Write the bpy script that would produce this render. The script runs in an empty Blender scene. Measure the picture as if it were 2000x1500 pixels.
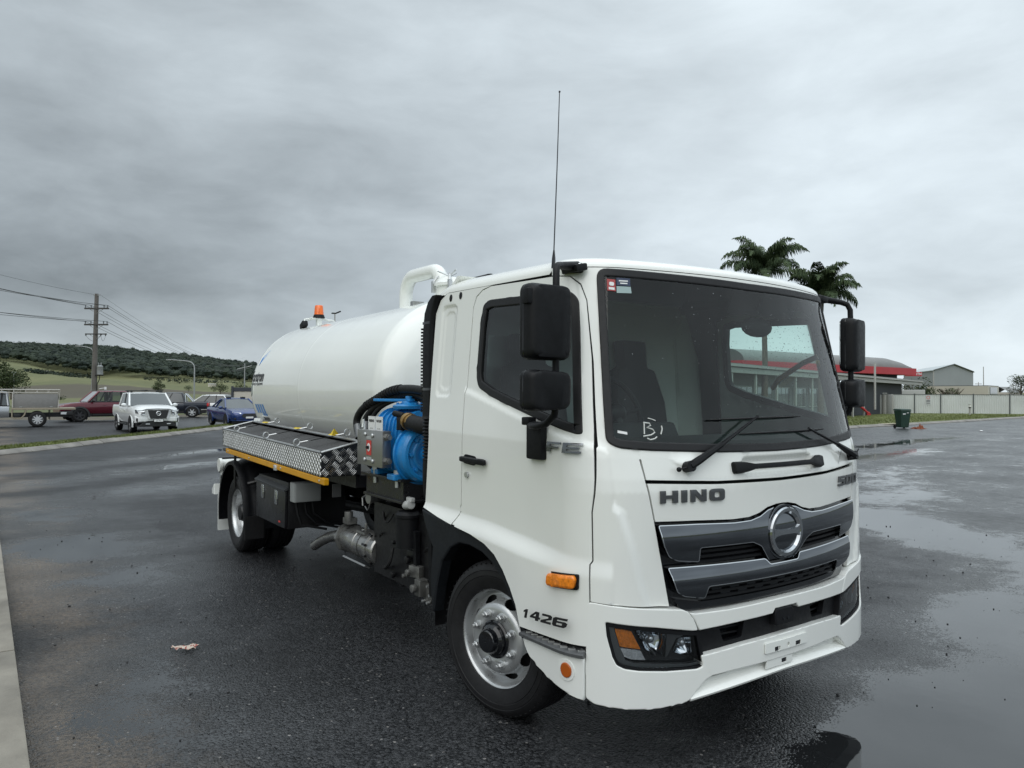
import bpy, bmesh, math, random, bisect
import numpy as np
from mathutils import Vector, Matrix
from mathutils.geometry import delaunay_2d_cdt
random.seed(7)
SC = bpy.context.scene
COL = SC.collection
R = math.radians

# ------------------------------------------------------------------ camera
cam_d = bpy.data.cameras.new('camera'); cam = bpy.data.objects.new('camera', cam_d); COL.objects.link(cam)
CAM = Vector((-3.2869, -2.3068, 1.7469)); YAW, PITCH, ROLL, FPX = 0.6055, 0.0146, 0.0044, 1447.48
cam_d.sensor_width = 36.0; cam_d.lens = 36.0 * FPX / 2000.0
cam_d.clip_start = 0.05; cam_d.clip_end = 6000
_f = Vector((math.sin(YAW) * math.cos(PITCH), math.cos(YAW) * math.cos(PITCH), math.sin(PITCH)))
_r = Vector((math.cos(YAW), -math.sin(YAW), 0)); _u = _r.cross(_f)
_r2 = _r * math.cos(ROLL) + _u * math.sin(ROLL); _u2 = -_r * math.sin(ROLL) + _u * math.cos(ROLL)
cam.matrix_world = Matrix(((_r2.x, _u2.x, -_f.x, CAM.x), (_r2.y, _u2.y, -_f.y, CAM.y), (_r2.z, _u2.z, -_f.z, CAM.z), (0, 0, 0, 1)))
SC.camera = cam

# ------------------------------------------------------------------ sky, sun, exposure
SUN_EL, SUN_ROT = R(46), R(236)
w = bpy.data.worlds.new('World'); SC.world = w; w.use_nodes = True
def _world():
    nt = w.node_tree; N = nt.nodes; L = nt.links; N.clear()
    out = N.new('ShaderNodeOutputWorld'); bg = N.new('ShaderNodeBackground'); bg.inputs[1].default_value = 0.1
    L.new(bg.outputs[0], out.inputs[0])
    sky = N.new('ShaderNodeTexSky'); sky.sky_type = 'NISHITA'; sky.sun_disc = False
    sky.sun_elevation = SUN_EL; sky.sun_rotation = SUN_ROT
    tc = N.new('ShaderNodeTexCoord'); sep = N.new('ShaderNodeSeparateXYZ'); L.new(tc.outputs['Generated'], sep.inputs[0])
    def m(op, a, b=None, c=None, cl=False):
        n = N.new('ShaderNodeMath'); n.operation = op; n.use_clamp = cl
        for i, v in enumerate((a, b, c)):
            if v is None: continue
            if isinstance(v, (int, float)): n.inputs[i].default_value = v
            else: L.new(v, n.inputs[i])
        return n.outputs[0]
    X, Y, Z = sep.outputs
    zc = m('ADD', m('MAXIMUM', Z, 0.0), 0.55)
    px = m('DIVIDE', X, zc); py = m('DIVIDE', Y, zc)
    cmb = N.new('ShaderNodeCombineXYZ'); L.new(px, cmb.inputs[0]); L.new(py, cmb.inputs[1]); L.new(m('MULTIPLY', Z, 2.6), cmb.inputs[2])
    def noise(scale, det, rough, dist, off):
        mp = N.new('ShaderNodeMapping'); L.new(cmb.outputs[0], mp.inputs[0]); mp.inputs['Location'].default_value = off
        n = N.new('ShaderNodeTexNoise'); n.inputs['Scale'].default_value = scale; n.inputs['Detail'].default_value = det
        n.inputs['Roughness'].default_value = rough; n.inputs['Distortion'].default_value = dist
        L.new(mp.outputs[0], n.inputs['Vector']); return n.outputs[0]
    n1 = noise(1.15, 5, 0.50, 0.2, (3.1, 1.7, 0.4)); n2 = noise(4.2, 8, 0.58, 0.25, (7.7, 2.2, 5.0))
    a = m('ADD', m('MULTIPLY', X, math.cos(YAW)), m('MULTIPLY', Y, -math.sin(YAW)))      # towards the right of the view
    mr = N.new('ShaderNodeMapRange'); mr.interpolation_type = 'SMOOTHSTEP'
    L.new(a, mr.inputs[0])
    for i, v in zip((1, 2, 3, 4), (-0.48, 0.42, 0.43, 0.70)): mr.inputs[i].default_value = v
    c1 = m('MULTIPLY', m('SUBTRACT', n1, 0.5), 0.62); c2 = m('MULTIPLY', m('SUBTRACT', n2, 0.5), 0.36)
    hz = N.new('ShaderNodeMapRange'); hz.interpolation_type = 'SMOOTHSTEP'; L.new(Z, hz.inputs[0])
    for i, v in zip((1, 2, 3, 4), (0.03, 0.15, 0.10, 0.0)): hz.inputs[i].default_value = v
    zn = N.new('ShaderNodeMapRange'); zn.interpolation_type = 'SMOOTHSTEP'; L.new(Z, zn.inputs[0])
    for i, v in zip((1, 2, 3, 4), (0.35, 0.95, 1.0, 2.1)): zn.inputs[i].default_value = v
    def sm(v, lo, hi, p, q):
        n = N.new('ShaderNodeMapRange'); n.interpolation_type = 'SMOOTHSTEP'; L.new(v, n.inputs[0])
        for i, x in zip((1, 2, 3, 4), (lo, hi, p, q)): n.inputs[i].default_value = x
        return n.outputs[0]
    band = m('MULTIPLY', m('MULTIPLY', sm(Z, .03, .10, 0, 1), sm(Z, .13, .42, 1, 0)), sm(a, -.50, .05, .15, 0))      # the heavy cloud over the hills
    val = m('MULTIPLY', m('MAXIMUM', m('SUBTRACT', m('ADD', m('ADD', m('ADD', mr.outputs[0], c1), c2), hz.outputs[0]), band), 0.12), zn.outputs[0])
    ramp = N.new('ShaderNodeValToRGB'); L.new(val, ramp.inputs[0]); e = ramp.color_ramp.elements
    e[0].position = 0.15; e[0].color = (0.86, 0.975, 1.05, 1); e[1].position = 0.85; e[1].color = (0.885, 0.985, 1.045, 1)
    vm = N.new('ShaderNodeVectorMath'); vm.operation = 'SCALE'; L.new(ramp.outputs[0], vm.inputs[0]); L.new(m('MULTIPLY', val, 11.8), vm.inputs['Scale'])
    mx = N.new('ShaderNodeMixRGB'); mx.inputs[0].default_value = 0.94
    L.new(sky.outputs[0], mx.inputs[1]); L.new(vm.outputs[0], mx.inputs[2]); L.new(mx.outputs[0], bg.inputs[0])
_world()
sun_d = bpy.data.lights.new('sun', 'SUN'); sun = bpy.data.objects.new('sun', sun_d); COL.objects.link(sun)
sun_d.energy = 1.35; sun_d.angle = R(70); sun_d.color = (1.0, 0.97, 0.93)
_sd = Vector((math.sin(SUN_ROT) * math.cos(SUN_EL), math.cos(SUN_ROT) * math.cos(SUN_EL), math.sin(SUN_EL)))
sun.rotation_euler = _sd.to_track_quat('Z', 'Y').to_euler()
SC.view_settings.view_transform = 'Standard'; SC.view_settings.look = 'None'
SC.view_settings.exposure = 0.0; SC.view_settings.gamma = 1.0; SC.view_settings.use_curve_mapping = False
SC.render.engine = 'CYCLES'; SC.cycles.use_denoising = True
SC.cycles.max_bounces = 8; SC.cycles.transparent_max_bounces = 16; SC.cycles.caustics_reflective = False; SC.cycles.caustics_refractive = False
SC.cycles.sample_clamp_indirect = 6.0
# ------------------------------------------------------------------ helpers
def at(px, depth):
    """ground position on the bearing of photo column px at a given distance along the view"""
    p = CAM + (_f + (px - 1000) / FPX * _r) * depth
    return p.x, p.y
def hz_(py, depth):
    return CAM.z + (771.0 - py) / FPX * depth
def tag(o, label=None, cat=None, group=None, kind=None):
    for k, v in (('label', label), ('category', cat), ('group', group), ('kind', kind)):
        if v: o[k] = v
    return o
def empty(name, loc=(0, 0, 0), rz=0.0, **k):
    o = bpy.data.objects.new(name, None); COL.objects.link(o); o.location = loc; o.rotation_euler = (0, 0, rz); o.empty_display_size = .2
    return tag(o, **k)
def link(name, me, mats, parent=None):
    o = bpy.data.objects.new(name, me); COL.objects.link(o)
    if parent is not None: o.parent = parent
    if not isinstance(mats, (list, tuple)): mats = [mats]
    for m_ in mats: me.materials.append(m_)
    return o
def copy_tree(o, parent=None):
    c = o.copy(); COL.objects.link(c); c.parent = parent
    if parent is not None: c.matrix_parent_inverse = o.matrix_parent_inverse.copy()
    for ch in list(o.children): copy_tree(ch, c)
    return c
def frame(d):
    d = Vector(d).normalized(); h = Vector((0, 0, 1)) if abs(d.z) < .95 else Vector((1, 0, 0))
    a = d.cross(h).normalized(); return a, d.cross(a).normalized(), d
class MB:
    def __init__(s): s.v = []; s.f = []; s.m = []
    def add(s, vs, fs, mi=0):
        n = len(s.v); s.v += [tuple(v) for v in vs]; s.f += [tuple(i + n for i in f) for f in fs]; s.m += [mi] * len(fs); return s
    def box(s, c, d, rz=0.0, mi=0, M=None):
        hx, hy, hz = d[0] / 2, d[1] / 2, d[2] / 2; vs = []
        ca, sa = math.cos(rz), math.sin(rz)
        for z in (-hz, hz):
            for x, y in ((-hx, -hy), (hx, -hy), (hx, hy), (-hx, hy)):
                v = Vector((x, y, z))
                if M is not None: v = M @ v
                vs.append((c[0] + v.x * ca - v.y * sa, c[1] + v.x * sa + v.y * ca, c[2] + v.z))
        return s.add(vs, [(3, 2, 1, 0), (4, 5, 6, 7), (0, 1, 5, 4), (1, 2, 6, 5), (2, 3, 7, 6), (3, 0, 4, 7)], mi)
    def box2(s, a, b, mi=0):
        return s.box([(p + q) / 2 for p, q in zip(a, b)], [abs(q - p) for p, q in zip(a, b)], 0, mi)
    def loft(s, rings, cap=True, closed=True, mi=0):
        n = len(rings[0]); vs = [p for r in rings for p in r]; fs = []
        for i in range(len(rings) - 1):
            for j in range(n if closed else n - 1):
                k = (j + 1) % n; fs.append((i * n + j, i * n + k, (i + 1) * n + k, (i + 1) * n + j))
        if cap: fs.append(tuple(range(n - 1, -1, -1))); fs.append(tuple(range((len(rings) - 1) * n, len(rings) * n)))
        return s.add(vs, fs, mi)
    def tube(s, pts, r, n=8, cap=True, mi=0):
        pts = [Vector(p) for p in pts]; rr = r if isinstance(r, (list, tuple)) else [r] * len(pts); rings = []; pa = None
        for i, p in enumerate(pts):
            d = (pts[min(i + 1, len(pts) - 1)] - pts[max(i - 1, 0)]).normalized()
            if pa is None: a, b, _ = frame(d)
            else: a = (pa - d * pa.dot(d)).normalized(); b = d.cross(a)
            pa = a
            rings.append([p + (a * math.cos(t) + b * math.sin(t)) * rr[i] for t in [2 * math.pi * k / n for k in range(n)]])
        return s.loft(rings, cap, True, mi)
    def cyl(s, p0, p1, r0, r1=None, n=16, mi=0): return s.tube([p0, p1], [r0, r0 if r1 is None else r1], n, True, mi)
    def lathe(s, prof, o, d, n=32, mi=0, cap=False, skip=None):
        a, b, d = frame(d); o = Vector(o)
        rings = [[o + d * h + (a * math.cos(t) + b * math.sin(t)) * r for t in [2 * math.pi * k / n for k in range(n)]] for r, h in prof]
        if not skip: return s.loft(rings, cap, True, mi)
        vs = [p for r_ in rings for p in r_]; fs = []
        for i in range(len(rings) - 1):
            for j in range(n):
                if (i, j) in skip: continue
                k = (j + 1) % n; fs.append((i * n + j, i * n + k, (i + 1) * n + k, (i + 1) * n + j))
        return s.add(vs, fs, mi)
    def prism(s, poly, vec, mi=0):
        n = len(poly); v = Vector(vec); p = [Vector(q) for q in poly]
        return s.add(p + [q + v for q in p], [tuple(range(n - 1, -1, -1)), tuple(range(n, 2 * n))] + [(i, (i + 1) % n, n + (i + 1) % n, n + i) for i in range(n)], mi)
    def ball(s, c, r, nu=10, nv=6, sc=(1, 1, 1), mi=0):
        vs = [(c[0], c[1], c[2] - r * sc[2])]; fs = []
        for i in range(1, nv):
            t = math.pi * i / nv - math.pi / 2
            for j in range(nu):
                p = 2 * math.pi * j / nu; vs.append((c[0] + r * sc[0] * math.cos(t) * math.cos(p), c[1] + r * sc[1] * math.cos(t) * math.sin(p), c[2] + r * sc[2] * math.sin(t)))
        vs.append((c[0], c[1], c[2] + r * sc[2])); top = len(vs) - 1
        for j in range(nu):
            k = (j + 1) % nu; fs.append((0, 1 + k, 1 + j)); fs.append((top, 1 + (nv - 2) * nu + j, 1 + (nv - 2) * nu + k))
            for i in range(nv - 2): fs.append((1 + i * nu + j, 1 + i * nu + k, 1 + (i + 1) * nu + k, 1 + (i + 1) * nu + j))
        return s.add(vs, fs, mi)
    def ob(s, name, mat, parent=None, smooth=40, bevel=0.0, seg=2, recalc=True):
        me = bpy.data.meshes.new(name); me.from_pydata(s.v, [], s.f)
        if any(s.m):
            for p, k in zip(me.polygons, s.m): p.material_index = k
        if bevel or recalc:
            bm = bmesh.new(); bm.from_mesh(me)
            if recalc: bmesh.ops.recalc_face_normals(bm, faces=bm.faces)
            if bevel:
                ed = [e for e in bm.edges if len(e.link_faces) == 2 and e.calc_face_angle(0) > R(30)]
                bmesh.ops.bevel(bm, geom=ed, offset=bevel, segments=seg, profile=.6, affect='EDGES', clamp_overlap=True)
            bm.to_mesh(me); bm.free()
        if smooth:
            for p in me.polygons: p.use_smooth = True
            me.set_sharp_from_angle(angle=R(smooth))
        return link(name, me, mat, parent)
def arc(c, r, a0, a1, n):
    return [(c[0] + r * math.cos(R(a0 + (a1 - a0) * i / n)), c[1] + r * math.sin(R(a0 + (a1 - a0) * i / n))) for i in range(n + 1)]
def rnd(poly, r, n=5):
    """round the corners of a 2D polygon"""
    out = []; N = len(poly)
    for i in range(N):
        p0, p, p1 = Vector(poly[i - 1]), Vector(poly[i]), Vector(poly[(i + 1) % N])
        rr = r[i] if isinstance(r, (list, tuple)) else r
        a = p0 - p; b = p1 - p; k = min(rr, a.length * .45, b.length * .45)
        if k < 1e-4 or a.normalized().dot(b.normalized()) < -.97: out.append((p.x, p.y)); continue
        A = p + a.normalized() * k; B = p + b.normalized() * k
        for j in range(n + 1):
            t = j / n; q = A * (1 - t) ** 2 + p * 2 * t * (1 - t) + B * t * t; out.append((q.x, q.y))
    return out
def resample(poly, h):
    out = []
    for i in range(len(poly)):
        a, b = poly[i], poly[(i + 1) % len(poly)]; k = max(1, int(math.ceil(math.dist(a, b) / h)))
        out += [(a[0] + (b[0] - a[0]) * j / k, a[1] + (b[1] - a[1]) * j / k) for j in range(k)]
    return out
def inside(p, poly):
    x, y = p; c = False; j = len(poly) - 1
    for i in range(len(poly)):
        xi, yi = poly[i]; xj, yj = poly[j]
        if (yi > y) != (yj > y) and x < (xj - xi) * (y - yi) / (yj - yi) + xi: c = not c
        j = i
    return c
def seg_d(p, poly):
    m = 1e9
    for i in range(len(poly)):
        a, b = poly[i - 1], poly[i]; dx, dy = b[0] - a[0], b[1] - a[1]; L2 = dx * dx + dy * dy or 1e-12
        t = max(0, min(1, ((p[0] - a[0]) * dx + (p[1] - a[1]) * dy) / L2)); m = min(m, math.hypot(p[0] - a[0] - t * dx, p[1] - a[1] - t * dy))
    return m
def inset(P, d):
    A = sum(P[i - 1][0] * P[i][1] - P[i][0] * P[i - 1][1] for i in range(len(P))); s = 1 if A > 0 else -1; out = []
    for i in range(len(P)):
        p0, p, p1 = Vector(P[i - 1]), Vector(P[i]), Vector(P[(i + 1) % len(P)]); a = (p - p0); b = (p1 - p)
        if a.length < 1e-6 or b.length < 1e-6: continue
        a.normalize(); b.normalize(); n = Vector((-a.y - b.y, a.x + b.x))
        if n.length < 1e-6: n = Vector((-a.y, a.x))
        n.normalize(); k = max(.5, n.dot(Vector((-a.y, a.x)))); out.append(tuple(p + n * s * d / k))
    return out
def np_inside(P, poly):
    x, y = P[:, 0], P[:, 1]; c = np.zeros(len(P), bool); Q = np.array(poly); n = len(Q)
    for i in range(n):
        xi, yi = Q[i]; xj, yj = Q[i - 1]
        if yi == yj: continue
        c ^= ((yi > y) != (yj > y)) & (x < (xj - xi) * (y - yi) / (yj - yi) + xi)
    return c
def np_dist(P, poly):
    Q = np.array(poly); A = np.roll(Q, 1, 0); D = Q - A; L2 = (D ** 2).sum(1) + 1e-12; out = np.full(len(P), 1e9)
    for a, d, l in zip(A, D, L2):
        t = np.clip(((P - a) @ d) / l, 0, 1); out = np.minimum(out, np.hypot(*(P - a - t[:, None] * d).T))
    return out
def tri2d(outline, holes, res, rim=0.0):
    loops = [resample(outline, res)] + [resample(h, res) for h in holes]
    pts = []; edges = []
    if rim:
        for k, l in enumerate(loops): pts += [p for p in inset(l, rim if k == 0 else -rim) if (inside(p, l) == (k == 0)) and seg_d(p, l) > rim * .6]
    for l in loops:
        n = len(pts); pts += l; edges += [(n + i, n + (i + 1) % len(l)) for i in range(len(l))]
    xs = [p[0] for p in loops[0]]; ys = [p[1] for p in loops[0]]
    x = min(xs) + res * .37; row = 0; cand = []
    while x < max(xs):
        y = min(ys) + (res * .5 if row % 2 else res * .1)
        while y < max(ys): cand.append((x, y)); y += res
        x += res * .9; row += 1
    if cand:
        C_ = np.array(cand); ok = np_inside(C_, loops[0]); C_ = C_[ok]
        for h in loops[1:]: C_ = C_[~np_inside(C_, h)]
        for l in loops:
            if len(C_): C_ = C_[np_dist(C_, l) > res * .45 + rim]
        pts += [tuple(p) for p in C_]
    V, E_, F, *_ = delaunay_2d_cdt([Vector(p) for p in pts], edges, [], 0, 1e-6)
    V = [(v.x, v.y) for v in V]; VA = np.array(V); F = [tuple(f) for f in F]; FA = np.array(F); c = VA[FA].mean(1); ok = np_inside(c, loops[0])
    for h in loops[1:]: ok &= ~np_inside(c, h)
    return V, [f for f, k in zip(F, ok) if k]
def panel(name, mat, parent, outline, S, holes=(), off=0.0, thick=.02, res=.045, smooth=40, mi=None, edge=0.0):
    """a sheet cut to an outline on the curved surface S(u, v, offset), with a turned-in edge of real thickness"""
    P2, T = tri2d(outline, list(holes), res, edge * 1.3)
    cnt = {}
    q0 = [S(u, v, off) for u, v in P2]; vote = 0.0
    for t in T[::max(1, len(T) // 60)]:
        vote += (q0[t[1]] - q0[t[0]]).cross(q0[t[2]] - q0[t[0]]).dot(S(*P2[t[0]], off + .01) - q0[t[0]])
    if vote < 0: T = [(a, c, b) for a, b, c in T]
    for t in T:
        for a, b in ((t[0], t[1]), (t[1], t[2]), (t[2], t[0])): cnt[(a, b)] = 1
    bd = [e for e in cnt if (e[1], e[0]) not in cnt]; onb = {i for e in bd for i in e}
    top = [S(u, v, off - (edge if i in onb else 0)) for i, (u, v) in enumerate(P2)]; n = len(top)
    inn = [S(u, v, off - thick) for u, v in P2]
    e_ = 2e-3; nrm = []
    for i, (u, v) in enumerate(P2):
        q = (S(u + e_, v, off) - S(u - e_, v, off)).cross(S(u, v + e_, off) - S(u, v - e_, off)).normalized()
        nrm.append(q if q.dot(S(u, v, off + .01) - S(u, v, off)) > 0 else -q)
    if edge:
        outw = {}
        for a, b in bd:
            d = (top[b] - top[a]).cross(nrm[a]).normalized()
            for k in (a, b): outw[k] = outw.get(k, Vector()) + d
        tilt = {k: (nrm[k] + v.normalized() * .9).normalized() for k, v in outw.items() if v.length > 1e-6}
    else: tilt = {}
    vs = top + inn; fs = list(T) + [(t[2] + n, t[1] + n, t[0] + n) for t in T] + [(b, a, a + n, b + n) for a, b in bd]
    me = bpy.data.meshes.new(name); me.from_pydata([tuple(v) for v in vs], [], fs)
    ln = []
    for t in T: ln += [tilt.get(k, nrm[k]) for k in t]
    for t in T: ln += [-nrm[t[2]], -nrm[t[1]], -nrm[t[0]]]
    for a, b in bd:
        d = (top[b] - top[a]).cross(nrm[a]).normalized(); ln += [d] * 4
    for p in me.polygons: p.use_smooth = True
    me.normals_split_custom_set([tuple(v) for v in ln])
    return link(name, me, mat, parent)
def plane_S(o, ax, ay, n=None):
    o = Vector(o); ax = Vector(ax).normalized(); ay = Vector(ay).normalized(); nn = Vector(n).normalized() if n else ax.cross(ay)
    return lambda u, v, off=0.0: o + ax * u + ay * v + nn * off
def text_ob(txt, size, place, mat, name, parent=None, align='CENTER', ext=0.0, bold=0.0, sx=1.0, shear=0.0):
    c = bpy.data.curves.new('t', 'FONT'); c.body = txt; c.size = size; c.align_x = align; c.align_y = 'CENTER'; c.offset = bold; c.shear = shear; c.resolution_u = 3
    o = bpy.data.objects.new('t', c); COL.objects.link(o)
    dg = bpy.context.evaluated_depsgraph_get(); me = bpy.data.meshes.new_from_object(o.evaluated_get(dg))
    bpy.data.objects.remove(o); bpy.data.curves.remove(c); me.name = name; me.materials.clear()
    for v in me.vertices: v.co = place(v.co.x * sx, v.co.y)
    return link(name, me, mat, parent)
# ------------------------------------------------------------------ materials
_MC = {}
def mat(name, col, rough=.5, metal=0.0, spec=.5, coat=0.0, var=0.0, vs=8.0, bump=0.0, bs=60.0, rvar=0.0, em=None, ems=0.0, alpha=None, dirt=None):
    if name in _MC: return _MC[name]
    m_ = bpy.data.materials.new(name); m_.use_nodes = True; nt = m_.node_tree; N = nt.nodes; L = nt.links
    b = N['Principled BSDF']; b.inputs['Base Color'].default_value = (*col, 1); b.inputs['Roughness'].default_value = rough
    b.inputs['Metallic'].default_value = metal; b.inputs['Specular IOR Level'].default_value = spec
    b.inputs['Coat Weight'].default_value = coat; b.inputs['Coat Roughness'].default_value = .03
    if em: b.inputs['Emission Color'].default_value = (*em, 1); b.inputs['Emission Strength'].default_value = ems
    tc = N.new('ShaderNodeTexCoord'); pos = tc.outputs['Object']
    def noise(sc, det=4):
        n = N.new('ShaderNodeTexNoise'); n.inputs['Scale'].default_value = sc; n.inputs['Detail'].default_value = det; L.new(pos, n.inputs['Vector']); return n.outputs[0]
    if var or dirt:
        mx = N.new('ShaderNodeMixRGB'); mr = N.new('ShaderNodeMapRange'); L.new(noise(vs, 6), mr.inputs[0])
        mr.inputs[1].default_value = .3; mr.inputs[2].default_value = .7; L.new(mr.outputs[0], mx.inputs[0])
        c2 = dirt if dirt else tuple(max(0, c * (1 - var)) for c in col); c1 = col if dirt else tuple(c * (1 + var * .5) for c in col)
        mx.inputs[1].default_value = (*c1, 1); mx.inputs[2].default_value = (*c2, 1); L.new(mx.outputs[0], b.inputs['Base Color'])
    if rvar:
        mr = N.new('ShaderNodeMapRange'); L.new(noise(vs * 2.3, 5), mr.inputs[0]); mr.inputs[1].default_value = .3; mr.inputs[2].default_value = .7
        mr.inputs[3].default_value = max(.02, rough - rvar); mr.inputs[4].default_value = rough + rvar; L.new(mr.outputs[0], b.inputs['Roughness'])
    if bump:
        bp = N.new('ShaderNodeBump'); bp.inputs['Strength'].default_value = 1.0; bp.inputs['Distance'].default_value = bump; L.new(noise(bs, 3), bp.inputs['Height']); L.new(bp.outputs[0], b.inputs['Normal'])
    _MC[name] = m_; return m_
def glass(name, tint, ior=1.45, rough=0.0, boost=1.0):
    """a thin pane: tinted see-through plus a mirror reflection that grows at grazing angles"""
    if name in _MC: return _MC[name]
    m_ = bpy.data.materials.new(name); m_.use_nodes = True; nt = m_.node_tree; N = nt.nodes; L = nt.links; N.clear()
    o = N.new('ShaderNodeOutputMaterial'); mx = N.new('ShaderNodeMixShader'); t = N.new('ShaderNodeBsdfTransparent'); g = N.new('ShaderNodeBsdfGlossy'); fr = N.new('ShaderNodeFresnel')
    t.inputs[0].default_value = (*tint, 1); g.inputs['Roughness'].default_value = rough; fr.inputs[0].default_value = ior
    mm = N.new('ShaderNodeMath'); mm.operation = 'MULTIPLY'; mm.use_clamp = True; mm.inputs[1].default_value = boost; L.new(fr.outputs[0], mm.inputs[0])
    L.new(mm.outputs[0], mx.inputs[0]); L.new(t.outputs[0], mx.inputs[1]); L.new(g.outputs[0], mx.inputs[2]); L.new(mx.outputs[0], o.inputs[0])
    _MC[name] = m_; return m_
WHITE = mat('white_paint', (.80, .815, .785), .20, coat=.6, var=.025, vs=2.5, rvar=.05, bump=.00004, bs=260)
WHITE2 = mat('white_tank_paint', (.80, .82, .79), .18, coat=.5, var=.03, vs=1.5, rvar=.05)
BLACKP = mat('black_plastic', (.006, .0065, .008), .52, spec=.24, var=.3, vs=20, rvar=.08, bump=.0003, bs=400)
BLACKG = mat('gloss_black', (.006, .007, .009), .12, coat=.4)
DARKP = mat('dark_grey_plastic', (.010, .012, .015), .55, spec=.28, var=.2, vs=12, rvar=.08)
RUBBER = mat('rubber', (.007, .007, .0075), .62, spec=.35, var=.3, vs=25, rvar=.10, bump=.0005, bs=120)
RUBBER2 = mat('rubber_seal', (.008, .008, .009), .5, spec=.4, rvar=.08, vs=30)
CHASSIS = mat('chassis_black', (.005, .005, .006), .42, var=.4, vs=15, rvar=.10)
STEEL = mat('steel_wheel', (.56, .575, .58), .34, .7, var=.12, vs=9, rvar=.10)
ALU = mat('aluminium', (.46, .465, .46), .38, .85, var=.15, vs=9, rvar=.12)
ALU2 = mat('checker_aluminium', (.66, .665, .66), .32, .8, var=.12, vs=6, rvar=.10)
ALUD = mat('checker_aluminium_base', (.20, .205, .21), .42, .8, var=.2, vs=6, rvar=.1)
CAST = mat('cast_metal', (.22, .22, .21), .48, .7, var=.35, vs=14, rvar=.15, bump=.001, bs=90)
STAIN = mat('stainless', (.40, .40, .395), .34, .9, var=.08, vs=3, rvar=.08)
CHROME = mat('chrome', (.72, .74, .76), .05, 1.0)
SMOKE = mat('smoked_chrome', (.15, .16, .175), .06, 1.0, var=.1, vs=4, rvar=.02)
BADGE = mat('badge_metal', (.13, .135, .14), .3, .8)
BLUE = mat('blue_pump_paint', (.014, .22, .55), .38, coat=.2, var=.2, vs=10, rvar=.1, bump=.0006, bs=70)
YELLOW = mat('yellow_paint', (.62, .30, .008), .42, var=.12, vs=8, rvar=.1)
AMBER = mat('amber_lens', (.90, .25, .012), .12, coat=.8, var=.35, vs=60, bump=.002, bs=150)
REDL = mat('red_lens', (.5, .012, .012), .15, coat=.5)
LENS = mat('clear_reflector', (.78, .80, .82), .14, .6, var=.35, vs=90, bump=.003, bs=60)
BLUET = mat('blue_print', (.03, .22, .60), .4)
BLACKT = mat('black_print', (.012, .012, .014), .4)
WHITET = mat('white_label', (.75, .76, .76), .5)
REDT = mat('red_print', (.55, .05, .04), .5)
GREENT = mat('green_print', (.04, .16, .08), .5)
INTER = mat('cab_trim', (.018, .021, .023), .7, var=.2)
SEATM = mat('seat_fabric', (.026, .028, .03), .85, var=.2, vs=30)
WS = glass('windscreen_glass', (.80, .93, .89), 1.5, 0, 1.1)
SG = glass('side_glass', (.50, .58, .57), 1.5, 0, 1.5)
LG = glass('lamp_glass', (.9, .92, .93), 1.45)
DROP = mat('water_drop', (.28, .31, .32), .04, .8)
def nodes_mat(name):
    m_ = bpy.data.materials.new(name); m_.use_nodes = True; _MC[name] = m_; return m_, m_.node_tree.nodes, m_.node_tree.links
# ------------------------------------------------------------------ ground, road, kerbs
def math_node(N, L):
    def m(op, a, b=None, c=None, cl=False):
        n = N.new('ShaderNodeMath'); n.operation = op; n.use_clamp = cl
        for i, v in enumerate((a, b, c)):
            if v is None: continue
            if isinstance(v, (int, float)): n.inputs[i].default_value = v
            else: L.new(v, n.inputs[i])
        return n.outputs[0]
    return m
def maprange(N, L, v, a, b, c, d, smooth=True):
    n = N.new('ShaderNodeMapRange'); n.interpolation_type = 'SMOOTHSTEP' if smooth else 'LINEAR'; L.new(v, n.inputs[0])
    for i, q in zip((1, 2, 3, 4), (a, b, c, d)): n.inputs[i].default_value = q
    return n.outputs[0]
def tex_noise(N, L, vec, sc, det=4, rough=.5):
    n = N.new('ShaderNodeTexNoise'); n.inputs['Scale'].default_value = sc; n.inputs['Detail'].default_value = det; n.inputs['Roughness'].default_value = rough; L.new(vec, n.inputs['Vector']); return n.outputs[0]
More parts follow.
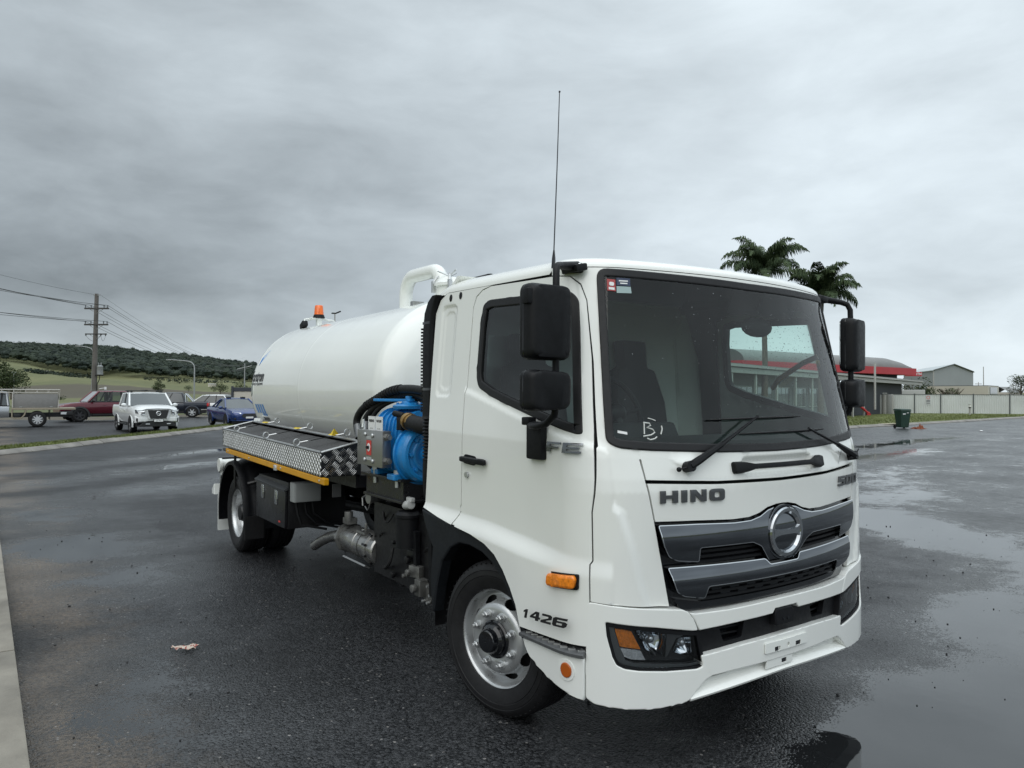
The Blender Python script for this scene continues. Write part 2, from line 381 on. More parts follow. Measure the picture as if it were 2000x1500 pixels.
def asphalt_mat():
    m_, N, L = nodes_mat('wet_asphalt'); b = N['Principled BSDF']; m = math_node(N, L)
    geo = N.new('ShaderNodeNewGeometry'); pos = geo.outputs['Position']; sp = N.new('ShaderNodeSeparateXYZ'); L.new(pos, sp.inputs[0]); X, Y, Z = sp.outputs
    big = tex_noise(N, L, pos, .55, 5, .6); mid = tex_noise(N, L, pos, 2.6, 6, .65); fine = tex_noise(N, L, pos, 34, 4, .6)
    vo = N.new('ShaderNodeTexVoronoi'); vo.inputs['Scale'].default_value = 95; L.new(pos, vo.inputs['Vector']); ag = m('SUBTRACT', 1.0, vo.outputs['Distance'])
    vo2 = N.new('ShaderNodeTexVoronoi'); vo2.inputs['Scale'].default_value = 72; L.new(pos, vo2.inputs['Vector']); ag2 = m('SUBTRACT', 1.0, vo2.outputs['Distance'])
    hf = m('ADD', m('MULTIPLY', ag2, .55), m('MULTIPLY', fine, .6))
    # wobbled position for puddle edges
    wob = N.new('ShaderNodeTexNoise'); wob.inputs['Scale'].default_value = 1.5; wob.inputs['Detail'].default_value = 5; L.new(pos, wob.inputs['Vector'])
    sb = N.new('ShaderNodeVectorMath'); sb.operation = 'SUBTRACT'; L.new(wob.outputs['Color'], sb.inputs[0]); sb.inputs[1].default_value = (.5, .5, .5)
    scv = N.new('ShaderNodeVectorMath'); scv.operation = 'SCALE'; L.new(sb.outputs[0], scv.inputs[0]); scv.inputs['Scale'].default_value = 1.1
    pw = N.new('ShaderNodeVectorMath'); L.new(pos, pw.inputs[0]); L.new(scv.outputs[0], pw.inputs[1])
    # puddles: centre x, y, half sizes, turn, depth
    PUD = [(-2.55, 7.5, .75, .95, 10, .8), (-2.2, 5.7, .45, .6, 0, .28), (-2.55, 2.35, .42, .75, 0, .30), (-2.75, 10.0, .6, 1.3, 0, .35),
           (6.9, 2.95, .85, 2.3, -32, .95), (1.15, -.75, 1.9, 1.0, 8, 1.0), (3.2, .35, 1.5, .55, 25, .55), (5.2, .2, 1.3, 1.0, 0, .8),
           (12.5, 6.2, 3.6, .8, 25, .32), (19, 9.5, 5.0, .7, 10, .45), (26, 12.5, 6.5, .7, 8, .5), (9.6, 4.6, 2.5, .9, 20, .42), (-1.0, -1.6, 1.2, .6, 0, .2), (21, 6.0, 5, .6, 15, .5),
           (-1.2, 12.5, 2.2, .5, 30, .28), (0.5, 17.0, 3.5, .45, 38, .33), (2.5, 22.0, 4.5, .45, 42, .36)]
    Wm = None
    for cx, cy, rx, ry, rot, dep in PUD:
        mp = N.new('ShaderNodeMapping'); mp.vector_type = 'TEXTURE'; mp.inputs['Location'].default_value = (cx, cy, 0); mp.inputs['Rotation'].default_value = (0, 0, R(rot)); mp.inputs['Scale'].default_value = (rx, ry, 1)
        L.new(pw.outputs[0], mp.inputs[0]); ln = N.new('ShaderNodeVectorMath'); ln.operation = 'LENGTH'; L.new(mp.outputs[0], ln.inputs[0])
        d = m('MULTIPLY', m('SUBTRACT', 1.15, ln.outputs['Value']), dep)
        Wm = d if Wm is None else m('MAXIMUM', Wm, d)
    Wm = m('MAXIMUM', Wm, -1.0)
    right = maprange(N, L, X, .5, 7, 0, 1); damp = m('ADD', -.55, m('MULTIPLY', right, .50))
    W = m('ADD', m('MAXIMUM', Wm, damp), m('ADD', m('MULTIPLY', m('SUBTRACT', mid, .5), .9), m('MULTIPLY', m('SUBTRACT', big, .5), .8)))
    W = m('ADD', W, m('MULTIPLY', m('MULTIPLY', m('SUBTRACT', tex_noise(N, L, pos, 6.5, 5, .65), .5), right), .75))
    Wd = m('SUBTRACT', W, m('MULTIPLY', m('SUBTRACT', hf, .42), .75))
    S = maprange(N, L, Wd, .02, .14, 0, 1)
    near = maprange(N, L, W, -.5, .1, 0, 1)
    # colours
    cellc = N.new('ShaderNodeSeparateColor'); L.new(vo2.outputs['Color'], cellc.inputs[0])
    c0 = N.new('ShaderNodeValToRGB'); L.new(m('ADD', m('ADD', m('MULTIPLY', fine, .35), m('MULTIPLY', ag2, .25)), m('MULTIPLY', cellc.outputs[1], .40)), c0.inputs[0]); e = c0.color_ramp.elements
    e[0].position = .32; e[0].color = (.004, .0045, .0055, 1); e[1].position = .88; e[1].color = (.062, .064, .068, 1)
    sandm = m('MULTIPLY', maprange(N, L, m('ADD', X, m('MULTIPLY', m('SUBTRACT', mid, .5), 1.3)), -3.1, -2.25, 1, 0), maprange(N, L, big, .38, .55, .15, .95))
    sandm = m('MULTIPLY', sandm, maprange(N, L, fine, .4, .6, .45, 1))
    mx = N.new('ShaderNodeMixRGB'); L.new(sandm, mx.inputs[0]); L.new(c0.outputs[0], mx.inputs[1]); mx.inputs[2].default_value = (.11, .085, .062, 1)
    chip = N.new('ShaderNodeTexVoronoi'); chip.inputs['Scale'].default_value = 46; L.new(pos, chip.inputs['Vector'])
    sc_ = N.new('ShaderNodeSeparateColor'); L.new(chip.outputs['Color'], sc_.inputs[0])
    isl = m('MULTIPLY', m('MULTIPLY', m('GREATER_THAN', sc_.outputs[0], .955), m('LESS_THAN', chip.outputs['Distance'], .36)), sc_.outputs[1])
    mc = N.new('ShaderNodeMixRGB'); L.new(isl, mc.inputs[0]); L.new(mx.outputs[0], mc.inputs[1]); mc.inputs[2].default_value = (.22, .21, .20, 1)
    # hairline cracks and broad tone changes of old tar
    ck = N.new('ShaderNodeTexVoronoi'); ck.feature = 'DISTANCE_TO_EDGE'; ck.inputs['Scale'].default_value = .85; L.new(pw.outputs[0], ck.inputs['Vector'])
    crk = m('MULTIPLY', m('LESS_THAN', ck.outputs['Distance'], m('MULTIPLY', maprange(N, L, mid, .45, .7, 0, 1), .008)), .75)
    tone = maprange(N, L, big, .3, .7, .62, 1.3)
    tn = N.new('ShaderNodeVectorMath'); tn.operation = 'SCALE'; L.new(mc.outputs[0], tn.inputs[0]); L.new(m('MULTIPLY', tone, m('SUBTRACT', 1.0, crk)), tn.inputs['Scale'])
    mw = N.new('ShaderNodeMixRGB'); L.new(S, mw.inputs[0]); L.new(tn.outputs[0], mw.inputs[1]); mw.inputs[2].default_value = (.012, .013, .014, 1)
    L.new(mw.outputs[0], b.inputs['Base Color'])
    rough = m('ADD', m('SUBTRACT', .44, m('MULTIPLY', near, .16)), m('MULTIPLY', m('SUBTRACT', mid, .5), .22))
    rg = N.new('ShaderNodeMixRGB'); L.new(S, rg.inputs[0]); L.new(rough, rg.inputs[1]); rg.inputs[2].default_value = (.015, .015, .015, 1); L.new(rg.outputs[0], b.inputs['Roughness'])
    bp = N.new('ShaderNodeBump'); bp.inputs['Distance'].default_value = .0075; L.new(m('SUBTRACT', 1.0, S), bp.inputs['Strength'])
    L.new(m('ADD', m('ADD', m('MULTIPLY', ag2, .8), m('MULTIPLY', ag, .4)), m('MULTIPLY', tex_noise(N, L, pos, 130, 2), .6)), bp.inputs['Height'])
    rip = tex_noise(N, L, pos, 9, 2); b2 = N.new('ShaderNodeBump'); b2.inputs['Distance'].default_value = .0006; b2.inputs['Strength'].default_value = .6; L.new(rip, b2.inputs['Height']); L.new(b2.outputs[0], bp.inputs['Normal'])
    L.new(bp.outputs[0], b.inputs['Normal']); sp_ = N.new('ShaderNodeMixRGB'); L.new(m('MAXIMUM', S, m('MULTIPLY', near, .6)), sp_.inputs[0]); sp_.inputs[1].default_value = (.26, .26, .26, 1); sp_.inputs[2].default_value = (.8, .8, .8, 1); L.new(sp_.outputs[0], b.inputs['Specular IOR Level'])
    return m_
def grass_mat(name, c1, c2, sc=1.2):
    m_, N, L = nodes_mat(name); b = N['Principled BSDF']; geo = N.new('ShaderNodeNewGeometry'); pos = geo.outputs['Position']
    a = tex_noise(N, L, pos, sc, 6, .65); f = tex_noise(N, L, pos, sc * 18, 4, .6); m = math_node(N, L)
    r = N.new('ShaderNodeValToRGB'); L.new(m('ADD', m('MULTIPLY', a, .6), m('MULTIPLY', f, .4)), r.inputs[0]); e = r.color_ramp.elements
    e[0].position = .32; e[0].color = (*c1, 1); e[1].position = .66; e[1].color = (*c2, 1); L.new(r.outputs[0], b.inputs['Base Color']); b.inputs['Roughness'].default_value = .8
    bp = N.new('ShaderNodeBump'); bp.inputs['Distance'].default_value = .04; L.new(f, bp.inputs['Height']); L.new(bp.outputs[0], b.inputs['Normal'])
    return m_
ASPH = asphalt_mat()
GRASS = grass_mat('verge_grass', (.055, .075, .012), (.15, .17, .035))
PADDOCK = grass_mat('paddock', (.06, .075, .022), (.12, .125, .05), .05)
CONC = mat('concrete', (.235, .215, .18), .75, var=.35, vs=3, rvar=.12, bump=.004, bs=45)
KERBM = mat('kerb_concrete', (.22, .205, .185), .62, var=.35, vs=2.0, rvar=.12, bump=.003, bs=60)
DIRT = mat('bare_soil', (.10, .085, .06), .8, var=.4, vs=.8)
def sheet(name, poly, z, m_, kind='structure'):
    me = bpy.data.meshes.new(name); me.from_pydata([(x, y, z) for x, y in poly], [], [tuple(range(len(poly)))])
    return tag(link(name, me, m_), kind=kind)
g = MB()
n = 60; rr = [0, 60, 200, 700, 2500, 5000]
vs = [(0, 30, -.02)]
for r_ in rr[1:]: vs += [(r_ * math.cos(2 * math.pi * k / n), 30 + r_ * math.sin(2 * math.pi * k / n), -.02) for k in range(n)]
fs = [(0, 1 + k, 1 + (k + 1) % n) for k in range(n)]
for i in range(len(rr) - 2): fs += [(1 + i * n + k, 1 + (i + 1) * n + k, 1 + (i + 1) * n + (k + 1) % n, 1 + i * n + (k + 1) % n) for k in range(n)]
g.add(vs, fs); tag(g.ob('ground', PADDOCK, smooth=0), kind='structure')
def farroad(px): return at(px, 47.5 + max(0, px - 200) * .045)
sheet('road', [(-3.4, -40), (110, -40), (110, 60), (60, 66)] + [farroad(p) for p in (700, 500, 350, 200, 0, -400)] + [(-70, 49), (-70, 12), (-3.4, 12)], 0.0, ASPH)
sheet('dirt_verge', [farroad(p) for p in (900, 700, 500, 350, 200, 0, -400)] + [(-70, 49), (-70, 56)] + [(farroad(p)[0] + 2, farroad(p)[1] + 7 - (p == -400) * 3) for p in (-400, 0, 200, 350, 500, 700, 900)], -.008, DIRT)
# grassed median with its laid kerb blocks
KL = [(-9.5, 14.6), (-6.6, 18.4), (-3.24, 22.63), (-1.67, 24.75), (.42, 27.8), (2.6, 30.6), (5.8, 35.4), (10, 41.5), (16, 50)]
def polyline(P, step):
    out = [P[0]]; acc = 0
    for a, b in zip(P, P[1:]):
        d = math.dist(a, b); k = max(1, round(d / step)); out += [(a[0] + (b[0] - a[0]) * i / k, a[1] + (b[1] - a[1]) * i / k) for i in range(1, k + 1)]
    return out
def left_n(a, b):
    d = Vector((b[0] - a[0], b[1] - a[1])).normalized(); return Vector((-d.y, d.x))
def kerb(name, line, step, side, label=None, w=.32, h=.13, gap=.012, kind='structure'):
    k = empty(name, (0, 0, 0), kind=kind)
    pts = polyline(line, step)
    for i, (a, b) in enumerate(zip(pts, pts[1:])):
        n0 = left_n(a, b) * side; d = Vector((b[0] - a[0], b[1] - a[1])).normalized()
        A = Vector(a) + d * gap; B = Vector(b) - d * gap; j = random.uniform(-.008, .008)
        prof = [(0, -.05), (.0, .03 + j), (.05, .07 + j), (w * .55, h + j), (w, h + j), (w, -.05)]
        r0 = [(A.x + n0.x * p, A.y + n0.y * p, q) for p, q in prof]; r1 = [(B.x + n0.x * p, B.y + n0.y * p, q) for p, q in prof]
        MB().loft([r0, r1]).ob('kerb_block', KERBM, k, smooth=0)
    return k
kerb('median_kerb', KL, 1.15, 1)
far = [(-11, 17.2), (-6.6, 21.3), (-3.24, 25.4), (.72, 30.4), (5.04, 36.6), (9.3, 43.2), (15, 51.5)]
def grass_strip(name, A, B, z0, z1, m_):
    A = [Vector(p) for p in A]; B = [Vector(p) for p in B]; mb = MB(); k = 5; rings = []
    nn = min(len(A), len(B)); 
    def samp(P, t):
        i = min(int(t * (len(P) - 1)), len(P) - 2); f = t * (len(P) - 1) - i; return P[i].lerp(P[i + 1], f)
    for i in range(81):
        t = i / 80; a, b = samp(A, t), samp(B, t)
        rings.append([(*a.lerp(b, j / k), z0 + (z1 - z0) * math.sin(math.pi * min(1, .12 + j / k * .88)) + random.uniform(-.015, .015)) for j in range(k + 1)])
    mb.loft(rings, cap=False, closed=False); return mb.ob(name, m_, smooth=80, recalc=False), A, B, samp
inner = []
for a, b in zip(KL, KL[1:] + [KL[-1]]):
    nn_ = left_n(a, b) if a != b else left_n(KL[-2], KL[-1]); inner.append((a[0] + nn_.x * .33, a[1] + nn_.y * .33))
gm, A_, B_, samp_ = grass_strip('median_grass', inner, far, .02, .14, GRASS); tag(gm, kind='structure')
BLADE = mat('grass_blades', (.11, .135, .03), .6, var=.5, vs=1.5)
def blades(name, n, fn, h=.07):
    mb = MB()
    for _ in range(n):
        x, y, z = fn(); a = random.uniform(0, 6.28); hh = h * random.uniform(.5, 1.5); ww = .018 * random.uniform(.7, 1.6); lx, ly = random.uniform(-.5, .5) * hh, random.uniform(-.5, .5) * hh
        mb.add([(x - math.cos(a) * ww, y - math.sin(a) * ww, z), (x + math.cos(a) * ww, y + math.sin(a) * ww, z), (x + lx, y + ly, z + hh)], [(0, 1, 2)])
    return tag(mb.ob(name, BLADE, smooth=0, recalc=False), kind='stuff')
def fn_med():
    p = samp_(A_, random.random() ** .8 * .98).lerp(Vector((0, 0)), 0); t = random.random() * .98; a, b = samp_(A_, t), samp_(B_, t); s = random.random(); q = a.lerp(b, s)
    return q.x, q.y, .02 + .12 * math.sin(math.pi * min(1, .12 + s * .88)) - .01
blades('grass_tufts', 14000, fn_med, .06)
# near concrete edging on the left
k0 = empty('concrete_edging', (.058, .052, 0), R(.94), kind='structure')
yy = [-8, -5.0, -2.0, .9, 3.42, 5.95, 8.5, 11.4]
for a, b in zip(yy, yy[1:]):
    MB().box2((-3.62, a + .006, -.05), (-3.185, b - .006, .105)).ob('edging_block', CONC, k0, smooth=30, bevel=.014)
sheet('footpath_grass', [(-12, -10), (-3.6, -10), (-3.6, 14), (-12, 14)], .06, GRASS)
# right kerb and lawn
KR = [(24, 18.2), (35.77, 20.4), (44.3, 21.3), (55, 22.5), (63.6, 23.7), (80, 25.2), (100, 27)]
kerb('yard_kerb', KR[::-1], 2.4, -1, w=.35)
lawn = [(x + .1, y + .34) for x, y in KR] + [(100, 60), (76, 62), (60, 62), (50, 58), (34, 47), (22, 36), (15, 29), (19, 22)]
me = bpy.data.meshes.new('lawn'); me.from_pydata([(x, y, .10) for x, y in lawn], [], [tuple(range(len(lawn)))]); tag(link('lawn', me, GRASS), kind='structure')
def fn_lawn():
    x = random.uniform(30, 74); return x, 20.2 + (x - 30) * .105 + abs(random.gauss(0, 4)) + .5, .09
blades('lawn_blades', 9000, fn_lawn, .08)
MB().box2((39.3, 20.9, .12), (41.0, 21.35, .15)).ob('kerb_cover', mat('pale_concrete', (.42, .38, .28), .7, var=.2), bpy.data.objects['yard_kerb'], smooth=0)

# ------------------------------------------------------------------ hills and forest
def prof_tab(px):
    # columns of (distance, photo row) read off the hillside
    T = {-900: [(110, 787), (220, 764), (330, 735), (450, 700), (560, 668), (650, 652), (760, 690)],
         0: [(110, 789), (170, 776), (240, 762), (330, 742), (430, 714), (560, 693), (650, 688), (760, 720)],
         200: [(110, 789), (170, 777), (240, 764), (330, 746), (430, 738), (560, 712), (650, 694), (760, 720)],
         350: [(110, 789), (170, 777), (240, 766), (330, 754), (430, 747), (560, 726), (650, 709), (760, 735)],
         480: [(110, 789), (170, 778), (240, 767), (330, 759), (430, 752), (560, 738), (650, 724), (760, 745)],
         800: [(110, 789), (170, 779), (240, 770), (330, 766), (430, 764), (560, 760), (650, 757), (760, 762)],
         1200: [(110, 789), (170, 780), (240, 774), (330, 772), (430, 771), (560, 770), (650, 769.5), (760, 770)],
         2900: [(110, 789), (170, 780), (240, 775), (330, 772), (430, 770), (560, 768), (650, 767), (760, 767)]}
    ks = sorted(T)
    for a, b in zip(ks, ks[1:]):
        if px <= b:
            t = max(0, (px - a) / (b - a)); t = t * t * (3 - 2 * t)
            return lambda d: (1 - t) * _lt(T[a], d) + t * _lt(T[b], d)
    return lambda d: _lt(T[2900], d)
def _lt(tab, x):
    if x <= tab[0][0]: return tab[0][1]
    for (a, va), (b, vb) in zip(tab, tab[1:]):
        if x <= b: return va + (vb - va) * (x - a) / (b - a)
    return tab[-1][1]
def terr_z(px, d):
    return max(-.3 if d < 115 else -1, CAM.z + (771 - prof_tab(px)(d)) / FPX * d)
rows = [104, 118, 140, 170, 205, 240, 285, 330, 380, 430, 490, 560, 605, 650, 700, 760]; cols = list(range(-900, 2901, 50)); vs = []
for d in rows:
    for px in cols:
        x, y = at(px, d); z = terr_z(px, d) + (math.sin(px * .013 + d * .02) * .004 * d if d > 150 else 0)
        vs.append((x, y, -.15 if d < 110 else z))
nc = len(cols); fs = [(i * nc + j, i * nc + j + 1, (i + 1) * nc + j + 1, (i + 1) * nc + j) for i in range(len(rows) - 1) for j in range(nc - 1)]
def hill_mat():
    m_, N, L = nodes_mat('hillside'); b = N['Principled BSDF']; m = math_node(N, L); geo = N.new('ShaderNodeNewGeometry'); pos = geo.outputs['Position']
    dt = N.new('ShaderNodeVectorMath'); dt.operation = 'DOT_PRODUCT'; L.new(pos, dt.inputs[0]); dt.inputs[1].default_value = (math.sin(YAW), math.cos(YAW), 0)
    dr = N.new('ShaderNodeVectorMath'); dr.operation = 'DOT_PRODUCT'; L.new(pos, dr.inputs[0]); dr.inputs[1].default_value = (math.cos(YAW), -math.sin(YAW), 0)
    mp = N.new('ShaderNodeMapping'); mp.inputs['Scale'].default_value = (1, 1, 8); L.new(pos, mp.inputs[0])
    a = tex_noise(N, L, mp.outputs[0], .018, 6, .6); f = tex_noise(N, L, mp.outputs[0], .35, 5, .65)
    d = m('ADD', dt.outputs['Value'], m('MULTIPLY', m('SUBTRACT', a, .5), 60))
    d = m('ADD', d, m('MULTIPLY', dr.outputs['Value'], -.10))
    soil = m('MULTIPLY', maprange(N, L, d, 165, 185, 0, 1), maprange(N, L, d, 268, 282, 1, 0))
    r = N.new('ShaderNodeValToRGB'); L.new(m('ADD', m('MULTIPLY', a, .5), m('MULTIPLY', f, .5)), r.inputs[0]); e = r.color_ramp.elements
    e[0].position = .36; e[0].color = (.075, .088, .030, 1); e[1].position = .64; e[1].color = (.15, .15, .062, 1)
    mx = N.new('ShaderNodeMixRGB'); L.new(m('MULTIPLY', soil, .85), mx.inputs[0]); L.new(r.outputs[0], mx.inputs[1]); mx.inputs[2].default_value = (.062, .05, .036, 1)
    L.new(mx.outputs[0], b.inputs['Base Color']); b.inputs['Roughness'].default_value = .9; return m_
h = MB(); h.add(vs, fs); tag(h.ob('hills', hill_mat(), smooth=60, recalc=False), kind='structure')
def leaf_mat(name, c1, c2, sc=.5):
    m_, N, L = nodes_mat(name); b = N['Principled BSDF']; geo = N.new('ShaderNodeNewGeometry'); m = math_node(N, L)
    a = tex_noise(N, L, geo.outputs['Position'], sc, 3); r = N.new('ShaderNodeValToRGB')
    L.new(m('ADD', m('MULTIPLY', a, .7), m('MULTIPLY', geo.outputs['Random Per Island'], .3)), r.inputs[0]); e = r.color_ramp.elements
    e[0].position = .3; e[0].color = (*c1, 1); e[1].position = .75; e[1].color = (*c2, 1); L.new(r.outputs[0], b.inputs['Base Color']); b.inputs['Roughness'].default_value = .7; b.inputs['Specular IOR Level'].default_value = .2
    return m_
FOREST = leaf_mat('forest_leaves', (.014, .023, .019), (.038, .052, .034), .045)
LEAF = leaf_mat('tree_leaves', (.018, .030, .012), (.060, .080, .030), .9)
BARK = mat('bark', (.11, .09, .07), .85, var=.4, vs=6, bump=.02, bs=14)
def crown(mb, c, r, n, s, flat=.75):
    for _ in range(n):
        while True:
            q = Vector((random.uniform(-1, 1), random.uniform(-1, 1), random.uniform(-1, 1)))
            if .15 < q.length < 1: break
        p = Vector(c) + Vector((q.x * r, q.y * r, q.z * r * flat))
        a = Vector((random.uniform(-1, 1), random.uniform(-1, 1), random.uniform(-.6, .6))).normalized() * s * random.uniform(.6, 1.3)
        bb = Vector((random.uniform(-1, 1), random.uniform(-1, 1), random.uniform(-.8, .8))).normalized() * s * random.uniform(.4, .9)
        mb.add([p - a, p - bb * .8, p + a, p + bb * .8], [(0, 1, 2, 3)])
JIT = [random.uniform(.7, 1.25) for _ in range(97)]
f_ = MB()
for _ in range(7200):
    px = random.uniform(-320, 660) if _ % 12 else random.uniform(-900, 900); d = 435 + 225 * random.random() ** .75
    lim = 425 if px < 60 else 395 if px < 250 else 400
    edge = {0: 440}.get(0) if px < 60 else 415
    if d < edge + random.uniform(-8, 8): continue
    x, y = at(px, d); z = terr_z(px, d); hh = random.uniform(4.5, 8.5) * (1.0 if px < 500 else .8); rr_ = hh * random.uniform(.30, .46)
    for _k in range(1 if d < 600 else 2):
        c_ = (x + random.uniform(-.5, .5) * rr_ * _k, y, z + hh * random.uniform(.55, .8)); n0 = len(f_.v); f_.ball(c_, rr_ * .8, 6, 4, (1, 1, .72))
        for q in range(n0, len(f_.v)): f_.v[q] = tuple(c_[k] + (f_.v[q][k] - c_[k]) * JIT[(q * 7 + _ * 3) % 97] for k in range(3))
        crown(f_, c_, rr_ * 1.12, 22, .55, .75)
    if d > 600: f_.add([(x - .2, y, z), (x + .2, y, z), (x + .15, y, z + hh * .6), (x - .15, y, z + hh * .6)], [(0, 1, 2, 3)])
tag(f_.ob('forest', FOREST, smooth=0, recalc=False), kind='stuff')
sh = MB()
for _ in range(150):
    px = random.choice([random.uniform(45, 95), random.uniform(100, 180), random.uniform(280, 480)]); d = random.uniform(355, 378) if px < 250 else random.uniform(375, 398)
    x, y = at(px, d); z = terr_z(px, d); crown(sh, (x, y, z + 1.2), random.uniform(.9, 2.0), 22, .55, .8)
tag(sh.ob('hedgerow_shrubs', FOREST, smooth=0, recalc=False), kind='stuff')
def tree(label, px, d, top_py, w, n=500, base=None, group=None, cl=7, name='tree'):
    x, y = at(px, d); z0 = terr_z(px, d) if base is None else base; ht = hz_(top_py, d) - z0; t = empty(name, (x, y, z0), label=label, cat='tree', group=group)
    tr = MB(); tr.tube([(0, 0, -.2), (.02 * ht, 0, ht * .3), (0, .01 * ht, ht * .55), (.01 * ht, 0, ht * .8)], [.035 * ht, .028 * ht, .02 * ht, .008 * ht], 7)
    cr = MB()
    for k in range(cl):
        a = 2.4 * k + random.random(); rad = w * .5 * random.uniform(.25, .7); zz = ht * random.uniform(.45, .85)
        c = (math.cos(a) * rad, math.sin(a) * rad, zz); tr.tube([(0, 0, ht * .35), (c[0] * .5, c[1] * .5, ht * .5), c], [.014 * ht, .01 * ht, .004 * ht], 5)
        crown(cr, c, w * random.uniform(.2, .32), n * 2 // cl, max(.10, w * .03), .8)
    crown(cr, (0, 0, ht * .85), w * .25, n // 3, max(.10, w * .03), .7)
    tr.ob('trunk', BARK, t); cr.ob('crown', LEAF, t, smooth=0, recalc=False); return t
tree('dark green tree at the left edge beyond the silver tray truck', -6, 95, 712, 6.5, 1400)
tree('small grey green tree beside the dark tree at the left edge', 22, 130, 722, 5, 900)
tree('small round tree in the paddock above the white pickup', 309, 112, 744, 2.0, 400)
tree('low dark shrub tree left of the curved street lamp', 368, 220, 757, 3.0, 260, cl=5)
tree('spreading tree in the paddock right of the curved street lamp', 430, 170, 750, 4.0, 500)
tree('tree at the edge of the paddock behind the rear of the tank', 469, 150, 748, 3.6, 450)
tree('sparse gum tree on the right horizon beyond the fence', 1994, 190, 728, 6.5, 800, base=0)
# ------------------------------------------------------------------ buildings, fence and things in the background
ROOFG = mat('grey_roof_sheet', (.17, .17, .165), .5, var=.12, vs=.6)
REDF = mat('red_fascia_paint', (.42, .018, .028), .45, var=.08, vs=.7)
SHEDM = mat('shed_sheeting', (.27, .29, .295), .5, var=.06, vs=.4)
SHEDR = mat('shed_roof_sheeting', (.42, .46, .47), .45, var=.06, vs=.4)
DARKW = mat('charcoal_wall', (.022, .027, .036), .7, var=.15, vs=.5)
CREAM = mat('cream_panel', (.50, .475, .41), .5, var=.06, vs=.6)
FENCEM = mat('fence_sheet', (.55, .575, .56), .5, var=.10, vs=.7)
FENCEP = mat('fence_post', (.09, .10, .10), .5)
WINF = mat('white_window_frame', (.42, .42, .40), .5)
DGLASS = mat('dark_window_glass', (.02, .025, .03), .06, spec=.8)
GUTT = mat('gutter_metal', (.36, .36, .34), .5, var=.1)
BRICKG = mat('grey_wall', (.17, .175, .175), .7, var=.12, vs=.8)
def vec(p, z): return Vector((p[0], p[1], z))
def quadbox(mb, a, b, z0, z1, depth, mi=0):
    """an upright slab from ground point a to b, thickened away from the camera"""
    a, b = Vector(a), Vector(b); d = (b - a).normalized(); nrm = Vector((-d.y, d.x))
    if nrm.dot(a - Vector((CAM.x, CAM.y))) < 0: nrm = -nrm
    c = [a, b, b + nrm * depth, a + nrm * depth]; return mb.prism([(p.x, p.y, z0) for p in c], (0, 0, z1 - z0), mi)
def away(a, b):
    a, b = Vector(a), Vector(b); d = (b - a).normalized(); nrm = Vector((-d.y, d.x))
    return (d, nrm if nrm.dot(a - Vector((CAM.x, CAM.y))) > 0 else -nrm)
# red service building with barrel roof
a, b = at(1450, 76), at(1790, 97); d, nr = away(a, b); a, b = Vector(a), Vector(b)
rb = empty('service_building', (a.x, a.y, 0), label='low service building with deep red fascia and grey barrel roof behind the house', cat='building')
def loc(root, mb, name, m_, **k):
    lx, ly, lz = root.location; mb.v = [(x - lx, y - ly, z - lz) for x, y, z in mb.v]; return mb.ob(name, m_, root, **k)
quadbox(m0 := MB(), a, b, 4.55, 5.42, 13); loc(rb, m0, 'fascia', REDF, smooth=0)
quadbox(m0 := MB(), a + nr * 1.5 + d * 2, b + nr * 1.5 - d * 2, 0, 4.55, 10); loc(rb, m0, 'wall', DARKW, smooth=0)
A0 = a + nr * .4 + d * .8; W_ = 4.6; rings = []
L_ = (b - a).length
for s_, sc in ((0, 1), (L_ * .86, 1), (L_ * .93, .75), (L_ * .97, .35)):
    rings.append([(*(A0 + nr * (W_ / 2 - W_ / 2 * math.cos(math.pi * t / 16)) + d * s_), 5.42 + 1.35 * sc * math.sin(math.pi * t / 16)) for t in range(17)])
m0 = MB(); m0.loft(rings); loc(rb, m0, 'barrel_roof', ROOFG, smooth=40)
m0 = MB(); m0.loft([[tuple(Vector(p) - Vector((d.x, d.y, 0)) * .05) for p in rings[0]], rings[0]]); loc(rb, m0, 'arched_end', mat('arch_end', (.09, .10, .10), .6), smooth=0)
p = at(1709, 62); MB().box((p[0], p[1], 2.6), (.12, .12, 3.9)).ob('sign_post', WINF, None, smooth=0); tag(bpy.data.objects['sign_post'], 'thin white post standing in front of the red fascia', 'post')
# house
E0, E1 = Vector(at(1380, 37)), Vector(at(1801, 82)); d, nr = away(E0, E1); LH = (E1 - E0).length
ho = empty('house', (E0.x, E0.y, 0), label='long low house with charcoal walls and white framed veranda windows', cat='house')
quadbox(m0 := MB(), E0, E1, 3.30, 3.52, 9); loc(ho, m0, 'roof', ROOFG, smooth=0)
quadbox(m0 := MB(), E0 - nr * .02, E1 - nr * .02, 3.00, 3.28, .22); loc(ho, m0, 'gutter', GUTT, smooth=0)
quadbox(m0 := MB(), E0 - nr * .16, E1 - nr * .16, 3.33, 3.46, .15); loc(ho, m0, 'upper_gutter', GUTT, smooth=0)
spl = .56
quadbox(m0 := MB(), E0 + nr * 1.6, E0 + nr * 1.6 + d * LH * spl, 0, 3.3, 6); loc(ho, m0, 'wall', BRICKG, smooth=0)
quadbox(m0 := MB(), E0 + nr * .9 + d * LH * spl, E1 + nr * .9 - d * 6, 0, 3.3, 7); loc(ho, m0, 'charcoal_wall', DARKW, smooth=0)
nW = 9
